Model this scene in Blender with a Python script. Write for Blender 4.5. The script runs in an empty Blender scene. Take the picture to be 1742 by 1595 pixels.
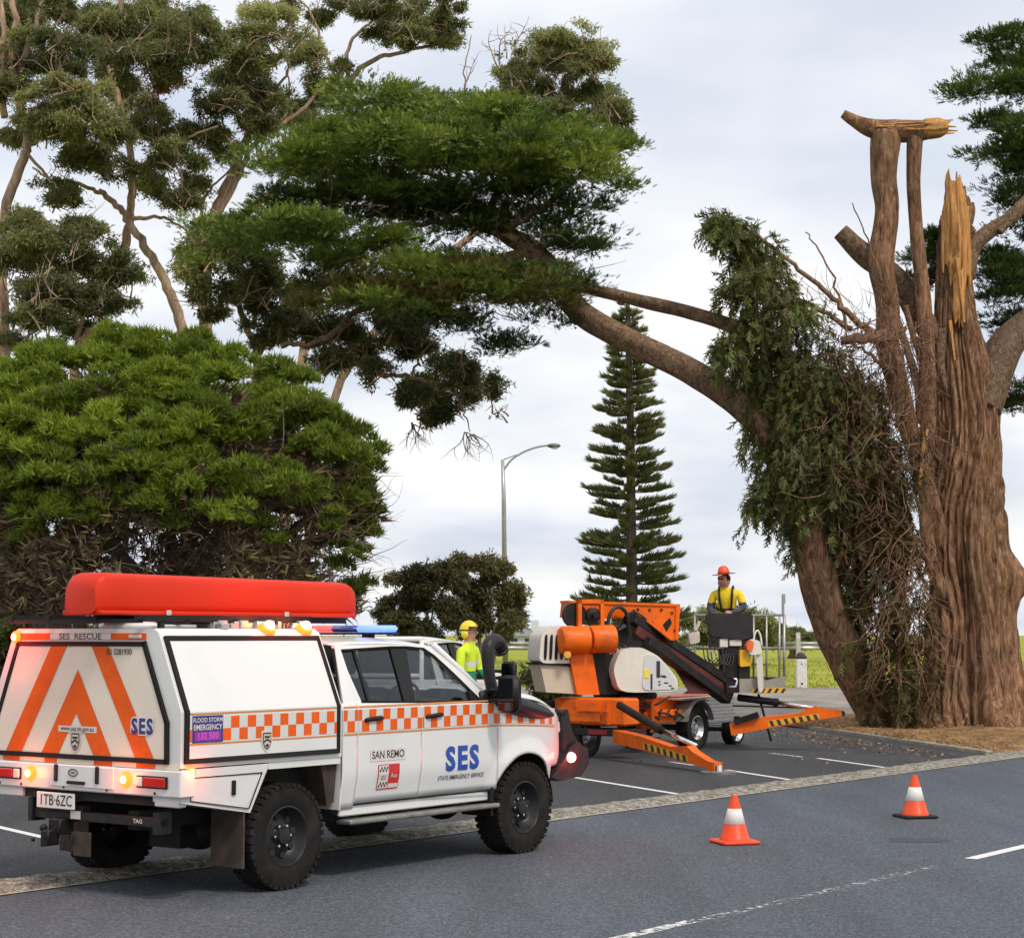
import bpy, bmesh, math, random
import numpy as np
from mathutils import Vector, Matrix, noise as mnoise

rng = np.random.default_rng(7)
random.seed(7)
PI = math.pi
scene = bpy.context.scene
COL = scene.collection

# ------------------------------------------------------------------ camera
FPX, IW, IH = 3200.0, 1742.0, 1595.0
CX, CY, HOR, CAMZ = 871.0, 797.5, 1080.0, 1.95
PITCH = math.atan((HOR - CY) / FPX)
cam_d = bpy.data.cameras.new('camera')
cam_d.sensor_width = 36.0
cam_d.sensor_fit = 'HORIZONTAL'
cam_d.lens = 36.0 * FPX / IW
cam_d.clip_start = 0.1
cam_d.clip_end = 9000.0
cam = bpy.data.objects.new('camera', cam_d)
COL.objects.link(cam)
cam.location = (0, 0, CAMZ)
cam.rotation_euler = (PI / 2 + PITCH, 0, 0)
scene.camera = cam

# ------------------------------------------------------------------ sky and sun
SUN_DIR = Vector((0.42, -0.66, 0.92)).normalized()      # towards the sun
sun_el = math.asin(SUN_DIR.z)
sun_az = math.atan2(SUN_DIR.x, SUN_DIR.y)
world = bpy.data.worlds.new('World')
scene.world = world
world.use_nodes = True
nt = world.node_tree
nt.nodes.clear()
N = nt.nodes.new
out = N('ShaderNodeOutputWorld')
sky = N('ShaderNodeTexSky')
sky.sky_type = 'NISHITA'
sky.sun_disc = False
sky.sun_elevation = sun_el
sky.sun_rotation = sun_az
sky.air_density = 1.2
sky.dust_density = 3.0
bg_sky = N('ShaderNodeBackground'); bg_sky.inputs['Strength'].default_value = 0.09
nt.links.new(sky.outputs[0], bg_sky.inputs['Color'])
# a broken overcast over that sky: cloud sheet seen in perspective (direction / height)
tc = N('ShaderNodeTexCoord')
sep = N('ShaderNodeSeparateXYZ'); nt.links.new(tc.outputs['Generated'], sep.inputs[0])
zadd = N('ShaderNodeMath'); zadd.operation = 'ABSOLUTE'; nt.links.new(sep.outputs['Z'], zadd.inputs[0])
zad2 = N('ShaderNodeMath'); zad2.operation = 'ADD'; zad2.inputs[1].default_value = 0.22; nt.links.new(zadd.outputs[0], zad2.inputs[0])
dx = N('ShaderNodeMath'); dx.operation = 'DIVIDE'; nt.links.new(sep.outputs['X'], dx.inputs[0]); nt.links.new(zad2.outputs[0], dx.inputs[1])
dy = N('ShaderNodeMath'); dy.operation = 'DIVIDE'; nt.links.new(sep.outputs['Y'], dy.inputs[0]); nt.links.new(zad2.outputs[0], dy.inputs[1])
comb = N('ShaderNodeCombineXYZ'); nt.links.new(dx.outputs[0], comb.inputs[0]); nt.links.new(dy.outputs[0], comb.inputs[1])
no1 = N('ShaderNodeTexNoise'); no1.inputs['Scale'].default_value = 1.15; no1.inputs['Detail'].default_value = 5.0
no1.inputs['Roughness'].default_value = 0.5
nt.links.new(comb.outputs[0], no1.inputs['Vector'])
cr = N('ShaderNodeValToRGB')
cr.color_ramp.elements[0].position = 0.36; cr.color_ramp.elements[0].color = (0.64, 0.705, 0.825, 1)
cr.color_ramp.elements[1].position = 0.62; cr.color_ramp.elements[1].color = (1.08, 1.06, 1.03, 1)
e = cr.color_ramp.elements.new(0.5); e.color = (0.88, 0.90, 0.95, 1)
nt.links.new(no1.outputs['Fac'], cr.inputs['Fac'])
bg_cl = N('ShaderNodeBackground'); bg_cl.inputs['Strength'].default_value = 0.81
nt.links.new(cr.outputs['Color'], bg_cl.inputs['Color'])
no2 = N('ShaderNodeTexNoise'); no2.inputs['Scale'].default_value = 1.1; no2.inputs['Detail'].default_value = 4.0
nt.links.new(comb.outputs[0], no2.inputs['Vector'])
mr = N('ShaderNodeMapRange'); mr.inputs['From Min'].default_value = 0.35; mr.inputs['From Max'].default_value = 0.6
mr.inputs['To Min'].default_value = 0.82; mr.inputs['To Max'].default_value = 0.97
nt.links.new(no2.outputs['Fac'], mr.inputs['Value'])
mixs = N('ShaderNodeMixShader')
nt.links.new(mr.outputs[0], mixs.inputs[0]); nt.links.new(bg_sky.outputs[0], mixs.inputs[1]); nt.links.new(bg_cl.outputs[0], mixs.inputs[2])
nt.links.new(mixs.outputs[0], out.inputs['Surface'])

sun_d = bpy.data.lights.new('sun', 'SUN')
sun_d.energy = 1.5
sun_d.angle = math.radians(11)
sun_d.color = (1.0, 0.91, 0.79)
sun_o = bpy.data.objects.new('sun', sun_d)
COL.objects.link(sun_o)
sun_o.rotation_euler = SUN_DIR.to_track_quat('Z', 'Y').to_euler()
sun_o.location = SUN_DIR * 60

vs = scene.view_settings
vs.view_transform = 'Standard'; vs.look = 'None'; vs.exposure = 0.42; vs.gamma = 1.0; vs.use_curve_mapping = False
scene.render.engine = 'CYCLES'
scene.cycles.use_denoising = True
scene.cycles.max_bounces = 6
scene.cycles.diffuse_bounces = 3
scene.cycles.use_adaptive_sampling = True
scene.cycles.adaptive_threshold = 0.02
scene.cycles.transparent_max_bounces = 12
scene.cycles.sample_clamp_indirect = 6.0

# ------------------------------------------------------------------ measuring helpers
_cp, _sp = math.cos(PITCH), math.sin(PITCH)
def ray(px, py):
    x = (px - CX) / FPX; y = -(py - CY) / FPX
    return Vector((x, _cp - y * _sp, _sp + y * _cp))
def W(px, py, Y):
    r = ray(px, py); t = Y / r.y
    return Vector((r.x * t, Y, CAMZ + r.z * t))
def G(px, py, z=0.0):
    r = ray(px, py); t = (z - CAMZ) / r.z
    return Vector((r.x * t, r.y * t, z))
def on_plane(px, py, p0, n):
    r = ray(px, py); o = Vector((0, 0, CAMZ))
    t = (Vector(p0) - o).dot(n) / r.dot(n)
    return o + r * t
def m_per_px(Y): return Y / FPX

# ------------------------------------------------------------------ materials
MATS = {}
def principled(name):
    m = bpy.data.materials.new(name); m.use_nodes = True
    return m, m.node_tree, m.node_tree.nodes['Principled BSDF']
def mat(name, col, rough=0.5, metal=0.0, var=0.0, vscale=6.0, bump=0.0, bscale=40.0, coat=0.0, dirt=None, spec=0.5):
    """plain procedural material: base colour with noise variation, optional bump and dirt patches"""
    if name in MATS: return MATS[name]
    m, t, b = principled(name)
    b.inputs['Roughness'].default_value = rough
    b.inputs['Metallic'].default_value = metal
    b.inputs['Specular IOR Level'].default_value = spec
    if coat: b.inputs['Coat Weight'].default_value = coat; b.inputs['Coat Roughness'].default_value = 0.08
    c = (col[0], col[1], col[2], 1)
    b.inputs['Base Color'].default_value = c
    tcn = t.nodes.new('ShaderNodeTexCoord')
    last = None
    if var > 0:
        nz = t.nodes.new('ShaderNodeTexNoise'); nz.inputs['Scale'].default_value = vscale; nz.inputs['Detail'].default_value = 6
        t.links.new(tcn.outputs['Object'], nz.inputs['Vector'])
        rp = t.nodes.new('ShaderNodeValToRGB')
        rp.color_ramp.elements[0].position = 0.3; rp.color_ramp.elements[1].position = 0.7
        rp.color_ramp.elements[0].color = tuple(max(0, x * (1 - var)) for x in col) + (1,)
        rp.color_ramp.elements[1].color = tuple(min(1, x * (1 + var)) for x in col) + (1,)
        t.links.new(nz.outputs['Fac'], rp.inputs['Fac'])
        last = rp.outputs['Color']
    if dirt:
        nz = t.nodes.new('ShaderNodeTexNoise'); nz.inputs['Scale'].default_value = dirt[3]; nz.inputs['Detail'].default_value = 8
        t.links.new(tcn.outputs['Object'], nz.inputs['Vector'])
        rp = t.nodes.new('ShaderNodeMapRange'); rp.inputs['From Min'].default_value = 0.5; rp.inputs['From Max'].default_value = 0.75
        rp.inputs['To Max'].default_value = dirt[4]
        t.links.new(nz.outputs['Fac'], rp.inputs['Value'])
        mx = t.nodes.new('ShaderNodeMix'); mx.data_type = 'RGBA'
        t.links.new(rp.outputs[0], mx.inputs['Factor'])
        if last: t.links.new(last, mx.inputs['A'])
        else: mx.inputs['A'].default_value = c
        mx.inputs['B'].default_value = (dirt[0], dirt[1], dirt[2], 1)
        last = mx.outputs['Result']
    if last: t.links.new(last, b.inputs['Base Color'])
    if bump > 0:
        nz = t.nodes.new('ShaderNodeTexNoise'); nz.inputs['Scale'].default_value = bscale; nz.inputs['Detail'].default_value = 5
        t.links.new(tcn.outputs['Object'], nz.inputs['Vector'])
        bp = t.nodes.new('ShaderNodeBump'); bp.inputs['Strength'].default_value = bump; bp.inputs['Distance'].default_value = 0.02
        t.links.new(nz.outputs['Fac'], bp.inputs['Height']); t.links.new(bp.outputs[0], b.inputs['Normal'])
    MATS[name] = m
    return m
def emit(name, col, strength):
    if name in MATS: return MATS[name]
    m, t, b = principled(name)
    b.inputs['Base Color'].default_value = (*col, 1)
    b.inputs['Emission Color'].default_value = (*col, 1)
    b.inputs['Emission Strength'].default_value = strength
    MATS[name] = m; return m
def glass(name, tint, refl=0.06):
    if name in MATS: return MATS[name]
    m = bpy.data.materials.new(name); m.use_nodes = True
    t = m.node_tree; t.nodes.clear()
    o = t.nodes.new('ShaderNodeOutputMaterial'); mx = t.nodes.new('ShaderNodeMixShader')
    tr = t.nodes.new('ShaderNodeBsdfTransparent'); tr.inputs[0].default_value = (*tint, 1)
    gl = t.nodes.new('ShaderNodeBsdfGlossy'); gl.inputs['Roughness'].default_value = 0.02; gl.inputs[0].default_value = (0.9, 0.95, 1, 1)
    lw = t.nodes.new('ShaderNodeLayerWeight'); lw.inputs['Blend'].default_value = 0.5
    pw = t.nodes.new('ShaderNodeMath'); pw.operation = 'POWER'; pw.inputs[1].default_value = 4.0; t.links.new(lw.outputs['Facing'], pw.inputs[0])
    fr = t.nodes.new('ShaderNodeMath'); fr.operation = 'MULTIPLY_ADD'; fr.inputs[1].default_value = 0.7; fr.inputs[2].default_value = refl; t.links.new(pw.outputs[0], fr.inputs[0])
    t.links.new(fr.outputs[0], mx.inputs[0]); t.links.new(tr.outputs[0], mx.inputs[1]); t.links.new(gl.outputs[0], mx.inputs[2])
    t.links.new(mx.outputs[0], o.inputs['Surface'])
    MATS[name] = m; return m
def foliage_mat(name, cols, trans=0.25, rough=0.55):
    """leaf material: colour from the per-leaf attribute 'tone' (random hue; crowns also put lit tops and shaded undersides into it), light passes through"""
    m = bpy.data.materials.new(name); m.use_nodes = True
    t = m.node_tree; t.nodes.clear()
    o = t.nodes.new('ShaderNodeOutputMaterial')
    at = t.nodes.new('ShaderNodeAttribute'); at.attribute_name = 'tone'
    rp = t.nodes.new('ShaderNodeValToRGB'); els = rp.color_ramp.elements
    els[0].position = 0.0; els[0].color = (*cols[0], 1); els[1].position = 1.0; els[1].color = (*cols[-1], 1)
    for i, c in enumerate(cols[1:-1]):
        el = els.new((i + 1) / (len(cols) - 1)); el.color = (*c, 1)
    t.links.new(at.outputs['Fac'], rp.inputs['Fac'])
    b = t.nodes.new('ShaderNodeBsdfPrincipled'); b.inputs['Roughness'].default_value = rough
    b.inputs['Specular IOR Level'].default_value = 0.3
    t.links.new(rp.outputs[0], b.inputs['Base Color'])
    tl = t.nodes.new('ShaderNodeBsdfTranslucent'); t.links.new(rp.outputs[0], tl.inputs[0])
    mx = t.nodes.new('ShaderNodeMixShader'); mx.inputs[0].default_value = trans
    t.links.new(b.outputs[0], mx.inputs[1]); t.links.new(tl.outputs[0], mx.inputs[2])
    t.links.new(mx.outputs[0], o.inputs['Surface'])
    return m
def bark_mat(name, c1, c2, c3, vs=(14, 14, 1.6), bump=0.7):
    m, t, b = principled(name)
    b.inputs['Roughness'].default_value = 0.9; b.inputs['Specular IOR Level'].default_value = 0.2
    tcn = t.nodes.new('ShaderNodeTexCoord'); mp = t.nodes.new('ShaderNodeMapping')
    mp.inputs['Scale'].default_value = vs
    t.links.new(tcn.outputs['Object'], mp.inputs['Vector'])
    n1 = t.nodes.new('ShaderNodeTexNoise'); n1.inputs['Scale'].default_value = 1.0; n1.inputs['Detail'].default_value = 10; n1.inputs['Roughness'].default_value = .66; n1.inputs['Distortion'].default_value = 1.3
    t.links.new(mp.outputs[0], n1.inputs['Vector'])
    n2 = t.nodes.new('ShaderNodeTexNoise'); n2.inputs['Scale'].default_value = 0.9; n2.inputs['Detail'].default_value = 4
    t.links.new(tcn.outputs['Object'], n2.inputs['Vector'])
    rp = t.nodes.new('ShaderNodeValToRGB'); e = rp.color_ramp.elements
    e[0].position = 0.32; e[0].color = (*c1, 1); e[1].position = 0.68; e[1].color = (*c3, 1)
    k = e.new(0.5); k.color = (*c2, 1)
    t.links.new(n1.outputs['Fac'], rp.inputs['Fac'])
    mx = t.nodes.new('ShaderNodeMix'); mx.data_type = 'RGBA'; mx.blend_type = 'MULTIPLY'; mx.inputs['Factor'].default_value = 0.6
    r2 = t.nodes.new('ShaderNodeValToRGB'); r2.color_ramp.elements[0].position = 0.35; r2.color_ramp.elements[0].color = (0.6, 0.6, 0.62, 1)
    r2.color_ramp.elements[1].position = 0.65; r2.color_ramp.elements[1].color = (1.25, 1.15, 1.05, 1)
    t.links.new(n2.outputs['Fac'], r2.inputs['Fac'])
    t.links.new(rp.outputs[0], mx.inputs['A']); t.links.new(r2.outputs[0], mx.inputs['B'])
    t.links.new(mx.outputs['Result'], b.inputs['Base Color'])
    bp = t.nodes.new('ShaderNodeBump'); bp.inputs['Strength'].default_value = bump; bp.inputs['Distance'].default_value = 0.05
    t.links.new(n1.outputs['Fac'], bp.inputs['Height']); t.links.new(bp.outputs[0], b.inputs['Normal'])
    return m

# ------------------------------------------------------------------ mesh helpers
class MB:
    def __init__(s): s.v = []; s.f = []; s.mi = []
    def add(s, vs, fs, mi=0):
        o = len(s.v); s.v.extend([tuple(v) for v in vs])
        for f in fs: s.f.append(tuple(i + o for i in f)); s.mi.append(mi)
        return s
    def box(s, x0, x1, y0, y1, z0, z1, mi=0, bev=0.0, M=None):
        if bev > 0:
            b = min(bev, (x1-x0)*.45, (y1-y0)*.45, (z1-z0)*.45)
            vs = []; 
            # chamfered box: 24 verts
            for ax in range(3):
                pass
            xs, ys, zs = (x0, x1), (y0, y1), (z0, z1)
            idx = {}
            for i in (0, 1):
                for j in (0, 1):
                    for k in (0, 1):
                        sx, sy, sz = (1, -1)[i], (1, -1)[j], (1, -1)[k]
                        X, Y, Z = xs[i], ys[j], zs[k]
                        idx[i, j, k, 0] = len(vs); vs.append((X, Y + sy*b, Z + sz*b))
                        idx[i, j, k, 1] = len(vs); vs.append((X + sx*b, Y, Z + sz*b))
                        idx[i, j, k, 2] = len(vs); vs.append((X + sx*b, Y + sy*b, Z))
            fs = []
            for i in (0, 1):
                fs.append([idx[i, 0, 0, 0], idx[i, 1, 0, 0], idx[i, 1, 1, 0], idx[i, 0, 1, 0]])
                fs.append([idx[0, i, 0, 1], idx[1, i, 0, 1], idx[1, i, 1, 1], idx[0, i, 1, 1]])
                fs.append([idx[0, 0, i, 2], idx[1, 0, i, 2], idx[1, 1, i, 2], idx[0, 1, i, 2]])
                for j in (0, 1):
                    fs.append([idx[i, j, 0, 0], idx[i, j, 0, 1], idx[i, j, 1, 1], idx[i, j, 1, 0]])
                    fs.append([idx[i, 0, j, 0], idx[i, 0, j, 2], idx[i, 1, j, 2], idx[i, 1, j, 0]])
                    fs.append([idx[0, i, j, 1], idx[0, i, j, 2], idx[1, i, j, 2], idx[1, i, j, 1]])
                    for k in (0, 1):
                        fs.append([idx[i, j, k, 0], idx[i, j, k, 1], idx[i, j, k, 2]])
        else:
            vs = [(x, y, z) for x in (x0, x1) for y in (y0, y1) for z in (z0, z1)]
            fs = [(0, 1, 3, 2), (4, 6, 7, 5), (0, 4, 5, 1), (2, 3, 7, 6), (0, 2, 6, 4), (1, 5, 7, 3)]
        if M is not None: vs = [M @ Vector(v) for v in vs]
        return s.add(vs, fs, mi)
    def beam(s, p, q, w, h, up=(0, 0, 1), mi=0, bev=0.0, w2=None, h2=None):
        p, q = Vector(p), Vector(q); d = q - p; L = d.length; d.normalize()
        y = Vector(up).cross(d)
        if y.length < 1e-4: y = Vector((1, 0, 0)).cross(d)
        y.normalize(); z = d.cross(y)
        M = Matrix((( d.x, y.x, z.x, p.x), (d.y, y.y, z.y, p.y), (d.z, y.z, z.z, p.z), (0, 0, 0, 1)))
        if w2 is None: return s.box(0, L, -w/2, w/2, -h/2, h/2, mi, bev, M)
        vs = []
        for x, ww, hh in ((0, w, h), (L, w2, h2)):
            vs += [M @ Vector((x, a*ww/2, b*hh/2)) for a, b in ((-1, -1), (1, -1), (1, 1), (-1, 1))]
        return s.add(vs, [(3, 2, 1, 0), (4, 5, 6, 7), (0, 1, 5, 4), (1, 2, 6, 5), (2, 3, 7, 6), (3, 0, 4, 7)], mi)
    def prism(s, pts, ext, mi=0):
        """closed 3-D polygon swept by the vector ext"""
        n = len(pts); e = Vector(ext)
        vs = [Vector(p) for p in pts] + [Vector(p) + e for p in pts]
        fs = [tuple(range(n - 1, -1, -1)), tuple(range(n, 2*n))]
        fs += [(i, (i+1) % n, n + (i+1) % n, n + i) for i in range(n)]
        return s.add(vs, fs, mi)
    def tube(s, path, rad, n=8, mi=0, cap=True, fn=None, squash=None):
        P = [Vector(p) for p in path]; k = len(P)
        if not hasattr(rad, '__len__'): rad = [rad] * k
        vs, fs = [], []
        t = (P[1] - P[0]).normalized()
        a = Vector((0, 0, 1)) if abs(t.z) < 0.9 else Vector((1, 0, 0))
        u = t.cross(a).normalized()
        L = 0.0
        for i in range(k):
            if i > 0: L += (P[i] - P[i-1]).length
            t = (P[min(i+1, k-1)] - P[max(i-1, 0)]).normalized()
            u = (u - t * u.dot(t)).normalized(); w = t.cross(u)
            for j in range(n):
                an = 2 * PI * j / n
                r = rad[i] * (fn(an, L) if fn else 1.0)
                vs.append(P[i] + (u * math.cos(an) + w * math.sin(an)) * r)
        for i in range(k - 1):
            for j in range(n):
                fs.append((i*n + j, i*n + (j+1) % n, (i+1)*n + (j+1) % n, (i+1)*n + j))
        if cap:
            fs.append(tuple(range(n-1, -1, -1))); fs.append(tuple((k-1)*n + j for j in range(n)))
        return s.add(vs, fs, mi)
    def lathe(s, prof, axis_p, axis_d, n=32, mi=0, a0=0.0, cap=True):
        """profile of (distance along axis, radius)"""
        p = Vector(axis_p); d = Vector(axis_d).normalized()
        a = Vector((0, 0, 1)) if abs(d.z) < 0.9 else Vector((1, 0, 0))
        u = d.cross(a).normalized(); w = d.cross(u)
        vs, fs = [], []; k = len(prof)
        for (t, r) in prof:
            for j in range(n):
                an = 2*PI*j/n + a0
                vs.append(p + d*t + (u*math.cos(an) + w*math.sin(an))*r)
        for i in range(k-1):
            for j in range(n):
                fs.append((i*n+j, i*n+(j+1) % n, (i+1)*n+(j+1) % n, (i+1)*n+j))
        if cap and prof[0][1] > 1e-5: fs.append(tuple(range(n-1, -1, -1)))
        if cap and prof[-1][1] > 1e-5: fs.append(tuple((k-1)*n+j for j in range(n)))
        return s.add(vs, fs, mi)
    def grid(s, fn, nu, nv, mi=0, keep=None):
        vs = [fn(i/nu, j/nv) for i in range(nu+1) for j in range(nv+1)]
        fs = []
        for i in range(nu):
            for j in range(nv):
                if keep and not keep((i+.5)/nu, (j+.5)/nv): continue
                a = i*(nv+1)+j
                fs.append((a, a+nv+1, a+nv+2, a+1))
        return s.add(vs, fs, mi)
    def sphere(s, c, r, nu=16, nv=10, mi=0):
        c = Vector(c); r = (r, r, r) if not hasattr(r, '__len__') else r
        vs = []
        for j in range(nv+1):
            th = PI*j/nv
            for i in range(nu):
                ph = 2*PI*i/nu
                vs.append((c.x+r[0]*math.sin(th)*math.cos(ph), c.y+r[1]*math.sin(th)*math.sin(ph), c.z+r[2]*math.cos(th)))
        fs = [(j*nu+i, (j+1)*nu+i, (j+1)*nu+(i+1) % nu, j*nu+(i+1) % nu) for j in range(nv) for i in range(nu)]
        return s.add(vs, fs, mi)
    def build(s, name, mats, parent=None, smooth=False, angle=None, solid=0.0, local=None):
        me = bpy.data.meshes.new(name)
        vs = s.v
        if local is not None:
            o = Vector(local); vs = [(v[0]-o.x, v[1]-o.y, v[2]-o.z) for v in vs]
        me.from_pydata(vs, [], s.f)
        if not isinstance(mats, (list, tuple)): mats = [mats]
        for m in mats: me.materials.append(m)
        if len(mats) > 1: me.polygons.foreach_set('material_index', s.mi)
        bm = bmesh.new(); bm.from_mesh(me)
        bmesh.ops.remove_doubles(bm, verts=bm.verts, dist=1e-5)
        bmesh.ops.recalc_face_normals(bm, faces=bm.faces)
        if angle is not None:
            for f in bm.faces: f.smooth = True
            lim = math.radians(angle)
            for e in bm.edges:
                if len(e.link_faces) == 2 and e.calc_face_angle(0) > lim: e.smooth = False
        elif smooth:
            for f in bm.faces: f.smooth = True
        bm.to_mesh(me); bm.free()
        o = bpy.data.objects.new(name, me)
        COL.objects.link(o)
        if local is not None: o.location = local
        if parent is not None: o.parent = parent
        if solid:
            md = o.modifiers.new('thickness', 'SOLIDIFY'); md.thickness = solid; md.offset = 0
        return o

def tag(o, label=None, cat=None, group=None, kind=None):
    if label: o['label'] = label
    if cat: o['category'] = cat
    if group: o['group'] = group
    if kind: o['kind'] = kind
    return o
def empty(name, loc=(0, 0, 0), rz=0.0):
    o = bpy.data.objects.new(name, None); COL.objects.link(o)
    o.location = loc; o.rotation_euler = (0, 0, rz); o.empty_display_size = 0.3
    return o
def copy_tree(o, parent=None):
    c = o.copy(); COL.objects.link(c)
    if parent is not None: c.parent = parent
    for ch in list(o.children): copy_tree(ch, c)
    return c
def reparent(o, parent):
    """parent an object built in world coordinates to an Empty that has been moved"""
    o.parent = parent
    o.matrix_parent_inverse = Matrix.LocRotScale(parent.location, parent.rotation_euler, None).inverted()
    return o

def text_shape(txt, size=1.0, bold=0.0, align='CENTER', xs=1.0, gap=1.0):
    """letters as triangles in the xy plane"""
    cu = bpy.data.curves.new('t', 'FONT'); cu.body = txt; cu.size = size; cu.offset = bold; cu.space_character = gap
    cu.align_x = align; cu.align_y = 'CENTER'; cu.resolution_u = 3; cu.fill_mode = 'FRONT'
    ob = bpy.data.objects.new('t', cu); COL.objects.link(ob)
    dg = bpy.context.evaluated_depsgraph_get()
    me = bpy.data.meshes.new_from_object(ob.evaluated_get(dg))
    vs = [(v.co.x * xs, v.co.y) for v in me.vertices]; fs = [tuple(p.vertices) for p in me.polygons]
    bpy.data.objects.remove(ob); bpy.data.curves.remove(cu); bpy.data.meshes.remove(me)
    return vs, fs
def put_text(mb, txt, size, fn, bold=0.0, xs=1.0, mi=0, align='CENTER', gap=1.0):
    vs, fs = text_shape(txt, size, bold, align, xs, gap)
    mb.add([fn(a, b) for a, b in vs], fs, mi)

# leaf scattering: many copies of small templates joined into one mesh, one colour value per leaf
def scatter(name, temps, P, D, S, tone, material, parent=None, flat=0.5, up=(0, 0, 1)):
    P = np.asarray(P, float); D = np.asarray(D, float); S = np.asarray(S, float); tone = np.asarray(tone, float)
    D = D / (np.linalg.norm(D, axis=1, keepdims=True) + 1e-9)
    n = len(P)
    ref = np.array(up, float)[None, :] + rng.normal(size=(n, 3)) * flat
    Yv = np.cross(ref, D); Yv /= np.linalg.norm(Yv, axis=1, keepdims=True) + 1e-9
    Zv = np.cross(D, Yv)
    which = rng.integers(0, len(temps), n)
    V, Fc, T = [], [], []; off = 0
    for k, (tv, tf) in enumerate(temps):
        ix = np.nonzero(which == k)[0]
        if len(ix) == 0: continue
        m = len(tv)
        vv = (P[ix, None, :] + S[ix, None, None] * (tv[None, :, 0:1] * D[ix, None, :] + tv[None, :, 1:2] * Yv[ix, None, :] + tv[None, :, 2:3] * Zv[ix, None, :]))
        V.append(vv.reshape(-1, 3))
        ff = tf[None, :, :] + (np.arange(len(ix)) * m)[:, None, None] + off
        Fc.append(ff.reshape(-1, 3)); off += len(ix) * m
        tt = tone[ix, None] + rng.normal(size=(len(ix), len(tf))) * 0.05
        T.append(tt.reshape(-1))
    V = np.concatenate(V); Fc = np.concatenate(Fc); T = np.clip(np.concatenate(T), 0, 1)
    me = bpy.data.meshes.new(name)
    me.vertices.add(len(V)); me.vertices.foreach_set('co', V.astype(np.float32).ravel())
    me.loops.add(len(Fc) * 3); me.loops.foreach_set('vertex_index', Fc.astype(np.int32).ravel())
    me.polygons.add(len(Fc)); me.polygons.foreach_set('loop_start', (np.arange(len(Fc)) * 3).astype(np.int32))
    me.update(calc_edges=True)
    at = me.attributes.new('tone', 'FLOAT', 'FACE'); at.data.foreach_set('value', T.astype(np.float32))
    me.materials.append(material)
    o = bpy.data.objects.new(name, me); COL.objects.link(o)
    if parent is not None: o.parent = parent
    return o
def blade(p, d, L, w, nrm=(0, 0, 1)):
    """a narrow leaf: two triangles forming a kite from p along d"""
    p = np.array(p, float); d = np.array(d, float); d = d / np.linalg.norm(d)
    sd = np.cross(nrm, d); sd = sd / (np.linalg.norm(sd) + 1e-9)
    return [p, p + d*L*.45 + sd*w/2, p + d*L, p + d*L*.45 - sd*w/2]
def template(blades):
    v, f = [], []
    for b in blades:
        o = len(v); v += list(b)
        if len(b) == 4: f += [(o, o+1, o+2), (o, o+2, o+3)]
        else: f += [(o, o+1, o+2)]
    return np.array(v, float), np.array(f, int)
def smooth_path(pts, n=6):
    """Catmull-Rom through points"""
    P = [np.array(p, float) for p in pts]
    P = [2*P[0]-P[1]] + P + [2*P[-1]-P[-2]]
    o = []
    for i in range(1, len(P)-2):
        for k in range(n):
            t = k/n
            o.append(.5*((2*P[i]) + (-P[i-1]+P[i+1])*t + (2*P[i-1]-5*P[i]+4*P[i+1]-P[i+2])*t*t + (-P[i-1]+3*P[i]-3*P[i+1]+P[i+2])*t**3))
    o.append(P[-2]); return o
# ================================================================== GROUND
KA = math.radians(36.8)
KD = Vector((math.sin(KA), math.cos(KA), 0)); KN = Vector((-KD.y, KD.x, 0)); K0 = Vector((-3.86, 14.4, 0))
def K(a, q, z=0.0): return K0 + KD * a + KN * q + Vector((0, 0, z))
def kerb_q(x, y): return (x - K0.x) * KN.x + (y - K0.y) * KN.y
def sstep(a, b, x):
    t = min(1, max(0, (x - a) / (b - a))); return t * t * (3 - 2 * t)
def terrain(x, y):
    r = float(np.interp(y, [42, 55, 66, 75, 110, 200], [0, 0.42, 0.78, 1.02, 0.9, 0.7]))
    return r * sstep(3, 9, kerb_q(x, y))

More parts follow.
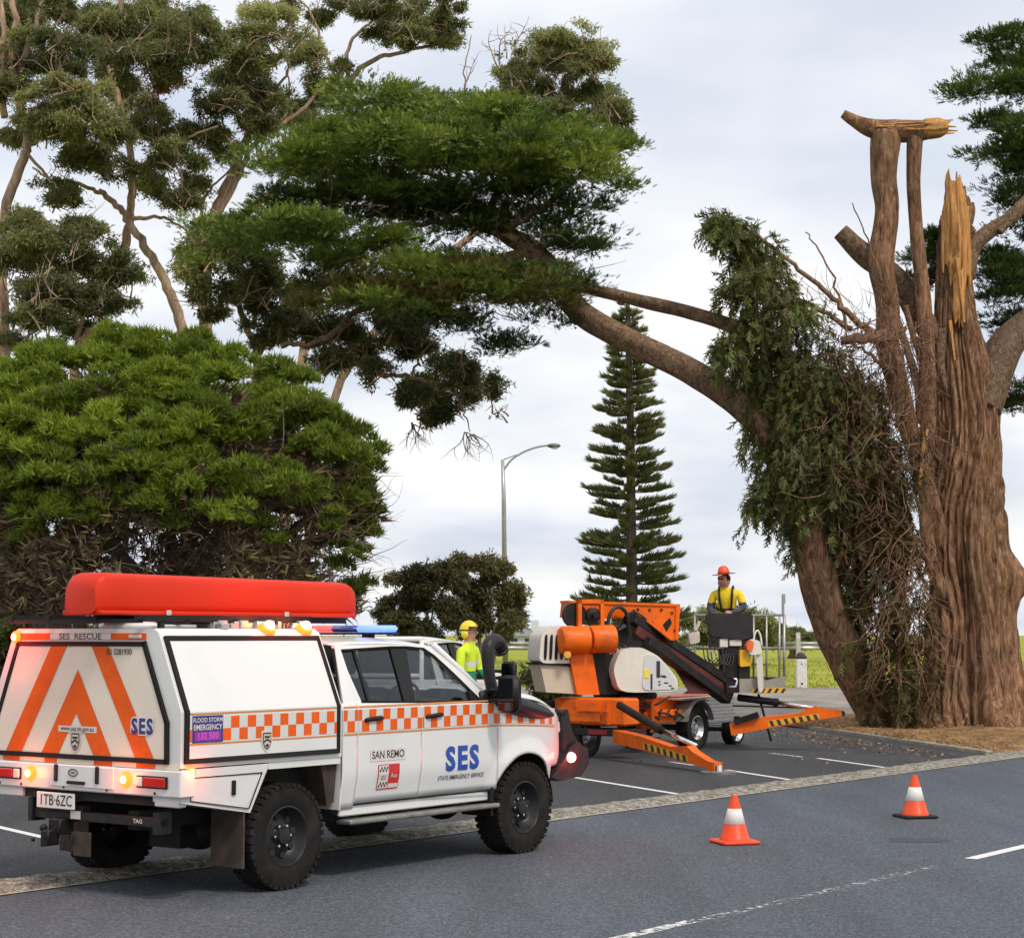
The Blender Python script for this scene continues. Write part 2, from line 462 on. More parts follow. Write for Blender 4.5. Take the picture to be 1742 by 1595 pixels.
def asphalt(name, col, speck, sc=220.0, patch=0.18, bump=0.25):
    m, t, b = principled(name)
    b.inputs['Roughness'].default_value = 0.82; b.inputs['Specular IOR Level'].default_value = 0.35
    tcn = t.nodes.new('ShaderNodeTexCoord')
    n1 = t.nodes.new('ShaderNodeTexVoronoi'); n1.inputs['Scale'].default_value = sc
    n2 = t.nodes.new('ShaderNodeTexNoise'); n2.inputs['Scale'].default_value = 0.55; n2.inputs['Detail'].default_value = 8; n2.inputs['Roughness'].default_value = 0.62
    n3 = t.nodes.new('ShaderNodeTexNoise'); n3.inputs['Scale'].default_value = 26.0; n3.inputs['Detail'].default_value = 4
    for n in (n1, n3): t.links.new(tcn.outputs['Object'], n.inputs['Vector'])
    mp = t.nodes.new('ShaderNodeMapping'); mp.inputs['Rotation'].default_value = (0, 0, math.radians(36.8)); mp.inputs['Scale'].default_value = (2.2, .35, 1)
    t.links.new(tcn.outputs['Object'], mp.inputs['Vector']); t.links.new(mp.outputs[0], n2.inputs['Vector'])
    r1 = t.nodes.new('ShaderNodeValToRGB'); e = r1.color_ramp.elements
    e[0].position = 0.15; e[0].color = tuple(c * (1 - speck) for c in col) + (1,)
    e[1].position = 0.95; e[1].color = tuple(min(1, c * (1 + 2.2 * speck)) for c in col) + (1,)
    k = e.new(0.6); k.color = (*col, 1)
    t.links.new(n1.outputs['Color'], r1.inputs['Fac'])
    r2 = t.nodes.new('ShaderNodeMapRange'); r2.inputs['From Min'].default_value = 0.3; r2.inputs['From Max'].default_value = 0.7
    r2.inputs['To Min'].default_value = 1 - patch; r2.inputs['To Max'].default_value = 1 + patch
    t.links.new(n2.outputs['Fac'], r2.inputs['Value'])
    r3 = t.nodes.new('ShaderNodeMapRange'); r3.inputs['From Min'].default_value = 0.3; r3.inputs['From Max'].default_value = 0.7
    r3.inputs['To Min'].default_value = 0.7; r3.inputs['To Max'].default_value = 1.3
    t.links.new(n3.outputs['Fac'], r3.inputs['Value'])
    mu = t.nodes.new('ShaderNodeMath'); mu.operation = 'MULTIPLY'; t.links.new(r2.outputs[0], mu.inputs[0]); t.links.new(r3.outputs[0], mu.inputs[1])
    mx = t.nodes.new('ShaderNodeVectorMath'); mx.operation = 'SCALE'
    t.links.new(r1.outputs[0], mx.inputs[0]); t.links.new(mu.outputs[0], mx.inputs['Scale'])
    t.links.new(mx.outputs[0], b.inputs['Base Color'])
    bp = t.nodes.new('ShaderNodeBump'); bp.inputs['Strength'].default_value = bump; bp.inputs['Distance'].default_value = 0.008
    t.links.new(n1.outputs['Distance'], bp.inputs['Height']); t.links.new(bp.outputs[0], b.inputs['Normal'])
    return m
M_road = asphalt('road asphalt', (0.084, 0.095, 0.115), 0.42, 75.0, .2, .4)
M_park = asphalt('car park asphalt', (0.052, 0.053, 0.058), 0.5, 75.0, .25, .4)
def ground_mix(name, cols, s1, s2, bump=0.4):
    m, t, b = principled(name)
    b.inputs['Roughness'].default_value = 0.95; b.inputs['Specular IOR Level'].default_value = 0.1
    tcn = t.nodes.new('ShaderNodeTexCoord')
    n1 = t.nodes.new('ShaderNodeTexNoise'); n1.inputs['Scale'].default_value = s1; n1.inputs['Detail'].default_value = 8
    n2 = t.nodes.new('ShaderNodeTexNoise'); n2.inputs['Scale'].default_value = s2; n2.inputs['Detail'].default_value = 6
    for n in (n1, n2): t.links.new(tcn.outputs['Object'], n.inputs['Vector'])
    ad = t.nodes.new('ShaderNodeMath'); ad.operation = 'ADD'; t.links.new(n1.outputs['Fac'], ad.inputs[0]); t.links.new(n2.outputs['Fac'], ad.inputs[1])
    hf = t.nodes.new('ShaderNodeMath'); hf.operation = 'MULTIPLY'; hf.inputs[1].default_value = 0.5; t.links.new(ad.outputs[0], hf.inputs[0])
    rp = t.nodes.new('ShaderNodeValToRGB'); e = rp.color_ramp.elements
    e[0].position = 0.36; e[0].color = (*cols[0], 1); e[1].position = 0.64; e[1].color = (*cols[2], 1)
    k = e.new(0.5); k.color = (*cols[1], 1)
    t.links.new(hf.outputs[0], rp.inputs['Fac']); t.links.new(rp.outputs[0], b.inputs['Base Color'])
    bp = t.nodes.new('ShaderNodeBump'); bp.inputs['Strength'].default_value = bump; bp.inputs['Distance'].default_value = 0.04
    t.links.new(n2.outputs['Fac'], bp.inputs['Height']); t.links.new(bp.outputs[0], b.inputs['Normal'])
    return m
M_grass = ground_mix('mown grass', ((0.20, 0.22, 0.025), (0.30, 0.32, 0.04), (0.40, 0.40, 0.07)), 0.35, 9.0)
M_gravel = ground_mix('gravel', ((0.22, 0.20, 0.17), (0.32, 0.29, 0.25), (0.42, 0.39, 0.34)), 0.8, 30.0)
M_mulch = ground_mix('mulch', ((0.12, 0.062, 0.028), (0.26, 0.15, 0.07), (0.42, 0.27, 0.135)), 2.2, 14.0, 0.9)
M_kerb = ground_mix('worn kerb concrete', ((0.07, 0.06, 0.045), (0.29, 0.265, 0.22), (0.60, 0.56, 0.48)), 14.0, 40.0, 1.0)
M_conc = ground_mix('edging concrete', ((0.25, 0.22, 0.18), (0.36, 0.32, 0.26), (0.45, 0.41, 0.34)), 3.0, 30.0, 0.3)

# the big sheet, reaching the horizon
ys = list(np.arange(-60, 40, 10)) + list(np.arange(40, 112, 2.0)) + [120, 140, 170, 220, 320, 500, 900, 1600, 3000, 6000]
xs = [-4000, -1500, -600, -300, -150, -80] + list(np.arange(-50, 51, 2.5)) + [80, 150, 300, 600, 1500, 4000]
g = MB()
vs_, fs_ = [], []
for y in ys:
    for x in xs: vs_.append((x, y, terrain(x, y) - 0.04))
nx = len(xs)
for j in range(len(ys) - 1):
    for i in range(nx - 1): fs_.append((j*nx+i, j*nx+i+1, (j+1)*nx+i+1, (j+1)*nx+i))
g.add(vs_, fs_)
tag(g.build('ground', M_grass, smooth=True), kind='structure')

def sheet(name, poly, z, m, follow=False):
    b = MB(); b.add([(p[0], p[1], z) for p in poly], [tuple(range(len(poly)))])
    return tag(b.build(name, m), kind='structure')
def gravel_fn(u, v):
    x = -8 + 34*u; y = 40.6 + 15.2*v + 0.5*math.sin(x*.7) * v
    return (x, y, terrain(x, y) - 0.02)
tag(MB().grid(gravel_fn, 40, 20).build('gravel_path', M_gravel, smooth=True), kind='structure')
sheet('road', [K(-45, 0), K(62, 0), K(62, -16), K(-45, -16)], 0.0, M_road)
sheet('car_park', [K(-45, .5), K(20.35, .5), K(26.3, 7.04), (5.0, 41.6), (-9, 41.2), (-16, 36), (-34, 20)], 0.004, M_park)
# mulched verge under the big tree, gently uneven
def verge_fn(u, v):
    q = 0.5 + 8.2*v; a0 = 20.2 + (q - .5) * .915
    a = a0 + 30*u*u
    p = K(a, q)
    h = 0.03 + 0.05*sstep(0, .08, u) + 0.05*mnoise.noise(Vector((p.x*.7, p.y*.7, 0))) + 0.03*mnoise.noise(Vector((p.x*2.3, p.y*2.3, 3)))
    return (p.x, p.y, (max(0.012, h)*sstep(-.01, .05, v) + .012 if u > 0 else 0.012))
tag(MB().grid(verge_fn, 90, 60).build('verge', M_mulch, smooth=True), kind='structure')
b = MB(); b.beam(K(20.3, .62, .03), K(26.2, 7.0, .03), .13, .085, bev=.015)
tag(b.build('verge_edging', M_conc), kind='structure')
# rough kerb strip between car park and road: pale lip, then a lumpy mound
def kerb_fn(u, v):
    a = -45 + 107*u; q = 0.62*v
    p = K(a, q)
    prof = [0.006, 0.03, 0.045, 0.05, 0.05, 0.045, 0.03, 0.006]
    z = float(np.interp(v, np.linspace(0, 1, 8), prof))
    if 0.1 < v < 0.95: z += 0.018*mnoise.noise(Vector((a*3.1, q*9, 1.7))) + 0.012*mnoise.noise(Vector((a*9, q*16, 5)))
    e = (0.09*mnoise.noise(Vector((a*.8, 9, 0))) + .05*mnoise.noise(Vector((a*3.3, 2, 0)))) * (1 if v > .85 else 0)
    p = K(a, q + e)
    return (p.x, p.y, z)
tag(MB().grid(kerb_fn, 900, 9).build('kerb', M_kerb, smooth=True), kind='structure')
b = MB()
def lip(u, v):
    a = -45 + 107*u; p = K(a, -0.045 + 0.05*v + 0.01*mnoise.noise(Vector((a*.7, 0, 0)))); return (p.x, p.y, 0.008)
tag(b.grid(lip, 300, 1).build('kerb_lip', mat('kerb lip concrete', (0.40, 0.36, 0.29), .9, var=.35, vscale=9)), kind='structure')

# paint, worn through in places
def paint(name, wear, base=(0.72, 0.72, 0.70)):
    m, t, bs = principled(name)
    bs.inputs['Base Color'].default_value = (*base, 1); bs.inputs['Roughness'].default_value = .7
    tcn = t.nodes.new('ShaderNodeTexCoord'); nz = t.nodes.new('ShaderNodeTexNoise'); nz.inputs['Scale'].default_value = 16; nz.inputs['Detail'].default_value = 9; nz.inputs['Roughness'].default_value = .7
    t.links.new(tcn.outputs['Object'], nz.inputs['Vector'])
    mr_ = t.nodes.new('ShaderNodeMapRange'); mr_.inputs['From Min'].default_value = wear - .06; mr_.inputs['From Max'].default_value = wear + .06
    t.links.new(nz.outputs['Fac'], mr_.inputs['Value'])
    tr = t.nodes.new('ShaderNodeBsdfTransparent'); mx = t.nodes.new('ShaderNodeMixShader'); o = t.nodes['Material Output']
    t.links.new(mr_.outputs[0], mx.inputs[0]); t.links.new(tr.outputs[0], mx.inputs[1]); t.links.new(bs.outputs[0], mx.inputs[2])
    t.links.new(mx.outputs[0], o.inputs['Surface']); return m
P_good, P_mid, P_bad = paint('road paint', .30), paint('worn road paint', .48), paint('rubbed road paint', .58)
def stripe(name, p, q, w, m, z=0.009):
    p, q = Vector((p[0], p[1], z)), Vector((q[0], q[1], z)); d = (q - p).normalized(); n = Vector((-d.y, d.x, 0)) * w/2
    b = MB(); b.add([p - n, q - n, q + n, p + n], [(0, 1, 2, 3)])
    return tag(b.build(name, m), kind='structure')
stripe('lane_marking', K(-3.2, -4.86), K(2.0, -4.86), .11, P_mid, .004)
stripe('lane_marking', K(2.0, -4.88), K(5.9, -4.90), .11, P_bad, .004)
stripe('lane_marking', K(6.55, -4.93), K(10.5, -4.93), .12, P_good, .004)
stripe('lane_marking', K(15.5, -4.93), K(18.5, -4.93), .12, P_good, .004)
for (a, c, m) in [((960, 1320), (1178, 1355), P_good), ((1236, 1310), (1366, 1330), P_good), ((1310, 1281), (1366, 1288), P_mid), ((1392, 1290), (1507, 1306), P_good), ((-60, 1394), (96, 1430), P_good), ((560, 1405), (640, 1420), P_good), ((1140, 1296), (1180, 1302), P_mid)]:
    stripe('parking_line', G(*a), G(*c), .10, m)
# dark oil spots and sealed patches on the asphalt
M_stain = mat('oil stained asphalt', (0.046, 0.055, 0.070), .7, var=.3, vscale=22)
for (px, py, rx, ry) in [(1556, 1428, .27, .09), (272, 1523, .13, .06)]:
    c = G(px, py); b = MB(); n = 22; ph = random.random()*6
    b.add([(c.x + rx*(1+.22*math.sin(3*t+ph)+.1*math.sin(7*t))*math.cos(t), c.y + ry*3*(1+.2*math.sin(2*t+ph))*math.sin(t), .003) for t in [2*PI*i/n for i in range(n)]], [tuple(range(n))])
    tag(b.build('road_stain', M_stain), kind='structure')
# chips, bark and twigs strewn over the verge and the near bays
chips = template([blade((0, 0, 0), (1, 0, .1), .16, .05), blade((.05, .02, .01), (1, .5, 0), .12, .04)])
chips2 = template([blade((0, 0, 0), (1, 0, .05), .3, .025)])
n = 6500
uu = rng.random(n); vv = rng.random(n)
Pq = []
for a, c in zip(uu, vv):
    if a < .82: p = verge_fn((a/.82)**1.6 * .62, c); Pq.append((p[0], p[1], p[2] + .012))
    else:
        q = rng.normal(3.6, 2.2); al = 20.1 + (q-.5)*.915 - abs(rng.normal(0, 1.1)); q = abs(q) + .7
        p = K(al, q); Pq.append((p.x, p.y, .014))
Dd = rng.normal(size=(n, 3)); Dd[:, 2] = np.abs(Dd[:, 2]) * .12
M_chip = foliage_mat('wood chips and dry leaves', ((0.09, 0.05, 0.022), (0.28, 0.165, 0.075), (0.5, 0.34, 0.17)), 0.0, .9)
tag(scatter('fallen_litter', [chips, chips2], Pq, Dd, rng.uniform(.15, .5, n), rng.random(n), M_chip, flat=.35), label='brown bark chips, twigs and dry leaves strewn under the broken tree', cat='litter', kind='stuff')
# grass blades along the bank behind the gravel
tuft = template([blade((0, 0, 0), (.3, .1, 1), .12, .03, (1, 0, 0)), blade((.03, .02, 0), (-.2, .3, 1), .1, .03, (0, 1, 0)), blade((-.02, .03, 0), (.1, -.3, 1), .13, .03, (1, 0, 0))])
n = 8000
gx = rng.uniform(-14, 20, n); gy = 55.3 + 20*rng.random(n)**1.6
Pg = np.stack([gx, gy, [terrain(a, c) - .04 for a, c in zip(gx, gy)]], 1)
Dg = np.tile([[1.0, 0, 0]], (n, 1)) + rng.normal(size=(n, 3)) * [1, 1, 0.05]
M_gb = foliage_mat('grass blades', ((0.20, 0.24, 0.03), (0.31, 0.33, 0.05), (0.43, 0.42, 0.09)), .3)
tag(scatter('grass_bank', [tuft], Pg, Dg, rng.uniform(.35, .9, n), rng.random(n), M_gb, flat=.1), label='short yellow green grass on the bank before the guard rail', cat='grass', kind='stuff')
# ================================================================== TREES
F_gum = foliage_mat('gum leaves', ((0.09, 0.10, 0.04), (0.275, 0.29, 0.10), (0.50, 0.49, 0.20)), .48, .38)
F_gumb = foliage_mat('dead gum leaves', ((0.25, 0.12, 0.04), (0.4, 0.22, 0.08)), .2)
F_cyp = foliage_mat('cypress sprays', ((0.032, 0.048, 0.016), (0.105, 0.165, 0.03), (0.29, 0.35, 0.055)), .28)
F_cypb = foliage_mat('yellowing cypress sprays', ((0.06, 0.058, 0.018), (0.17, 0.155, 0.034), (0.30, 0.26, 0.065)), .28)
F_brk = foliage_mat('wilting cypress sprays', ((0.13, 0.075, 0.034), (0.105, 0.122, 0.034), (0.20, 0.24, 0.06)), .28)
F_mel = foliage_mat('paperbark tufts', ((0.08, 0.105, 0.014), (0.17, 0.23, 0.02), (0.33, 0.41, 0.036)), .3)
F_melb = foliage_mat('dry paperbark twigs', ((0.12, 0.075, 0.05), (0.23, 0.16, 0.105), (0.30, 0.26, 0.11)), .1, .9)
F_nor = foliage_mat('norfolk pine fingers', ((0.055, 0.07, 0.032), (0.15, 0.165, 0.065), (0.28, 0.28, 0.10)), .28)
F_bush = foliage_mat('far bush leaves', ((0.05, 0.048, 0.022), (0.12, 0.11, 0.045), (0.26, 0.23, 0.10)), .3)
B_gum = bark_mat('gum bark', (0.17, 0.115, 0.085), (0.37, 0.26, 0.185), (0.58, 0.43, 0.32), (9, 9, 1.2), .4)
B_cyp = bark_mat('cypress bark', (0.048, 0.024, 0.015), (0.235, 0.13, 0.075), (0.45, 0.285, 0.175), (8, 8, 2.0), 1.0)
B_limb = bark_mat('cypress limb bark', (0.06, 0.036, 0.024), (0.19, 0.125, 0.082), (0.33, 0.23, 0.155), (9, 9, 7), .9)
B_mel = bark_mat('paperbark bark', (0.11, 0.08, 0.065), (0.24, 0.175, 0.135), (0.38, 0.29, 0.23), (14, 14, 3), .6)
B_wood = bark_mat('fresh split wood', (0.40, 0.16, 0.045), (0.72, 0.36, 0.12), (0.85, 0.56, 0.27), (26, 26, 2.0), .8)
B_nor = bark_mat('norfolk pine bark', (0.05, 0.04, 0.035), (0.1, 0.08, 0.065), (0.15, 0.12, 0.1), (8, 8, 20), .5)

# --- leaf templates
def rv(s=1.0): return rng.normal(size=3) * s
def cyp_template():
    """feathery frond: an axis with many narrow alternating side fingers (one triangle each)"""
    bl = []
    def tri(p, d, L, w):
        p = np.array(p, float); d = np.array(d, float); d /= np.linalg.norm(d); sd = np.cross((0, 0, 1), d); sd /= np.linalg.norm(sd)
        bl.append([p - sd*w/2, p + sd*w/2, p + d*L])
    tri((0, 0, 0), (1, 0, 0), 1.0, .10)
    for k in range(6):
        tt = .05 + .14*k; sgn = 1 if k % 2 else -1
        tri((tt, 0, 0), (1, sgn*rng.uniform(.45, .95), rng.uniform(-.35, .5)), .52 - .05*k + rng.uniform(-.08, .08), rng.uniform(.11, .17))
    return template(bl)
CYP = [cyp_template() for _ in range(5)]
def gum_template():
    """a twig end with hanging sickle leaves"""
    bl = []
    for k in range(7):
        d = np.array([rng.normal(.15, .5), rng.normal(0, .5), rng.normal(0, .5)])
        p = np.array((rng.uniform(-.35, .75), rng.normal(0, .32), rng.normal(0, .28))); d /= np.linalg.norm(d); sd = np.cross(d, rv()); sd /= np.linalg.norm(sd)
        bl.append([p - sd*.10, p + sd*.11 + d*.18, p + d*rng.uniform(.5, .9)])
    return template(bl)
GUM = [gum_template() for _ in range(6)]
def tuft_template():
    bl = []
    for k in range(6):
        d = np.array([1.0, rng.normal(0, .5), rng.normal(0, .45)]); d /= np.linalg.norm(d); L = rng.uniform(.6, 1.0)
        sd = np.cross(d, rv()); sd /= np.linalg.norm(sd); p = np.array([0, 0, 0]) + rv(.09)
        bl.append([p - sd*.085, p + sd*.085, p + d*L])
    return template(bl)
TUFT = [tuft_template() for _ in range(5)]
def unit(n):
    d = rng.normal(size=(n, 3)); return d / np.linalg.norm(d, axis=1, keepdims=True)

class Leaves:
    def __init__(s): s.P, s.D, s.S, s.T = [], [], [], []
    def add(s, P, D, S, T):
        s.P.append(P); s.D.append(D); s.S.append(S); s.T.append(T)
    def build(s, name, temps, m, parent, flat=.5):
        return scatter(name, temps, np.concatenate(s.P), np.concatenate(s.D), np.concatenate(s.S), np.concatenate(s.T), m, parent, flat)

def gum_clump(L, c, r, n, tone, size=.18, gap=-.03):
    """a domed clump: most leaves on its upper shell, in lumps"""
    d = unit(n); d[:, 2] = np.where(d[:, 2] < -.25, -d[:, 2]*.6, d[:, 2])
    lump = 1 + .22*np.sin(d[:, 0]*5 + c[0]*3)*np.sin(d[:, 1]*4 + c[2]*2) + .15*np.sin(d[:, 2]*7 + c[1])
    rr = (0.35 + .65*rng.random(n)**.45) * lump
    P = np.array(c)[None] + d*rr[:, None]*np.array(r)[None]
    D = d*.35 + np.array([0, 0, -.35]) + rng.normal(size=(n, 3))*.6
    ok = np.array([mnoise.noise(Vector((p[0]*1.9 + 3, p[1]*1.9, p[2]*2.4))) for p in P]) > gap
    P, D = P[ok], D[ok]; n = len(P)
    L.add(P, D, rng.uniform(.7, 1.25, n)*size, tone + rng.normal(0, .14, n))
def pad(L, c, r, n, tone, size=.42, droop=0.0):
    """a flat cypress pad made of domed tufts: fronds radiate from each tuft, with a lighter tone painted on their tops"""
    c = np.array(c, float); r = np.array(r, float)
    m = max(3, int(7*r[0]*r[1]) + 3)
    for k in range(m):
        a = rng.uniform(0, 2*PI); q = math.sqrt(rng.random())*(1 + .12*math.sin(3*a + c[0]))
        tc_ = c + np.array([math.cos(a)*q*r[0], math.sin(a)*q*r[1], (math.sqrt(max(0, 1 - .8*q*q))*rng.uniform(.2, 1.0) - .25)*r[2]])
        R = rng.uniform(.2, .34) if rng.random() < .6 else rng.uniform(.34, .62); nn = max(8, int(n/m))
        d = unit(nn); d[:, 2] = np.where(d[:, 2] < -.15, -d[:, 2]*.7, d[:, 2])
        d = d*[1, 1, .75] + np.array([math.cos(a), math.sin(a), 0])*.45*q
        P = tc_ + d*R*(.35 + .65*rng.random(nn)**.6)[:, None]*[1, 1, .62]
        D = d + np.array([0, 0, .25 - droop]) + rng.normal(size=(nn, 3))*.3
        L.add(P, D, rng.uniform(.65, 1.25, nn)*size, tone + rng.normal(0, .10) + rng.normal(0, .10, nn) + .10*np.clip(d[:, 2], -1, 1))  # tone rises with height, light from above put into the colour
    # thin ragged underside, its shade put into a darker tone
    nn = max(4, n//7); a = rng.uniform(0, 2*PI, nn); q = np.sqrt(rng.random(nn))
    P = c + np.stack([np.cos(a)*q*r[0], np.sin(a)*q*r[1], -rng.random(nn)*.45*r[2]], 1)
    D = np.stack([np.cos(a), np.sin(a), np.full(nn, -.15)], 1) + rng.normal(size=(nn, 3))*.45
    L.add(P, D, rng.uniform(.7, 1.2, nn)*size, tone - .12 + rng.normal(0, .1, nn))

def wob(amp, k=5, ph=None):
    ph = random.random()*6 if ph is None else ph
    return lambda a, l: 1 + amp*math.sin(k*a + ph + l*.8) + amp*.7*math.sin((2*k+1)*a + ph*2 - l*1.3)
def limb(mb, pts, r0, r1, n=10, sub=5, amp=.06, jit=0.0, mi=0):
    P = smooth_path(pts, sub); k = len(P)
    if jit: P = [P[0]] + [p + rv(jit) for p in P[1:-1]] + [P[-1]]
    rad = [r0 + (r1 - r0)*(i/(k-1))**.85 for i in range(k)]
    mb.tube(P, rad, n, mi, fn=wob(amp))
def twig(mb, p, d, L, r, bend=.25, seg=4, n=3, mi=0):
    p = np.array(p, float); d = np.array(d, float); d /= np.linalg.norm(d); pts = [p]
    for i in range(seg):
        d = d + rv(bend); d /= np.linalg.norm(d); p = p + d*L/seg; pts.append(p)
    mb.tube(pts, [r*(1 - .8*i/seg) for i in range(seg+1)], n, mi, cap=False)
    return pts

# ------------------------------------------------------------------ gum trees (eucalypts)
def gum_tree(label, base, limbs, clumps, Y, dens=1.0, dead=None, twigs=0):
    """base, limbs, clumps are measured in the photograph and set out at depth Y (limb points may carry a depth offset)"""
    base = Vector(base); base.z = terrain(base.x, base.y) - .05
    root = empty('gum_tree', base)
    def pt(p): return W(p[0], p[1], Y + (p[2] if len(p) > 2 else 0)) - Vector(base)
    s = m_per_px(Y)
    for i, (pts, r0, r1) in enumerate(limbs):
        pp = [pt(p) for p in pts]
        if i == 0: pp[0] = Vector((0, 0, -.1))
        mb = MB(); limb(mb, pp, r0*s*.82, r1*s*.8, 12 if r0 > 8 else 8, 6, .07, .02)
        mb.build('trunk' if i == 0 else 'branch', B_gum, root, smooth=True)
    L = Leaves(); tw = MB()
    for (x, y, rx, ry, tone, *dz) in clumps:
        off = dz[0] if dz else rng.uniform(-1.6, 1.6)
        c = np.array(pt((x, y, off))); r = np.array([rx*s, (rx+ry)*.55*s, ry*s])
        n = int(3300*dens*max(.25, r[0]*r[2]*1.15) )
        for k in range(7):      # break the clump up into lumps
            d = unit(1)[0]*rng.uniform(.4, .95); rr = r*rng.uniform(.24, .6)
            gum_clump(L, c + d*r, rr, int(n*.135), tone + rng.normal(0, .14) + .14*d[2])  # upper lumps coloured lighter, as if lit from above
        gum_clump(L, c, r*.9, int(n*.28), tone - .06)  # core coloured darker, standing in for shade inside the crown
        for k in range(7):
            q = c + (rng.random(3) - [.5, .95, .95])*r*1.15
            q2 = twig(tw, q, c + rv(.5)*r - q + [0, -.35*r[1], .35], r[0]*rng.uniform(.8, 1.5), rng.uniform(.014, .03), .3, 5, 3)
            twig(tw, q2[2], rv(1) + [0, -.4, .6], r[0]*.7, .014, .3, 5)
    L.build('crown', GUM, F_gum, root)
    tw.build('twigs', B_gum, root, smooth=True)['kind'] = 'stuff'
    if dead:
        Ld = Leaves()
        for (x, y, rx, ry) in dead:
            gum_clump(Ld, np.array(pt((x, y, -1))), np.array([rx*s, rx*s, ry*s]), 160, .5)
        Ld.build('dead_leaves', GUM, F_gumb, root)
    tag(root, label, 'tree', 'gum trees behind the paperbark')
    return root

gum_tree('tall gum at the left edge, its forked trunk rising through the bright clump', W(2, 1075, 46),
    [([(2, 1078), (4, 800), (8, 640), (4, 520), (0, 430), (18, 330), (42, 262), (46, 230)], 17, 9),
     ([(46, 232), (30, 160), (18, 90), (26, 30), (10, -30)], 9, 6), ([(30, 150), (45, 90), (68, 20), (76, -30)], 7, 4), ([(8, 200), (2, 120), (6, 40), (-6, -30)], 8, 5),
     ([(40, 250), (80, 300), (100, 320)], 4, 2)],
    [(20, 30, 60, 45, .3), (60, 105, 70, 45, .25), (10, 150, 45, 35, .25), (120, 90, 60, 45, .22), (110, 165, 75, 34, .62, -1.5), (160, 200, 62, 36, .6, -1.5), (70, 190, 45, 28, .55), (100, 225, 65, 28, .35, -1), (25, 235, 30, 20, .35),
     (90, 20, 40, 40, .3), (20, 90, 40, 30, .25), (200, 235, 40, 25, .35)], 46)
gum_tree('gum with leaning red brown stem and tall upright leader, left of centre gum', W(318, 1075, 48),
    [([(318, 1078), (318, 800), (312, 580), (290, 500), (262, 445), (228, 390), (205, 355), (168, 325)], 15, 6),
     ([(212, 440, .6), (213, 400, .6), (222, 370, .5), (224, 300), (222, 250), (205, 180), (190, 130), (176, 95), (196, 50), (212, -20)], 10, 5),
     ([(170, 328), (130, 312), (85, 305), (55, 285)], 5, 2), ([(224, 290), (260, 270), (310, 240), (370, 215)], 5, 2),
     ([(190, 130), (200, 90), (250, 60), (300, 30)], 4, 2), ([(228, 372), (280, 372), (330, 400)], 5, 2), ([(215, 290), (170, 275), (120, 280)], 4, 2)],
    [(250, 45, 90, 55, .42), (320, 55, 62, 55, .35), (175, 45, 55, 50, .3), (225, 110, 85, 42, .26), (300, 110, 55, 38, .26), (345, 70, 38, 45, .4),
     (260, 225, 60, 40, .3), (300, 275, 58, 42, .24), (335, 325, 34, 28, .3), (260, 320, 45, 25, .3), (150, 265, 55, 28, .3), (190, 285, 48, 26, .28),
     (95, 320, 42, 18, .26), (110, 345, 40, 20, .24), (300, 345, 42, 24, .26), (200, 150, 60, 32, .25), (240, 185, 50, 28, .25)], 48,
    dead=[(285, 140, 30, 10), (270, 152, 18, 8)])
gum_tree('gum with pale leaning twin stems beside the cypress crown', W(345, 1075, 50),
    [([(345, 1078), (345, 700), (352, 430), (372, 350), (400, 285), (424, 225), (440, 190)], 17, 7),
     ([(352, 400), (395, 320), (430, 250), (475, 215), (520, 180), (560, 135)], 8, 3), ([(356, 390), (420, 362), (470, 318), (492, 296)], 9, 5),
     ([(440, 190), (455, 165), (485, 130), (490, 100)], 5, 2), ([(400, 290), (385, 230), (375, 190)], 4, 2), ([(476, 214), (492, 170), (490, 120)], 3, 1.5),
     ([(352, 420), (345, 370), (352, 330), (390, 290)], 4, 2)],
    [(460, 72, 85, 44, .62, -1), (420, 100, 50, 40, .45), (525, 105, 40, 42, .45), (395, 150, 55, 42, .22), (380, 185, 48, 34, .22), (450, 165, 48, 34, .22), (500, 205, 55, 32, .32), (545, 165, 38, 35, .35), (530, 215, 45, 32, .3), (345, 230, 40, 38, .24), (440, 215, 40, 28, .24), (380, 250, 40, 24, .22), (520, 270, 40, 25, .25)], 50)
gum_tree('low dark gum spreading behind the left of the paperbark dome', W(150, 1075, 44),
    [([(120, 1078), (125, 700), (135, 590), (165, 555), (190, 560)], 12, 5), ([(190, 560), (150, 520), (120, 470), (90, 440)], 5, 2), ([(130, 590), (140, 540), (160, 500)], 6, 3), ([(40, 600), (50, 560), (30, 530)], 3, 2)],
    [(105, 425, 95, 52, .2), (50, 395, 55, 36, .36), (35, 460, 50, 50, .22), (180, 455, 62, 46, .2), (215, 480, 40, 32, .2), (95, 500, 85, 38, .15), (160, 515, 55, 35, .15), (75, 545, 60, 30, .15), (60, 580, 50, 22, .2), (140, 560, 55, 24, .18)], 44)
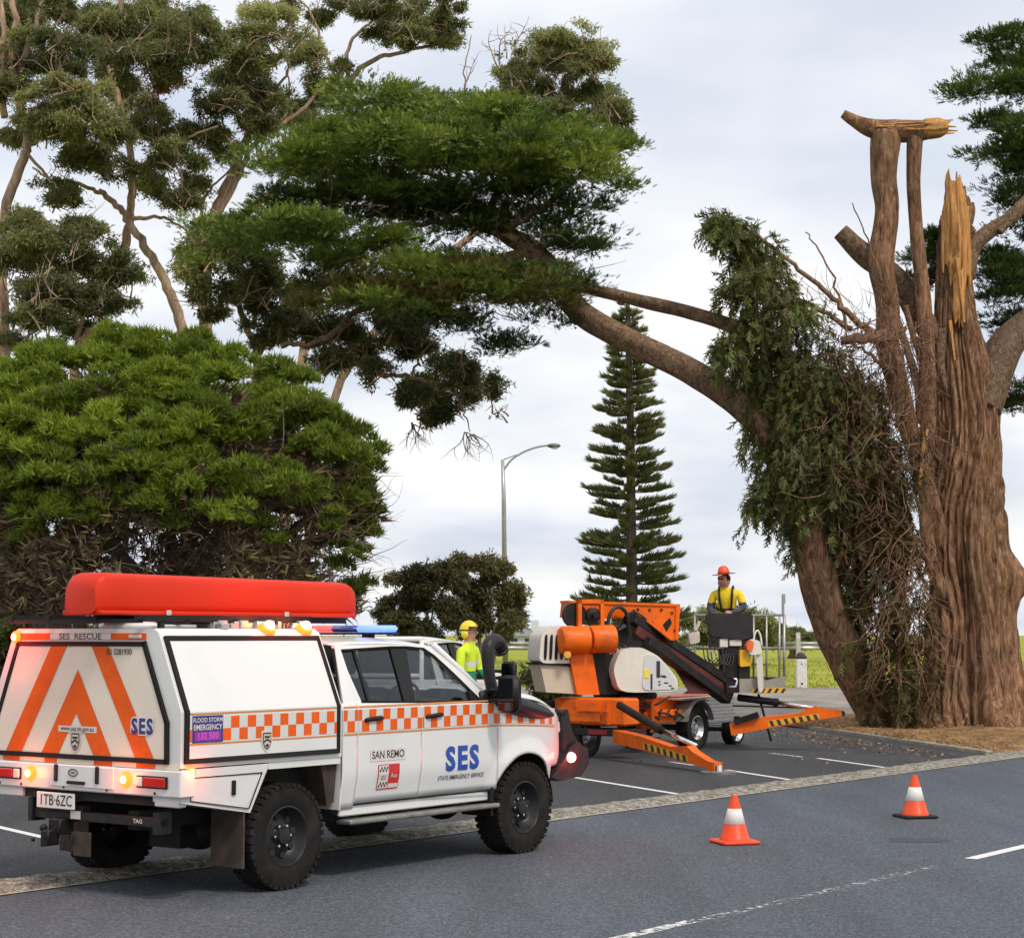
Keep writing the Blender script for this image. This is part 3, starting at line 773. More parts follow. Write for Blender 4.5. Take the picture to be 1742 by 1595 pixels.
gum_tree('gum with bright rounded clump and hanging right branch before the cypress crown', W(440, 1075, 43),
    [([(440, 1078), (440, 800), (436, 620), (430, 580), (405, 520), (385, 480)], 12, 5), ([(436, 600), (470, 575), (520, 560), (570, 545)], 7, 3), ([(490, 657), (540, 635), (575, 610), (602, 585)], 4, 2),
     ([(605, 618), (640, 635), (690, 640), (740, 652), (770, 660)], 6, 3), ([(430, 560), (440, 500), (470, 450)], 5, 2), ([(700, 638), (720, 600), (745, 575)], 3, 1.5), ([(520, 562), (570, 590), (605, 618)], 6, 5), ([(770, 660), (790, 700), (800, 735)], 3, 1)],
    [(375, 418, 72, 36, .62, -1.2), (335, 460, 40, 50, .55, -1.2), (425, 440, 62, 45, .45), (440, 500, 75, 42, .3), (370, 510, 55, 38, .32), (510, 520, 55, 45, .16), (560, 560, 60, 40, .15), (480, 560, 55, 35, .18), (620, 590, 55, 38, .15), (560, 620, 40, 30, .14), (670, 560, 52, 34, .18), (700, 590, 52, 34, .16),
     (765, 640, 52, 40, .15), (720, 655, 30, 22, .15), (700, 675, 26, 22, .16), (835, 655, 34, 26, .18), (770, 690, 45, 26, .15), (850, 705, 26, 18, .18), (650, 640, 38, 26, .15), (800, 670, 36, 26, .15), (735, 710, 26, 18, .16)], 43)
# dead drooping twigs at the end of the hanging branch belong to that gum
_g = [o for o in COL.objects if o.name.startswith('gum_tree')][-1]
mb = MB(); _s = m_per_px(43)
for (x, y) in [(700, 718), (700, 718), (705, 722), (792, 735), (800, 738), (790, 735), (805, 738), (715, 720)]:
    p = np.array(W(x, y, 43)) - np.array(_g.location)
    for k in range(3):
        q = twig(mb, p, (rng.normal(0, .8), rng.normal(0, .4), -1), rng.uniform(.45, .95), .016, .3, 6)
        twig(mb, q[3], (rng.normal(0, .8), 0, -1), .4, .009, .3, 4)
mb.build('dead_twigs', B_gum, _g, smooth=True)['kind'] = 'stuff'
gum_tree('high gum over the top of the cypress, thin arching branches against the sky', W(470, 1075, 56),
    [([(470, 1078), (500, 700), (560, 400), (584, 250), (592, 180), (600, 130), (640, 100), (690, 88), (750, 72)], 12, 3), ([(596, 150), (590, 90), (620, 45), (660, 20), (690, -20)], 5, 2), ([(690, 88), (730, 60), (770, 30)], 3, 1), ([(590, 170), (560, 110), (540, 50), (520, 10), (480, -20)], 4, 2), ([(790, 160), (792, 110), (802, 60)], 2, 1)],
    [(690, 28, 62, 26, .25), (735, 50, 50, 30, .28), (765, 70, 26, 20, .35), (640, 15, 52, 20, .25), (760, 8, 30, 14, .25), (690, 70, 40, 20, .22), (440, 20, 38, 18, .25), (490, 12, 42, 16, .25), (545, 30, 30, 18, .25), (575, 120, 18, 26, .25), (590, 8, 40, 14, .25), (650, 60, 36, 18, .2)], 56)
gum_tree('rounded olive gum crown rising right behind the cypress top', W(500, 1075, 54),
    [([(500, 1078), (560, 700), (720, 480), (880, 330), (935, 240), (950, 170), (962, 130)], 10, 4), ([(935, 240), (990, 205), (1020, 190), (1050, 200)], 4, 2), ([(945, 190), (910, 150), (880, 130)], 3, 1.5), ([(940, 215), (975, 170), (1005, 140)], 3, 1.5)],
    [(960, 85, 62, 34, .55, -1), (1000, 110, 48, 44, .52, -1), (905, 105, 46, 38, .42), (880, 140, 38, 34, .32), (955, 140, 60, 42, .36), (1020, 165, 48, 42, .45), (1040, 205, 40, 36, .42), (930, 190, 55, 30, .28), (985, 205, 55, 30, .35), (870, 175, 30, 24, .28), (1060, 240, 22, 18, .35), (905, 215, 45, 22, .28)], 54)
_g = [o for o in COL.objects if o.name.startswith('gum_tree')][-1]
mb = MB()
for (x, y, dx) in [(850, 110, -.5), (862, 100, .1), (850, 120, -.8), (870, 95, .4), (790, 155, .05)]:
    p = np.array(W(x, y, 54)) - np.array(_g.location)
    q = twig(mb, p, (dx, rng.normal(0, .3), 1), 1.3, .03, .22, 7)
    for k in (2, 3, 4, 5): twig(mb, q[k], (rng.normal(0, 1), 0, .7), .5, .016, .3, 5)
mb.build('dead_twigs', B_gum, _g, smooth=True)['kind'] = 'stuff'

# ------------------------------------------------------------------ paperbark dome (melaleuca)
def paperbark():
    Y0 = 33.0; s = m_per_px(Y0); base = W(250, 1080, Y0); base.z = -.02
    root = empty('paperbark_tree', base); B = np.array(base)
    def pt(x, y, dz=0.0): return np.array(W(x, y, Y0 + dz)) - B
    # dome profile measured in the photograph: half width against height
    cx = 225
    clumps = []
    for k in range(330):
        th = math.acos(rng.uniform(-.12, 1.0)); ph = rng.uniform(0, 2*PI)
        hx, hy, hd = math.sin(th)*math.cos(ph), math.cos(th), math.sin(th)*math.sin(ph)
        if hd > .25 and rng.random() < .6: continue
        y = 862 - 262*math.copysign(abs(hy)**.9, hy) + rng.uniform(-8, 8)
        if y > 790 and rng.random() < .45: continue
        if mnoise.noise(Vector((hx*3.2, hy*3.2, hd*3.2 + 4))) < -.24: continue
        x = cx + 14*hy + hx*385
        rr_ = rng.uniform(26, 54)
        clumps.append((x, y, hd*385*s*.85, rr_, rr_*rng.uniform(.5, .75)))
    clumps += [(200, 800, -3.6, 50, 22), (308, 832, -3.7, 34, 28), (440, 820, -3.4, 60, 24), (520, 840, -3, 45, 20), (605, 985, -1, 36, 26), (618, 880, 0, 26, 14), (625, 915, 0, 20, 12), (20, 850, -3, 40, 24), (60, 800, -3.3, 60, 26), (560, 760, -2, 50, 28), (590, 950, -.8, 40, 20), (160, 880, -3.4, 30, 16), (100, 872, -3.4, 36, 18), (262, 868, -3.6, 34, 18), (385, 880, -3.5, 34, 18), (470, 905, -3.0, 34, 16), (545, 885, -2.4, 34, 18), (598, 835, -1.4, 34, 24), (40, 905, -3, 34, 16), (610, 800, -.8, 30, 24)]
    L = Leaves()
    for (x, y, dz, rx, ry) in clumps:
        c = pt(x, y, dz); r = np.array([rx*s, rx*s*.85, ry*s*1.2])
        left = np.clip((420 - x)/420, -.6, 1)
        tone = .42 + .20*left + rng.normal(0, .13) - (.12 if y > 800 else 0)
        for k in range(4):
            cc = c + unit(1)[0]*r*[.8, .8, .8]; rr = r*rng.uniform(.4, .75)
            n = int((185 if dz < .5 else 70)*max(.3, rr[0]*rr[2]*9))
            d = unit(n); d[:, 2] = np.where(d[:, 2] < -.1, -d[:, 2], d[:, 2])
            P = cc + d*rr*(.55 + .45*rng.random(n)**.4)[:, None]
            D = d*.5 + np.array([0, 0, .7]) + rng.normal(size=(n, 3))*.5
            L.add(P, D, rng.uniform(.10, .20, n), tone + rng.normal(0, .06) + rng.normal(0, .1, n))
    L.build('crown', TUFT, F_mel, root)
    # dry twig mass under the green shell
    mb = MB()
    for k in range(2200):
        a = rng.uniform(0, 2*PI); q = math.sqrt(rng.random()); y = rng.uniform(770, 1050)
        hw = np.interp(y, [760, 840, 930, 1020], [380, 418, 415, 375])
        p = pt(cx + math.cos(a)*q*hw, y, math.sin(a)*q*hw*s*.78)
        d = p - np.array([0, 0, 1.2]); d[2] = d[2]*.25 + .15
        pts = twig(mb, p, -d*np.array([1, 1, .3]) + rv(.9) if rng.random() < .3 else d + rv(.9), rng.uniform(.5, 1.3), rng.uniform(.006, .013), .3, 5)
    mb.build('dry_twigs', B_mel, root, smooth=True)['kind'] = 'stuff'
    Lb = Leaves(); n = 15000
    a = rng.uniform(0, 2*PI, n); q = np.sqrt(rng.random(n)); q = np.where(rng.random(n) < .5, .75+.25*rng.random(n), q); y = rng.uniform(800, 1045, n)
    hw = np.interp(y, [760, 840, 930, 1020], [388, 426, 424, 388])
    P = np.array([pt(cx + math.cos(A)*Q*H_, yy, math.sin(A)*Q*H_*s*.8) for A, Q, H_, yy in zip(a, q, hw, y)])
    gap = np.array([mnoise.noise(Vector((p[0]*.9, p[1]*.9, p[2]*1.1))) for p in P]) > .0
    D = np.stack([np.cos(a), np.sin(a), np.full(n, .35)], 1) + rng.normal(size=(n, 3))*.7
    Lb.add(P[gap], D[gap], rng.uniform(.18, .34, gap.sum()), rng.random(gap.sum()))
    n = 6000; d = unit(n); d[:, 2] = np.abs(d[:, 2]); q = .55 + .35*rng.random(n)
    P = pt(cx, 862) + d*q[:, None]*np.array([385*s, 385*s*.85, 250*s])
    Lb.add(P, d + rng.normal(size=(n, 3))*.6, rng.uniform(.2, .4, n), rng.uniform(.0, .9, n))
    Lb.build('dry_foliage', TUFT, F_melb, root)
    # leaning trunks and limbs
    for i, (pts, r0, r1) in enumerate([
        ([(300, 1090, 0), (262, 1030, -.3), (232, 985, -.6), (200, 935, -1.0), (170, 880, -1.4), (150, 820, -1.6)], 20, 9),
        ([(110, 1090, -.5), (105, 1010, -.6), (112, 940, -.4), (150, 870, 0)], 52, 18),
        ([(300, 1090, .2), (330, 1010, 0), (365, 940, -.3), (380, 880, -.5), (420, 800, -.8)], 16, 7),
        ([(310, 1090, .3), (350, 1020, .2), (420, 960, .1), (470, 920, 0), (540, 870, -.3)], 15, 6),
        ([(320, 1090, 0), (295, 1000, .4), (290, 920, .5), (300, 840, .5)], 14, 7),
        ([(200, 935, -1), (150, 925, -1.6), (100, 930, -2.2), (40, 900, -2.6)], 8, 3),
        ([(180, 900, -1.2), (130, 870, -1.8), (80, 850, -2.4)], 7, 3), ([(330, 1040, 0), (400, 1000, -.4), (470, 1000, -.6), (540, 960, -.8)], 9, 4),
        ([(365, 940, -.3), (400, 900, -1), (450, 870, -1.6), (500, 850, -2)], 7, 3), ([(210, 950, -.9), (215, 900, -1.6), (205, 840, -2.2), (215, 790, -2.8)], 6, 2.5),
        ([(350, 860, -2.4), (350, 815, -2.9), (345, 790, -3.2)], 4, 2), ([(350, 830, -2.8), (375, 805, -3.2), (385, 785, -3.3)], 3, 1.5), ([(232, 850, -2.8), (255, 830, -3), (262, 800, -3.3)], 4, 2)]):
        pp = [pt(*p) for p in pts]
        if i < 5: pp[0] = np.array([pp[0][0]*.9 + (.0), pp[0][1], -.15])
        mb = MB(); limb(mb, pp, r0*s, r1*s, 12, 6, .1, .02)
        mb.build('trunk' if i < 5 else 'branch', B_mel, root, smooth=True)
    tag(root, 'broad domed paperbark with bright green top behind the rescue ute', 'tree')
paperbark()
# leafy understorey seen through the gaps at the left edge
def low_bush(name, label, cx, cy, rx, ry, Y, tones, dens=1.0, stems=5, group=None, mfol=None, size=.24, gy=1085):
    base = W(cx, gy, Y); s = m_per_px(Y); base.z = terrain(base.x, base.y) - .05
    root = empty(name, base); B = np.array(base); L = Leaves()
    for k in range(26):
        x = cx + rng.uniform(-.78, .78)*rx; u = (x-cx)/rx; y = cy + rng.uniform(-.7, .8)*ry*math.sqrt(1-u*u)
        c = np.array(W(x, y, Y + rng.uniform(-.5, .5)*min(rx*s, 1.5))) - B
        r = np.array([rx*s*rng.uniform(.16, .36), rx*s*.28, ry*s*rng.uniform(.16, .34)])
        gum_clump(L, c, r, int(210*dens), tones + rng.normal(0, .13), size)
    L.build('crown', GUM, mfol or F_bush, root)
    for k in range(stems):
        mb = MB(); x = cx + rng.uniform(-.3, .3)*rx; p0 = np.array([rng.uniform(-.3, .3), 0, 0]); p2 = np.array(W(cx + rng.uniform(-.6, .6)*rx, cy, Y)) - B
        limb(mb, [p0, (p0+p2)/2 + rv(.15), p2], .07, .025, 6, 4, .05); mb.build('trunk', B_mel, root, smooth=True)
    tag(root, label, 'tree' if ry > 60 else 'shrub', group)
    return root

low_bush('tree', 'grey olive gum with thin crown left behind the street lamp', 725, 1030, 85, 78, 60, .28, 2.6)
low_bush('tree', 'taller leafy gum standing right at the foot of the street lamp pole', 826, 1015, 72, 92, 61, .55, 2.5)
low_bush('shrub', 'green shrub behind the basket and the worker', 1250, 1068, 90, 50, 70, .45, 1.6, mfol=F_gum)
low_bush('shrub', 'low dark shrub beyond the guard rail beside the white bollard', 1352, 1085, 34, 18, 80, .3, .7, mfol=F_gum, gy=1105)
low_bush('shrub', 'small dark shrub half hidden behind the hanging branch beyond the rail', 1420, 1092, 26, 12, 82, .25, .5, mfol=F_gum, gy=1105)
low_bush('shrub', 'dense shrub under the left edge of the paperbark', 20, 1090, 80, 110, 38, .3, 1.0, mfol=F_gum)
low_bush('shrub', 'dark brush behind the orange lift turntable', 938, 1165, 44, 36, 42, .15, .8, mfol=F_gum, gy=1215)
low_bush('shrub', 'leafy brush behind the paperbark trunks and the roof pod', 330, 1130, 270, 90, 41, .2, 1.6, mfol=F_gum)

# ------------------------------------------------------------------ norfolk pine
def norfolk():
    Y = 66.0; s = m_per_px(Y); base = W(1075, 1090, Y); base.z = terrain(base.x, Y) - .05
    root = empty('norfolk_pine', base); B = np.array(base)
    top = np.array(W(1068, 512, Y)) - B; Ht = top[2]
    mb = MB(); limb(mb, [(0, 0, 0), (0, 0, Ht*.5), top*.9 + [0, 0, Ht*.04], top], .24, .03, 12, 8, .04)
    mb.build('trunk', B_nor, root, smooth=True)
    L = Leaves(); br = MB()
    z = .9
    while z < Ht*.985:
        f = z/Ht; R = float(np.interp(f, [0, .12, .3, .55, .8, .93, 1], [2.15, 1.9, 1.6, 1.32, .86, .5, .13]))*1.0
        nb = 7 if f < .85 else 5; a0 = rng.uniform(0, 6)
        for k in range(nb):
            a = a0 + 2*PI*k/nb + rng.normal(0, .14); RR = R*rng.uniform(.7, 1.16)
            c = np.array([top[0]*f, top[1]*f, z + rng.normal(0, .17)]); dr = np.array([math.cos(a), math.sin(a), 0])
            m = 9; ts = np.linspace(0, 1, m)
            pts = [c + dr*RR*t + np.array([0, 0, RR*(-.16*t + .22*t*t)]) for t in ts]
            br.tube(pts, [.035*(1-.75*t)*(1.2-f*.6) for t in ts], 4, cap=False)
            nf = int(60*RR)+9
            tt = rng.uniform(.25, 1, nf)
            P = np.array([c + dr*RR*t + np.array([0, 0, RR*(-.16*t + .22*t*t)]) for t in tt])
            side = np.where(rng.random(nf) < .5, -1, 1)[:, None]*np.array([-dr[1], dr[0], 0])[None]
            D = dr[None]*rng.uniform(.4, 1.0, nf)[:, None] + side*rng.uniform(.1, .9, nf)[:, None]*(1.15-tt)[:, None] + np.array([0, 0, 1])*rng.uniform(.25, .8, nf)[:, None]
            L.add(P, D, rng.uniform(.2, .44, nf)*(1 - .2*f), .42 + .2*f + rng.normal(0, .18, nf))
        z += float(np.interp(f, [0, .8, 1], [.39, .26, .18]))
    def finger():
        bl = []
        for k in range(3):
            d = np.array([1, rng.normal(0, .18), rng.normal(0, .18)])
            bl.append(blade(rv(.05), d, 1.0, .12, rv()))
        return template(bl)
    L.build('crown', [finger() for _ in range(4)], F_nor, root)
    br.build('branches', B_nor, root, smooth=True)['kind'] = 'stuff'
    tag(root, 'tall slender norfolk pine rising behind the orange lift', 'tree')
norfolk()
# ------------------------------------------------------------------ the broken cypress
def cypress():
    Y0 = 39.5; s = m_per_px(Y0); base = G(1645, 1238); base.y = Y0; base.z = 0.0
    root = empty('cypress_tree', base); B = np.array(base)
    def pt(x, y, dz=0.0): return np.array(W(x, y, Y0 + dz)) - B
    # main trunk: buttressed, twisted flutes, a burl on its right side
    prof = [(1660, 1262, 125), (1655, 1240, 106), (1652, 1210, 90), (1652, 1170, 77), (1650, 1110, 68), (1649, 1050, 63), (1647, 990, 61), (1644, 930, 58), (1643, 860, 56), (1643, 780, 55), (1643, 700, 53), (1640, 640, 50), (1632, 590, 41), (1626, 540, 33), (1624, 480, 28), (1624, 410, 26), (1626, 370, 23), (1627, 335, 17)]
    zs = [pt(x, y)[2] for x, y, r in prof]; xs = [pt(x, y)[0] for x, y, r in prof]; rs = [r*s for x, y, r in prof]
    nA, nZ = 180, 170; vs, fs = [], []
    for j in range(nZ + 1):
        z = zs[0] + (zs[-1] - zs[0])*j/nZ
        cx = np.interp(z, zs, xs); r0 = np.interp(z, zs, rs)
        for i in range(nA):
            a = 2*PI*i/nA
            tw = a + .25*math.sin(z*.55) + .10*math.sin(z*1.7 + 1)
            low = math.exp(-max(0, z)/1.6)
            f = 1 + (.10 + .16*low)*math.sin(5*tw + 1.2) * (.6 + .4*math.sin(z*.6)) + .05*math.sin(9*tw + z*.35)
            # stringy bark ridges
            q = 17*tw/1.0 + 1.6*mnoise.noise(Vector((math.cos(a)*2.2, math.sin(a)*2.2, z*.55)))
            rid = abs(math.sin(q + 2.4*mnoise.noise(Vector((math.cos(a)*4, math.sin(a)*4, z*.8)))))**.55
            fine = mnoise.noise(Vector((math.cos(a)*16, math.sin(a)*16, z*1.6)))
            rr = r0*f + (.15*(rid - .75) + .06*fine)*min(1, r0/.5)
            # burl at the right
            da = math.atan2(math.sin(a), math.cos(a)); dz_ = (z - 3.15)
            rr += .42*math.exp(-(da/.42)**2 - (dz_/.42)**2)*(1 + .3*fine)
            if j > nZ*.93: rr *= 1 + .5*mnoise.noise(Vector((math.cos(a)*4, math.sin(a)*4, z*3)))
            zz = z
            if j == nZ: zz += .5*mnoise.noise(Vector((math.cos(a)*3, math.sin(a)*3, 8)))
            vs.append((cx + rr*math.cos(a), rr*math.sin(a)*.95, zz))
    for j in range(nZ):
        for i in range(nA): fs.append((j*nA+i, j*nA+(i+1) % nA, (j+1)*nA+(i+1) % nA, (j+1)*nA+i))
    fs.append(tuple(nZ*nA + i for i in range(nA)))
    mb = MB(); mb.add(vs, fs); t = mb.build('trunk', B_cyp, root, smooth=True); t['label'] = 'thick fluted main trunk, snapped off at the top'
    # leaning second trunk running on into the long limb
    def ridged(pts, r, name, m, n=40, label=None, sub=14, amp=1.0, flat=1.0):
        P = smooth_path(pts, sub); k = len(P); R = np.interp(np.linspace(0, 1, k), np.linspace(0, 1, len(r)), r)*s
        ph = random.random()*9
        def fn(a, l): return 1 + amp*(.07*math.sin(3*a + l*.5 + ph) + .06*abs(math.sin(6*a + l*.35 + 1.5*mnoise.noise(Vector((math.cos(a)*2, math.sin(a)*2, l*.8 + ph))))) + .06*mnoise.noise(Vector((math.cos(a)*4, math.sin(a)*4, l*2 + ph))))
        mb = MB(); mb.tube(P, list(R), n, fn=fn); o = mb.build(name, m, root, smooth=True)
        if label: o['label'] = label
        return o
    ridged([pt(1512, 1240, -.3), pt(1492, 1200, -.4), pt(1448, 1125, -.6), pt(1408, 1035, -.8), pt(1386, 950, -1), pt(1368, 880, -1), pt(1335, 790, -.9), pt(1290, 705, -.8)], [46, 36, 33, 31, 30, 29, 27, 24], 'trunk', B_cyp, 48, 'leaning second trunk, sweeping out to the left')
    ridged([pt(1300, 722, -.8), pt(1240, 672, -.7), pt(1170, 628, -.6), pt(1110, 598, -.4), pt(1050, 568, -.2), pt(985, 528, 0), pt(945, 470, 0), pt(905, 425, .2), pt(862, 398, .3), pt(828, 362, .4)], [24, 22, 21, 20, 20, 20, 20, 17, 15, 11], 'limb', B_limb, 32, 'long bare limb reaching across the sky to the left crown')
    ridged([pt(1345, 610, -.5), pt(1290, 575, -.5), pt(1240, 552, -.4), pt(1170, 530, -.2), pt(1110, 516, -.1), pt(1050, 502, 0), pt(990, 488, .1), pt(930, 470, .2)], [13, 12, 12, 11, 11, 10, 9, 8], 'limb', B_limb, 24)
    # upright broken stems with the bridge of split timber across them
    ridged([pt(1604, 930, -.3), pt(1580, 840, -.45), pt(1552, 750, -.5), pt(1530, 660, -.5), pt(1512, 590, -.5), pt(1511, 520, -.5), pt(1500, 445, -.5), pt(1509, 360, -.5), pt(1503, 300, -.5), pt(1507, 226, -.5)], [14, 14, 15, 17, 19, 19, 21, 19, 21, 25], 'broken_stem', B_cyp, 32, 'thick upright stem left under the split crosspiece')
    ridged([pt(1618, 1030, -.4), pt(1588, 970, -.5), pt(1575, 890, -.5), pt(1576, 800, -.5), pt(1579, 690, -.5), pt(1577, 590, -.5), pt(1571, 500, -.5), pt(1560, 400, -.5), pt(1554, 310, -.5), pt(1556, 232, -.5)], [11, 11, 11, 12, 13, 13, 12, 11, 11, 13], 'broken_stem', B_cyp, 28, 'thinner upright stem right under the split crosspiece')
    ridged([pt(1434, 193, -.5), pt(1452, 204, -.5), pt(1480, 216, -.5), pt(1520, 222, -.5), pt(1565, 222, -.5), pt(1600, 218, -.5)], [7, 10, 15, 19, 17, 11], 'crosspiece', B_cyp, 24, 'horizontal split timber bridging the two stems')
    mb = MB()
    def sliver(x0, y0, x1, y1, w, th, dz, tip=.15):
        p, q = Vector(pt(x0, y0, dz)), Vector(pt(x1, y1, dz)); mb.beam(p, q, th, w*s, up=(0, -1, 0), w2=th*.5, h2=w*s*tip)
    P_ = smooth_path([pt(1556, 219, -.55), pt(1578, 219, -.55), pt(1598, 217, -.55), pt(1612, 216, -.55)], 8); k_ = len(P_)
    R_ = np.interp(np.linspace(0, 1, k_), [0, .3, .7, 1], [8, 15, 14, 9])*s
    mb.tube(P_, list(R_), 28, fn=lambda a, l: 1 + .5*mnoise.noise(Vector((math.cos(a)*4, math.sin(a)*4, l*.8))) + .15*math.sin(7*a))
    for k_ in range(14):
        a_ = rng.uniform(0, 6.3); yy = 217 + 11*math.sin(a_); x0 = rng.uniform(1560, 1600); x1 = rng.uniform(1606, 1631)
        sliver(x0, yy, x1, yy + rng.uniform(-3, 3), rng.uniform(3, 8), .05, -.55 - .14*math.cos(a_), .1)
    for k_ in range(9):
        x0 = rng.uniform(1475, 1560); sliver(x0, rng.uniform(206, 222), x0 + rng.uniform(30, 60), rng.uniform(208, 222), rng.uniform(1.5, 4), .03, -.735, .2)
    o = mb.build('split_wood', B_wood, root, smooth=True); o['label'] = 'pale torn wood on the crosspiece'
    # splintered face of the main stem: a torn shell with a jagged rim, ribbed along the grain
    def torn(x0, x1, ybot, ytop, rad, dep, nm, label=None, seed=0, n=26, m=22):
        p0, p1 = pt(x0, ybot, dep), pt(x1, ybot, dep); zt = pt(x0, ytop, dep)[2]; zb_ = p0[2]; vs = []; fs = []
        for i in range(n + 1):
            u = i/n; an = (u - .5)*2.2
            jag = .55*mnoise.noise(Vector((u*3.1 + seed, 4, 0))) + .35*mnoise.noise(Vector((u*9 + seed, 1, 0))) - .5*abs(u - .55)
            jb = .9*abs(mnoise.noise(Vector((u*4.3 + seed, 9, 0)))) + .3*mnoise.noise(Vector((u*13 + seed, 2, 0)))
            top_ = zt + jag*(zt - zb_)*.5; bot_ = zb_ - jb*(zt - zb_)*.55 + .35*(zt - zb_)*abs(u - .5)
            rib = .035*mnoise.noise(Vector((u*15 + seed, 0, 0))) + .02*math.sin(u*60)
            for j in range(m + 1):
                v = j/m; z = bot_ + (top_ - bot_)*v
                rr = 1 + .25*mnoise.noise(Vector((u*6 + seed, v*2, 3)))
                x = p0[0] + (p1[0] - p0[0])*u + .03*mnoise.noise(Vector((u*5, v*3, seed)))
                y = p0[1] - rad*math.cos(an)*rr*(.6 + .4*math.sin(PI*min(1, v*1.0))) - rib - .04*mnoise.noise(Vector((u*22, v*1.5, seed)))
                vs.append((x, y, z))
        for i in range(n):
            for j in range(m): a_ = i*(m+1) + j; fs.append((a_, a_ + m + 1, a_ + m + 2, a_ + 1))
        q = MB(); q.add(vs, fs); o = q.build(nm, B_wood, root, smooth=True, solid=.03)
        if label: o['label'] = label
    torn(1602, 1650, 475, 322, .30, -.20, 'split_wood', 'fresh orange splintered face of the snapped trunk top', 1.3)
    torn(1608, 1638, 440, 300, .36, -.24, 'split_wood', None, 5.1, 16)
    torn(1620, 1640, 540, 455, .20, -.34, 'split_wood', None, 8.7, 12)
    mb = MB(); sliver(1628, 440, 1641, 548, 13, .07, -.58, .12); mb.build('splinter', B_wood, root)
    mb = MB(); sliver(1616, 545, 1626, 625, 8, .06, -.52); mb.build('splinter', B_wood, root)
    mb = MB(); sliver(1574, 730, 1563, 832, 12, .1, -.68, .15); mb.build('splinter', B_wood, root)
    ridged([pt(1430, 393, -.1), pt(1455, 418, -.1), pt(1482, 440, -.1), pt(1530, 478, 0), pt(1560, 530, 0), pt(1600, 590, .1)], [14, 17, 19, 18, 19, 20], 'limb_stub', B_limb, 28, 'sawn stub leaning left across the stems')
    ridged([pt(1665, 690, 0), pt(1692, 625, 0), pt(1718, 580, .1), pt(1752, 548, .2), pt(1800, 520, .4), pt(1860, 480, .6)], [40, 33, 27, 25, 23, 18], 'limb', B_limb, 32)
    ridged([pt(1640, 470, 0), pt(1655, 420, 0), pt(1690, 388, 0), pt(1722, 368, 0), pt(1760, 330, .1), pt(1830, 300, .3)], [18, 14, 12, 11, 10, 9], 'limb', B_limb, 24)
    ridged([pt(1648, 380, .1), pt(1653, 360, .1), pt(1652, 345, .1)], [7, 6, 5], 'limb_stub', B_limb, 12)
    ridged([pt(1700, 395, -.1), pt(1722, 370, -.1), pt(1733, 345, -.1)], [7, 7, 5], 'limb_stub', B_limb, 12)
    for pts, r in [([(1525, 540), (1545, 600), (1562, 660), (1566, 720)], [6, 6, 7, 8]), ([(1530, 600), (1540, 680), (1552, 760), (1560, 840)], [7, 6, 6, 5]), ([(1604, 560), (1600, 620), (1616, 680)], [8, 7, 4]),
                   ([(1540, 520), (1560, 590), (1580, 640)], [5, 5, 5])]:
        ridged([pt(x, y, -.4) for x, y in pts], r, 'broken_branch', B_limb, 14)
    # ---- the left crown carried by the long limb: flat layered pads
    A, Bl = Leaves(), Leaves()
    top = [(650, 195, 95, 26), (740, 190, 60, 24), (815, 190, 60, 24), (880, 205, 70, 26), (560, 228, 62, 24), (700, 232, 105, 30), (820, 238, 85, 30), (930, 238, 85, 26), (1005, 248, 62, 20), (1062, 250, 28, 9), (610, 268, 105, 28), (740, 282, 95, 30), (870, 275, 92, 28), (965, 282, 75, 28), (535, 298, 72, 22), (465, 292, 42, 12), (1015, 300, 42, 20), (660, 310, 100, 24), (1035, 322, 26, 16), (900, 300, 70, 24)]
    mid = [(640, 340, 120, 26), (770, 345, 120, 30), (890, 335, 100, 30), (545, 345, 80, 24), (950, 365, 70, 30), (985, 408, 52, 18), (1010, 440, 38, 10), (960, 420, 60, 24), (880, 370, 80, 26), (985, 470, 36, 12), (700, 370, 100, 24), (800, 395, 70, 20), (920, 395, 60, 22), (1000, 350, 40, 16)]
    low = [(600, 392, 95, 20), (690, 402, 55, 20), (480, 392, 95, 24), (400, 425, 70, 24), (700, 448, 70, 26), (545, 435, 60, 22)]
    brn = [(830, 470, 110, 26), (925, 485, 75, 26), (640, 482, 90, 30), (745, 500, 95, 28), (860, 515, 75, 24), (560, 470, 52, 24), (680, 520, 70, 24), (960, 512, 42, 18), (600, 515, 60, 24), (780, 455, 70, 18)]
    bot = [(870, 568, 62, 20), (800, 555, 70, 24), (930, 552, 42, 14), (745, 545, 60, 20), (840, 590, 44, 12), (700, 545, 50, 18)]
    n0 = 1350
    for grp, L, tone, dens in ((top, A, .66, 1.0), (mid, A, .26, .8), (low, A, .6, 1.0), (brn, Bl, .45, .9), (bot, A, .15, .6)):  # mid and bottom pads darker: underside shade put into their tone
        for (x, y, rx, ry) in grp:
            for dz in ((-1.3, .9) if (rx > 58 and grp is not mid and grp is not bot) else (-.1,)):
                d = dz + rng.uniform(-.5, .5)
                c = pt(x + rng.uniform(-14, 14), y + rng.uniform(-16, 16) - dz*3, d); r = np.array([rx*s*1.02, rx*s*.95, ry*s*1.15])
                n = int(n0*dens*max(.2, r[0]*r[1]*.85))
                for k in range(4):
                    o = np.array([*(rng.normal(size=2)*.42), rng.normal()*.3])
                    pad(A if (L is Bl and rng.random() < .45) else L, c + o*r, r*[.6, .6, .7*rng.uniform(.6, 1.3)], n//4, tone + rng.normal(0, .15), .178)
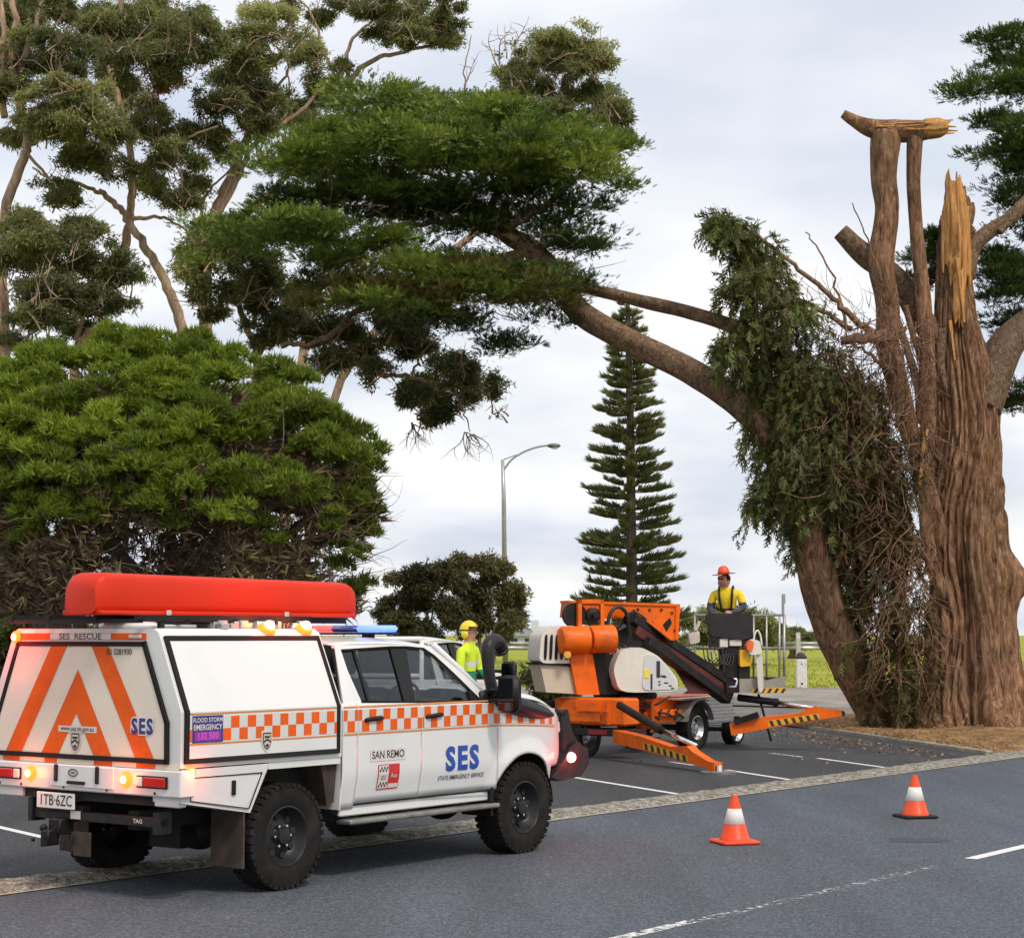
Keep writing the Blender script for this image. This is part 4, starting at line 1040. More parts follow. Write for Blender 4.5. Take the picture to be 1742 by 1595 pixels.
    # right hand crown on the two right limbs
    for (x, y, rx, ry) in [(1705, 75, 50, 16), (1745, 95, 60, 20), (1685, 155, 62, 18), (1740, 165, 60, 24), (1690, 215, 52, 24), (1735, 225, 60, 30), (1690, 262, 55, 26), (1740, 290, 60, 30), (1725, 335, 50, 24), (1760, 390, 60, 34), (1595, 445, 38, 12), (1580, 480, 36, 14), (1590, 420, 24, 14), (1700, 450, 36, 26), (1735, 470, 60, 34), (1715, 510, 45, 26), (1760, 560, 60, 40), (1740, 650, 42, 34), (1735, 690, 38, 16), (1770, 130, 60, 30), (1780, 260, 60, 40), (1790, 470, 60, 40)]:
        d = rng.uniform(.4, 1.8); c = pt(x, y, d); r = np.array([rx*s, rx*s*.95, ry*s*1.15]); n = int(n0*1.5*max(.3, r[0]*r[1]*.95))
        for k in range(4):
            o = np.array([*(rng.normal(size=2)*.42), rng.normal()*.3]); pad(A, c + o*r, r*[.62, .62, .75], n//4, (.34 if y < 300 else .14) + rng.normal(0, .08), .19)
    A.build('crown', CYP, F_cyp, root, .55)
    Bl.build('crown', CYP, F_cypb, root, .55)
    # boughs inside the left crown
    mb = MB()
    for pts, r0, r1 in [([(905, 425), (830, 450), (760, 470), (680, 500), (610, 530), (540, 580), (480, 590)], 10, 4), ([(930, 460), (860, 480), (760, 505), (700, 540)], 7, 3), ([(880, 410), (800, 385), (700, 380), (600, 400)], 8, 3), ([(840, 370), (780, 320), (720, 290), (650, 280)], 9, 3), ([(835, 365), (850, 300), (870, 250)], 8, 3), ([(860, 395), (930, 350), (980, 300), (1020, 260)], 8, 3), ([(905, 425), (960, 410), (1010, 420)], 5, 2), ([(800, 470), (770, 440), (765, 415)], 3, 1.5), ([(840, 330), (845, 360), (830, 390)], 3, 2)]:
        limb(mb, [pt(x, y, rng.uniform(-.3, .3)) for x, y in pts], r0*s, r1*s, 8, 6, .06, .03)
    for k in range(260):
        x, y = rng.uniform(520, 1000), rng.uniform(250, 540); twig(mb, pt(x, y, rng.uniform(-1.5, 1)), (rng.normal(), rng.normal()*.5, rng.normal()*.35), rng.uniform(.6, 1.5), .014, .25, 5)
    mb.build('boughs', B_limb, root, smooth=True)['kind'] = 'stuff'
    # ---- torn boughs hanging down over the leaning trunk
    Hn = Leaves()
    hang = [(1228, 375, 28, 10, .5), (1262, 392, 34, 18, .45), (1290, 425, 42, 26, .38), (1300, 470, 52, 28, .42), (1262, 485, 34, 14, .45), (1335, 530, 66, 34, .36), (1280, 545, 44, 22, .42), (1300, 600, 62, 36, .36), (1240, 580, 26, 12, .4), (1340, 625, 62, 46, .33), (1310, 660, 42, 40, .4), (1400, 620, 60, 44, .28), (1370, 700, 76, 56, .34), (1300, 735, 28, 40, .45), (1420, 690, 64, 52, .3), (1470, 680, 50, 46, .28), (1395, 770, 84, 56, .36), (1455, 760, 70, 56, .28), (1355, 815, 66, 40, .42), (1425, 830, 76, 52, .3), (1490, 820, 54, 58, .25), (1300, 845, 26, 26, .4), (1400, 890, 62, 38, .32), (1455, 900, 56, 44, .26), (1510, 880, 44, 56, .22), (1440, 950, 36, 36, .22), (1530, 780, 34, 60, .22), (1500, 950, 44, 50, .28), (1545, 940, 34, 60, .2), (1460, 1010, 26, 20, .3),
            (1500, 1020, 46, 44, .34), (1455, 1070, 30, 28, .38), (1545, 1040, 42, 60, .22), (1505, 1090, 46, 50, .34), (1550, 1120, 40, 56, .2), (1515, 1160, 44, 44, .32), (1500, 1200, 26, 22, .35), (1555, 1180, 34, 40, .22), (1480, 1130, 26, 36, .34)]
    for (x, y, rx, ry, tone) in hang:
        d = rng.uniform(-1.5, -.5); c = pt(x, y, d); r = np.array([rx*s, rx*s*.8, ry*s])
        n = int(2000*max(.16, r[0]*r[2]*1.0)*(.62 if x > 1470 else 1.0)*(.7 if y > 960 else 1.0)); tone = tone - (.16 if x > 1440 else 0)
        ns = max(3, n//12)
        for q_ in range(ns):
            dd = unit(1)[0]; p0 = c + dd*r*(.3 + .7*rng.random()**.5); L_ = rng.uniform(.25, .75); m_ = 12
            out_ = np.array([dd[0]*.35 - .12, dd[1]*.3 - .1, -.15 if y > 520 else .1])
            tq = np.linspace(0, 1, m_)[:, None]
            P = p0 + out_*tq*L_ + np.array([0, 0, -1.0])*L_*tq**1.4*.9 + rng.normal(size=(m_, 3))*.035
            T_n = out_ + np.array([0, 0, -1.26])*tq**.4
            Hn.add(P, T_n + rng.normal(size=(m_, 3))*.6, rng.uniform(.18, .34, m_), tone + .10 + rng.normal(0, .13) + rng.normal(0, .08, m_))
    # sprays along the raised torn bough, pointing up its length to the left
    for t in np.linspace(0, 1, 60):
        x, y = 1215 + 160*t + 10*math.sin(t*7), 368 + 170*t; n = 9
        P = pt(x, y, -.8) + rng.normal(size=(n, 3))*.12; D = np.array([-.9, -.1, -.25]) + rng.normal(size=(n, 3))*.45; Hn.add(P, D, rng.uniform(.25, .42, n), .45 + rng.normal(0, .12, n))
    h = Hn.build('hanging_foliage', CYP, F_brk, root, .9); h['label'] = 'torn wilting foliage hanging over the leaning trunk'
    mb = MB()
    for pts, r0, r1 in [([(1490, 570), (1450, 540), (1410, 500), (1350, 450), (1290, 400), (1250, 380)], 7, 2), ([(1450, 560), (1400, 530), (1340, 500), (1300, 480)], 5, 2), ([(1440, 560), (1430, 520), (1420, 480), (1390, 420), (1370, 395)], 3, 1), ([(1500, 480), (1480, 420), (1450, 345)], 2, 1), ([(1510, 570), (1470, 575), (1430, 580)], 12, 7), ([(1520, 640), (1490, 610), (1450, 585)], 5, 2)]:
        limb(mb, [pt(x, y, -.9) for x, y in pts], r0*s, r1*s, 8, 6, .06, .02)
    for k in range(900):
        x, y = rng.uniform(1400, 1595), rng.uniform(540, 800) if rng.random() < .6 else rng.uniform(780, 1150)
        if y > 900: x = rng.uniform(1480, 1590)
        twig(mb, pt(x, y, rng.uniform(-2.1, -.8)), (rng.normal()*.6 - .2, -.3*rng.random(), -1 + rng.normal()*.7), rng.uniform(.4, 1.5), rng.uniform(.007, .02), .3, 7)
    for k in range(60):
        x, y = rng.uniform(1360, 1540), rng.uniform(500, 580); twig(mb, pt(x, y, rng.uniform(-1.2, -.6)), (rng.normal()*.6 - .3, 0, 1), rng.uniform(.3, .9), .01, .25, 5)
    mb.build('torn_twigs', bark_mat('torn twig bark', (0.10, 0.055, 0.035), (0.22, 0.13, 0.085), (0.36, 0.24, 0.16), (10, 10, 10), .3), root, smooth=True)['kind'] = 'stuff'
    tag(root, 'huge storm broken cypress with snapped trunk and long limb to the left', 'tree')
cypress()
# ================================================================== RESCUE UTE
M_white = mat('white vehicle paint', (0.76, 0.76, 0.755), .28, coat=.5, dirt=(0.55, 0.50, 0.43, 1.6, .22))
M_cream = mat('cream reflective sheet', (0.80, 0.72, 0.60), .4, var=.05, vscale=3)
M_org = mat('orange reflective sheet', (0.80, 0.115, 0.010), .55, var=.08, vscale=8, spec=.2)
M_gry = mat('silver reflective sheet', (0.66, 0.65, 0.64), .35)
M_blk = mat('black plastic', (0.011, 0.011, 0.012), .5, var=.2, vscale=10, spec=.3)
M_rub = mat('black rubber seal', (0.013, 0.012, 0.012), .7, spec=.25)
M_dkst = mat('black steel', (0.016, 0.016, 0.018), .45, var=.25, vscale=9, dirt=(0.07, 0.06, 0.05, 6, .4), spec=.3)
M_und = mat('grimy underbody', (0.022, 0.020, 0.018), .85, var=.4, vscale=5)
M_tyre = mat('tyre rubber', (0.015, 0.014, 0.013), .85, var=.3, vscale=12, bump=.2, bscale=60, dirt=(0.055, 0.045, 0.036, 5, .45), spec=.2)
M_rim = mat('dark steel rim', (0.028, 0.028, 0.030), .4, .3, var=.2, spec=.3)
M_chr = mat('bright metal', (0.75, 0.75, 0.76), .18, 1.0)
M_alu = mat('aluminium', (0.55, 0.55, 0.56), .38, 1.0, var=.15, vscale=14)
M_blue = mat('blue lettering', (0.015, 0.075, 0.38), .4)
M_navy = mat('navy lettering', (0.035, 0.04, 0.22), .4)
M_ink = mat('dark lettering', (0.035, 0.03, 0.03), .5)
M_red = mat('red badge panel', (0.60, 0.03, 0.03), .4)
M_pink = mat('pink lettering', (0.75, 0.12, 0.5), .4)
M_flap = mat('muddy mud flap', (0.055, 0.038, 0.028), .85, var=.4, vscale=7)
M_seat = mat('dark seat cloth', (0.03, 0.03, 0.033), .9, var=.3)
M_dglass = glass('tinted window glass', (0.20, 0.21, 0.22))
M_cglass = glass('clear window glass', (0.66, 0.68, 0.68))
M_lensr = mat('red lamp lens', (0.55, 0.015, 0.012), .15, coat=.6)
M_lensw = mat('clear lamp lens', (0.72, 0.66, 0.62), .15, coat=.6)
E_amb = emit('lit amber lamp', (1.0, 0.11, 0.008), 3.2)
E_core = emit('lit amber bulb', (1.0, 0.62, 0.22), 7.0)
def bulb(par, c, d, r):
    b = MB(); b.sphere(Vector(c), r, 12, 8); return b.build('bulb', E_core, par, smooth=True)
E_red = emit('lit red lamp', (1.0, 0.06, 0.03), 9.0)
E_redw = emit('lit front marker', (1.0, 0.26, 0.2), 5.0)
E_blu = emit('lit blue lamp', (0.12, 0.22, 1.0), 1.6)
E_rbar = emit('lit red bar lamp', (1.0, 0.03, 0.03), 4.0)
UTH = math.radians(36.8)
UTE = Vector((-2.587, 15.334, 0))

def lamp_light(name, loc, col, watt, parent, size=.05):
    l = bpy.data.lights.new(name, 'POINT'); l.color = col; l.energy = watt; l.shadow_soft_size = size
    o = bpy.data.objects.new(name, l); COL.objects.link(o); o.location = loc; o.parent = parent
    return o

def wheel(root, x, y, out, r=.405, w=.27, rimr=.225, pale=False):
    """tyre with shoulder lugs, dished steel rim with round holes, hub"""
    tb = MB(); ax = (0, out, 0)
    h = w/2
    tb.lathe([(-h*.86, rimr), (-h, rimr + .03), (-h*1.03, r*.78), (-h*.94, r*.945), (-h*.78, r*.985), (0, r), (h*.78, r*.985), (h*.94, r*.945), (h*1.03, r*.78), (h, rimr + .03), (h*.86, rimr), (h*.5, rimr - .012), (-h*.5, rimr - .012), (-h*.86, rimr)], (0, 0, 0), ax, 56, cap=False)
    n = 40
    for k in range(n):
        for sd in (-1, 1):
            a = 2*PI*(k + (.5 if sd > 0 else 0))/n
            ca, sa = math.cos(a), math.sin(a)
            M = Matrix(((-sa, 0, ca, 0), (0, 1, 0, 0), (ca, 0, sa, 0), (0, 0, 0, 1)))
            tb.box(-.020, .020, min(sd*h*.55, sd*h*1.0), max(sd*h*.55, sd*h*1.0), r*.93, r*1.008, 0, 0, M)
            if k % 2 == 0: tb.box(-.03, .03, -h*.4, h*.4, r*.96, r*1.006, 0, 0, M)
    t = tb.build('tyre', M_tyre, None, angle=35)
    rb = MB(); f = h*.62
    rb.lathe([(h*.92, rimr + .012), (h*.95, rimr), (h*.80, rimr - .015), (f*.7, rimr - .03), (f*.35, rimr*.72), (f*.55, rimr*.5), (f*.6, rimr*.36), (f*.75, .07), (f*1.25, .06), (f*1.3, .03), (f*1.3, 0)], (0, 0, 0), ax, 40, cap=False)
    rim = rb.build('rim', M_alu if pale else M_rim, None, angle=40)
    hb = MB()
    for k in range(8):
        a = 2*PI*k/8 + .2; c = Vector((math.cos(a)*rimr*.66, out*f*.47, math.sin(a)*rimr*.66)); hb.lathe([(-.01, .026), (.012, .026), (.013, 0)], c, ax, 10)
    holes = hb.build('rim_holes', M_und, None)
    nb = MB()
    for k in range(6):
        a = 2*PI*k/6; c = Vector((math.cos(a)*.085, out*f*.66, math.sin(a)*.085)); nb.lathe([(0, .014), (.03, .012), (.032, 0)], c, ax, 6)
    nuts = nb.build('wheel_nuts', M_chr, None)
    e = empty('wheel', (x, y, r)); e.parent = root
    for o in (t, rim, holes, nuts): o.parent = e
    holes['kind'] = 'stuff'; nuts['kind'] = 'stuff'
    return e

def make_ute(name, loc, rz, decals):
    root = empty(name, loc, rz)
    HW = 1.07; AX, AR, AZ = 3.085, .475, .415
    def sy(x, z):
        y = HW
        if z > 1.36: y -= (z - 1.36)*.45
        if z < .82: y -= (.82 - z)*.20
        if x > 3.2: y -= ((x - 3.2)/.7)**2*.21
        d = math.hypot(x - AX, z - AZ) - AR
        if -.05 < d < .14: y += .028*(1 - max(0, d)/.14)
        y += .012*math.exp(-((z - 1.06)/.05)**2)*0
        return y
    def zlo(x):
        d = abs(x - AX)
        if d < AR: return AZ + math.sqrt(AR*AR - d*d)
        return .56 if x < AX else .74
    def zhi(x):
        if x < 2.6: return 1.405 - .05*(x - .6)/2
        return float(np.interp(x, [2.6, 2.75, 3.3, 3.7, 3.92], [1.355, 1.385, 1.33, 1.235, 1.13]))
    def panel(nm, x0, x1, side, lo=zlo, hi=zhi, nu=None, nv=14):
        nu = nu or max(4, int((x1 - x0)/.025))
        def fn(u, v):
            x = x0 + (x1 - x0)*u; z = lo(x) + (hi(x) - lo(x))*v
            return (x, side*sy(x, z), z)
        return MB().grid(fn, nu, nv).build(nm, M_white, root, smooth=True, solid=.014)
    zb = lambda x: 1.405 - .05*(x - .6)/2
    def gs(x, t, side, off=0.0):
        return Vector((x, side*(1.045 - .15*t - .03*t*t + off), zb(x) + (1.875 - zb(x))*t))
    def gpoly(nm, poly, side, m, th=.03, off=0.0, par=None):
        b = MB(); pts = [gs(x, t, side, off) for x, t in poly]
        b.prism(pts, (0, -side*th, 0)); return b.build(nm, m, par or root)
    def pane(poly, side, m):
        b = MB(); b.add([gs(x, t, side, -.018) for x, t in poly], [tuple(range(len(poly)))]); return b.build('window_pane', m, root)
    for side in (-1, 1):
        panel('rear_quarter', .62, .80, side)
        rd = panel('door', .806, 1.612, side, lo=lambda x: .60); rd['label'] = 'rear passenger door'
        fd = panel('door', 1.618, 2.665, side, lo=lambda x: .60 + .0*(x > 2.6)); fd['label'] = 'front door'
        panel('front_wing', 2.672, 3.92, side, nv=18)
        # door handles
        for d, hx in ((rd, 1.0), (fd, 1.78)):
            b = MB(); z = 1.27; y = side*(sy(hx, z) + .022)
            b.tube([(hx - .12, side*(sy(hx, z) + .004), z - .012), (hx - .10, y, z - .004), (hx + .07, y, z + .006), (hx + .11, side*(sy(hx, z) + .004), z + .004)], [.014, .018, .02, .014], 8)
            b.lathe([(0, .034), (.006, .03), (.007, 0)], (hx + .05, side*(sy(hx, z) + .001), z), (0, side, 0), 14)
            b.build('door_handle', M_blk, d, smooth=True)
        # rear pillar, roof rail and windscreen pillar
        gpoly('rear_pillar', [(.66, 0), (.88, 0), (.88, .05), (.81, .55), (.80, .90), (.80, 1.0), (.74, 1.0)], side, M_white, .035)
        rail = [(.80, .90), (1.43, .95), (1.64, .95), (1.86, .92), (1.97, .80), (2.09, .62), (2.18, .48), (2.47, .03)]
        outer = [(.80, 1.0), (1.43, 1.0), (1.64, 1.0), (1.88, 1.0), (2.02, .92), (2.18, .70), (2.28, .54), (2.62, .02)]
        b = MB()
        for i in range(len(rail) - 1):
            q = [gs(*rail[i], side), gs(*rail[i+1], side), gs(*outer[i+1], side), gs(*outer[i], side)]
            b.prism(q, (0, -side*.04, 0))
        b.build('roof_rail', M_white, root)
        gpoly('centre_pillar', [(1.43, .03), (1.43, .95), (1.64, .95), (1.57, .02)], side, M_blk, .03, -.004)
        pane([(.88, .05), (.81, .55), (.80, .90), (1.43, .95), (1.43, .03)], side, M_dglass)
        pane([(1.57, .02), (1.64, .95), (1.86, .92), (1.97, .80), (2.09, .62), (2.18, .48), (2.47, .03)], side, M_cglass)
        gpoly('sail_panel', [(2.33, .03), (2.33, .24), (2.49, .02)], side, M_blk, .02, .002)
        gpoly('window_divider', [(.97, .04), (.955, .92), (.985, .925), (1.0, .04)], side, M_blk, .02, -.006)
        b = MB()
        for i in range(14):
            x0, x1 = .88 + (2.47 - .88)*i/14, .88 + (2.47 - .88)*(i+1)/14
            b.beam(gs(x0, .018, side, .004), gs(x1, .018, side, .004), .012, .018)
        b.build('window_seal', M_rub, root)
        fr = rail + [(2.47, .03)]
        b = MB()
        for i in range(len(rail) - 1): b.beam(gs(*rail[i], side, .002), gs(*rail[i+1], side, .002), .012, .016)
        b.build('window_seal', M_rub, root)
        # sill and side step
        b = MB(); b.box(.66, 2.66, min(side*.98, side*1.015), max(side*.98, side*1.015), .50, .595, 0, .01); b.build('sill', M_white, root)
        b = MB(); b.box(.70, 2.68, min(side*.93, side*1.10), max(side*.93, side*1.10), .435, .475, 0, .012)
        for xx in (.95, 1.7, 2.4): b.beam((xx, side*.6, .52), (xx, side*.98, .45), .05, .04)
        b.build('side_step', mat('dirty aluminium step', (0.30, 0.29, 0.27), .5, .6, var=.3), root)
        # arch liner and mud flap
        b = MB()
        for k in range(16):
            a0, a1 = PI*k/16, PI*(k+1)/16
            p = [(AX + math.cos(a)*AR, y, AZ + math.sin(a)*AR) for a in (a0, a1) for y in (side*.62, side*1.04)]
            b.add([p[0], p[1], p[3], p[2]], [(0, 1, 2, 3)])
        b.box(2.5, 3.7, min(side*.58, side*.62), max(side*.58, side*.62), .45, 1.0)
        b.build('arch_liner', M_und, root)
        b = MB(); b.box(2.60, 2.63, min(side*.72, side*1.06), max(side*.72, side*1.06), .36, .62, 0, .006); b.build('mud_flap', M_blk, root)
        # towing mirror
        b = MB(); mx, my = (2.53, 1.32) if side < 0 else (2.70, 1.30)
        b.box(mx - .06, mx + .07, min(side*(my - .11), side*(my + .10)), max(side*(my - .11), side*(my + .10)), 1.275, 1.60, 0, .045)
        for zz in (1.38, 1.47): b.tube([(2.56, side*1.02, zz - .02), (2.55, side*1.1, zz), (mx, side*(my - .08), zz)], .022, 8)
        b.box(2.46, 2.62, min(side*1.0, side*1.06), max(side*1.0, side*1.06), 1.33, 1.46, 0, .02)
        mo = b.build('wing_mirror', M_blk, root, angle=40)
        b = MB(); b.box(mx - .066, mx - .061, min(side*(my - .085), side*(my + .075)), max(side*(my - .085), side*(my + .075)), 1.38, 1.575, 0)
        b.box(mx - .066, mx - .061, min(side*(my - .085), side*(my + .075)), max(side*(my - .085), side*(my + .075)), 1.295, 1.365, 0)
        b.build('mirror_glass', mat('mirror glass', (.10, .11, .13), .08, 1.0), mo)
        # headlamp
        b = MB(); b.box(3.80, 3.985, min(side*.60, side*.90), max(side*.60, side*.90), 1.02, 1.16, 0, .03); b.build('headlamp', M_lensw, root, angle=40)
    # roof, back wall, windscreen, bonnet, nose
    def roof(u, v):
        x = .74 + 1.27*u; y = -.868 + 1.736*v; w = 1 - (y/.868)**2
        return (x - .02*(1-w)*u, y, 1.875 + .05*min(1, w*1.6) - .035*max(0, (x - 1.3)/.7)**2 - .02*max(0, (1.0 - x)/.26)**2)
    MB().grid(roof, 20, 20).build('roof', M_white, root, smooth=True, solid=.02)
    b = MB(); b.add([(.62, -1.05, .56), (.62, 1.05, .56), (.64, 1.045, 1.40), (.64, -1.045, 1.40), (.74, .865, 1.87), (.74, -.865, 1.87)], [(0, 1, 2, 3)]); b.build('cab_back', M_white, root, solid=.01)
    b = MB(); b.add([(.645, 1.04, 1.40), (.645, -1.04, 1.40), (.74, -.865, 1.87), (.74, .865, 1.87)], [(0, 1, 2, 3)]); b.build('rear_screen', M_dglass, root)
    def ws(u, v):
        t = v; y = (-1 + 2*u)*(1.0 - .13*t); x = 2.66 - .66*t + .10*(1 - (2*u - 1)**2)*(1 - .5*t)
        return (x, y, 1.385 + .485*t)
    MB().grid(ws, 12, 6).build('windscreen', M_cglass, root, smooth=True)
    for side in (-1, 1):
        b = MB(); b.tube([(2.64, side*1.0, 1.37), (2.33, side*.94, 1.62), (2.0, side*.875, 1.87)], [.035, .035, .03], 8); b.build('windscreen_pillar', M_white, root, smooth=True)
    def bonnet(u, v):
        x = 2.70 + 1.24*u; y = -1 + 2*v
        hw = sy(x, 1.2) - .03; z = float(np.interp(x, [2.7, 2.9, 3.3, 3.65, 3.94], [1.40, 1.435, 1.385, 1.30, 1.14]))
        z += .05*(1 - y**4) - .02*abs(math.cos(y*3))*0
        z += .018*(1 if .25 < abs(y) < .62 else 0)*(1 - u)
        return (x, y*hw, z - .03*(abs(y) > .97))
    MB().grid(bonnet, 22, 28).build('bonnet', M_white, root, smooth=True, solid=.015)
    b = MB(); b.box(3.86, 4.0, -.62, .62, .86, 1.14, 0, .03); b.build('grille', M_blk, root)
    # interior: floor, seats, dash, wheel
    b = MB(); b.box(.7, 2.62, -.95, .95, .55, .70); b.box(.66, 2.64, -.96, -.93, .6, 1.30); b.box(.66, 2.64, .93, .96, .6, 1.30); b.build('cab_floor', M_und, root)
    b = MB(); b.box(2.25, 2.66, -.93, .93, .95, 1.37, 0, .05); b.build('dashboard', M_blk, root, angle=40)
    for yy in (-.45, .45):
        b = MB(); b.box(1.42, 1.95, yy - .27, yy + .27, .72, 1.0, 0, .06); b.beam((1.5, yy, .95), (1.32, yy, 1.58), .5, .14, bev=.05); b.beam((1.33, yy, 1.62), (1.29, yy, 1.80), .26, .09, bev=.03); b.build('seat', M_seat, root, angle=50)
    b = MB(); b.box(.78, 1.2, -.75, .75, .72, .98, 0, .05); b.beam((.86, 0, .98), (.74, 0, 1.55), 1.4, .12, bev=.04); b.build('rear_seat', M_seat, root, angle=50)
    b = MB(); c = Vector((2.08, -.45, 1.36)); ax = Vector((-1, 0, .55)).normalized(); u_ = Vector((0, 1, 0)); w_ = ax.cross(u_)
    ring = [c + (u_*math.cos(a) + w_*math.sin(a))*.19 for a in np.linspace(0, 2*PI, 25)]
    b.tube(ring, .016, 6); b.tube([c + u_*.18, c, c - u_*.18], .016, 6); b.tube([c, c - ax*.3], .03, 8); b.build('steering_wheel', M_blk, root, smooth=True)
    # chassis, axles, tank
    b = MB(); b.box(-1.0, 3.75, -.5, -.38, .50, .64); b.box(-1.0, 3.75, .38, .5, .50, .64); b.box(.5, 2.7, -.6, .5, .42, .52); b.box(-.3, .3, -.2, .15, .28, .5); b.build('chassis', M_und, root)
    for ax_ in (0, AX):
        b = MB(); b.tube([(ax_, -.85, .405), (ax_, .85, .405)], .055, 10); b.sphere((ax_, -.1, .40), (.16, .2, .16), 12, 8); b.build('axle', M_und, root, smooth=True)
    for ax_ in (0, AX):
        for side in (-1, 1): wheel(root, ax_, side*.94, side)
    # steel bull bar with winged ends
    b = MB(); P = [(3.95, .90), (4.06, .95), (4.24, .86), (4.25, .72), (4.12, .62), (3.78, .59), (3.64, .64), (3.84, .78)]
    b.prism([(x, -.97, z) for x, z in P], (0, 1.94, 0)); b.build('bull_bar', M_dkst, root)
    for side in (-1, 1):
        b = MB(); b.prism([(x, side*.93, z) for x, z in [(3.90, .80), (3.86, 1.18), (3.89, 1.25), (3.96, 1.25), (4.03, 1.04), (4.17, .90), (4.05, .78)]], (0, -side*.05, 0)); b.build('bar_wing', M_dkst, root)
    b = MB(); b.tube([(3.87, -.93, 1.22), (3.98, -.6, 1.24), (4.0, 0, 1.25), (3.98, .6, 1.24), (3.87, .93, 1.22)], .032, 10); b.build('bar_hoop', M_dkst, root, smooth=True)
    return root, sy

ute, usy = make_ute('rescue_ute', UTE, PI/2 - UTH, True)
tag(ute, 'white rescue ute with orange checks, chevron tailgate and lit warning lamps', 'ute')
HWc = 1.08; ZK = 1.39; TOPY, TOPZ = .83, 1.965
def cy_(z): return HWc if z < ZK else HWc - (HWc - TOPY)*(z - ZK)/(TOPZ - ZK)
XR, XF = -1.14, .60
# canopy shell over the tray
b = MB(); sec = [(-HWc, .985), (-HWc, ZK), (-TOPY, TOPZ), (-TOPY + .05, 2.0), (TOPY - .05, 2.0), (TOPY, TOPZ), (HWc, ZK), (HWc, .985)]
b.prism([(XR, y, z) for y, z in sec], (XF - XR, 0, 0)); canopy = b.build('canopy', M_white, ute)
def cs(x, z, side=-1, off=0.0): return Vector((x, side*(cy_(z) + off), z))
def strip_frame(mb, pts, w, depth, fn, closed=True):
    """a raised rubber frame following a polygon in the canopy's own surface coordinates"""
    n = len(pts)
    for i in range(n if closed else n - 1):
        p, q = pts[i], pts[(i+1) % n]
        mb.beam(fn(*p), fn(*q), depth, w)
for side in (-1, 1):
    b = MB(); X0_, X1_ = -1.09, .545
    for za, zb_ in ((1.035, ZK), (ZK, 1.925)):
        b.prism([cs(X0_, za, side, .004), cs(X1_, za, side, .004), cs(X1_, zb_, side, .004), cs(X0_, zb_, side, .004)], (0, side*.012, 0))
    dr = b.build('canopy_door', M_white, canopy)
    b = MB()
    out_ = [(-1.09, 1.035), (-1.09, ZK), (-1.09, 1.925), (.545, 1.925), (.545, ZK), (.545, 1.035)]
    for i in range(6):
        p, q = out_[i], out_[(i+1) % 6]; P_, Q_ = cs(*p, side, .012), cs(*q, side, .012)
        d_ = (Q_ - P_).normalized(); P_ = P_ - d_*.015; Q_ = Q_ + d_*.015
        b.beam(P_, Q_, .04, .018, up=(0, side, .3))
    b.build('door_seal', M_rub, canopy)
    b = MB(); b.prism([(-1.12, side*1.075, .93), (-1.12, side*1.075, .735), (-.40, side*1.06, .615), (-.215, side*1.06, .93), (-.215, side*1.075, .975), (-1.12, side*1.075, .975)], (0, -side*.30, 0)); tb_ = b.build('tray_locker', M_white, ute)
    b = MB()
    lo_ = [(-1.03, .91), (-1.03, .745), (-.43, .65), (-.29, .91)]
    for i in range(4):
        p, q = lo_[i], lo_[(i+1) % 4]; b.beam((p[0], side*1.077, p[1]), (q[0], side*1.072, q[1]), .006, .008)
    b.box(-.61, -.57, min(side*1.066, side*1.085), max(side*1.066, side*1.085), .76, .87, 0, .006); b.build('locker_trim', M_rub, tb_)
    b = MB(); b.box(-.215, .60, min(side*.78, side*1.07), max(side*.78, side*1.07), .93, .983); b.build('tray_edge', M_white, ute)
    b = MB(); b.prism([(.42, side*1.03, .93), (.60, side*1.03, .93), (.60, side*1.0, .62), (.52, side*1.0, .60)], (0, -side*.35, 0)); b.build('arch_liner', M_flap, ute)
    b = MB(); b.box(-.46, -.44, min(side*.70, side*1.05), max(side*.70, side*1.05), .20, .64, 0, .004); b.build('mud_flap', M_flap, ute)
b = MB(); b.box(-1.1, .58, -.78, .78, .70, .98); b.build('tray', M_und, ute)
# rear: tailgate panel, chevrons, lettering
RX = XR
def rp(y, z, off=0.0): return Vector((RX - off, y, z))
b = MB(); fr_ = [(-.95, 1.03), (-.945, 1.31), (-.69, 1.885), (.755, 1.885), (.985, 1.31), (1.0, 1.03)]
b.prism([rp(y, z, .002) for y, z in fr_], (-.012, 0, 0)); tg = b.build('tailgate', M_cream, canopy); tg['label'] = 'cream tailgate with orange chevrons'
b = MB()
for i in range(6):
    p, q = rp(*fr_[i], .012), rp(*fr_[(i+1) % 6], .012); d_ = (q - p).normalized()*.016; b.beam(p - d_, q + d_, .036, .022, up=(1, 0, 0))
b.build('tailgate_seal', M_rub, canopy)
b = MB()
def quad(pts, off=.0175, mi=0): b.add([rp(y, z, off) for y, z in pts], [tuple(range(len(pts)))], mi)
S_ = -.08
for pts in ([(.44, 1.868), (.254, 1.868), (.762, 1.05), (.955, 1.05)], [(-.03, 1.868), (-.216, 1.868), (-.735, 1.05), (-.535, 1.05)],
            [(.120, 1.69), (.129, 1.36), (.323, 1.05), (.525, 1.05)], [(.120, 1.69), (-.275, 1.05), (-.075, 1.05), (.129, 1.36)]):
    b = MB(); quad([(y + S_, z) for y, z in pts]); b.build('chevron_stripe', M_org, tg)
b = MB()
for y0, y1 in ((1.0, .80), (.50, .36), (-.07, -.27), (-.54, -.74)): b = MB(); quad([(y0 + S_, 1.012), (y1 + S_, 1.012), (y1 + S_, .975), (y0 + S_, .975)], .008); b.build('stripe_end', M_org, canopy)
b = MB(); b.box(RX - .010, RX - .001, -.70, .80, 1.915, 1.965); b.build('orange_sheet', M_org, canopy)
b = MB(); cf = [(y + S_, z) for y, z in ((.80, 1.0), (.50, 1.0), (.36, 1.0), (-.07, 1.0))]
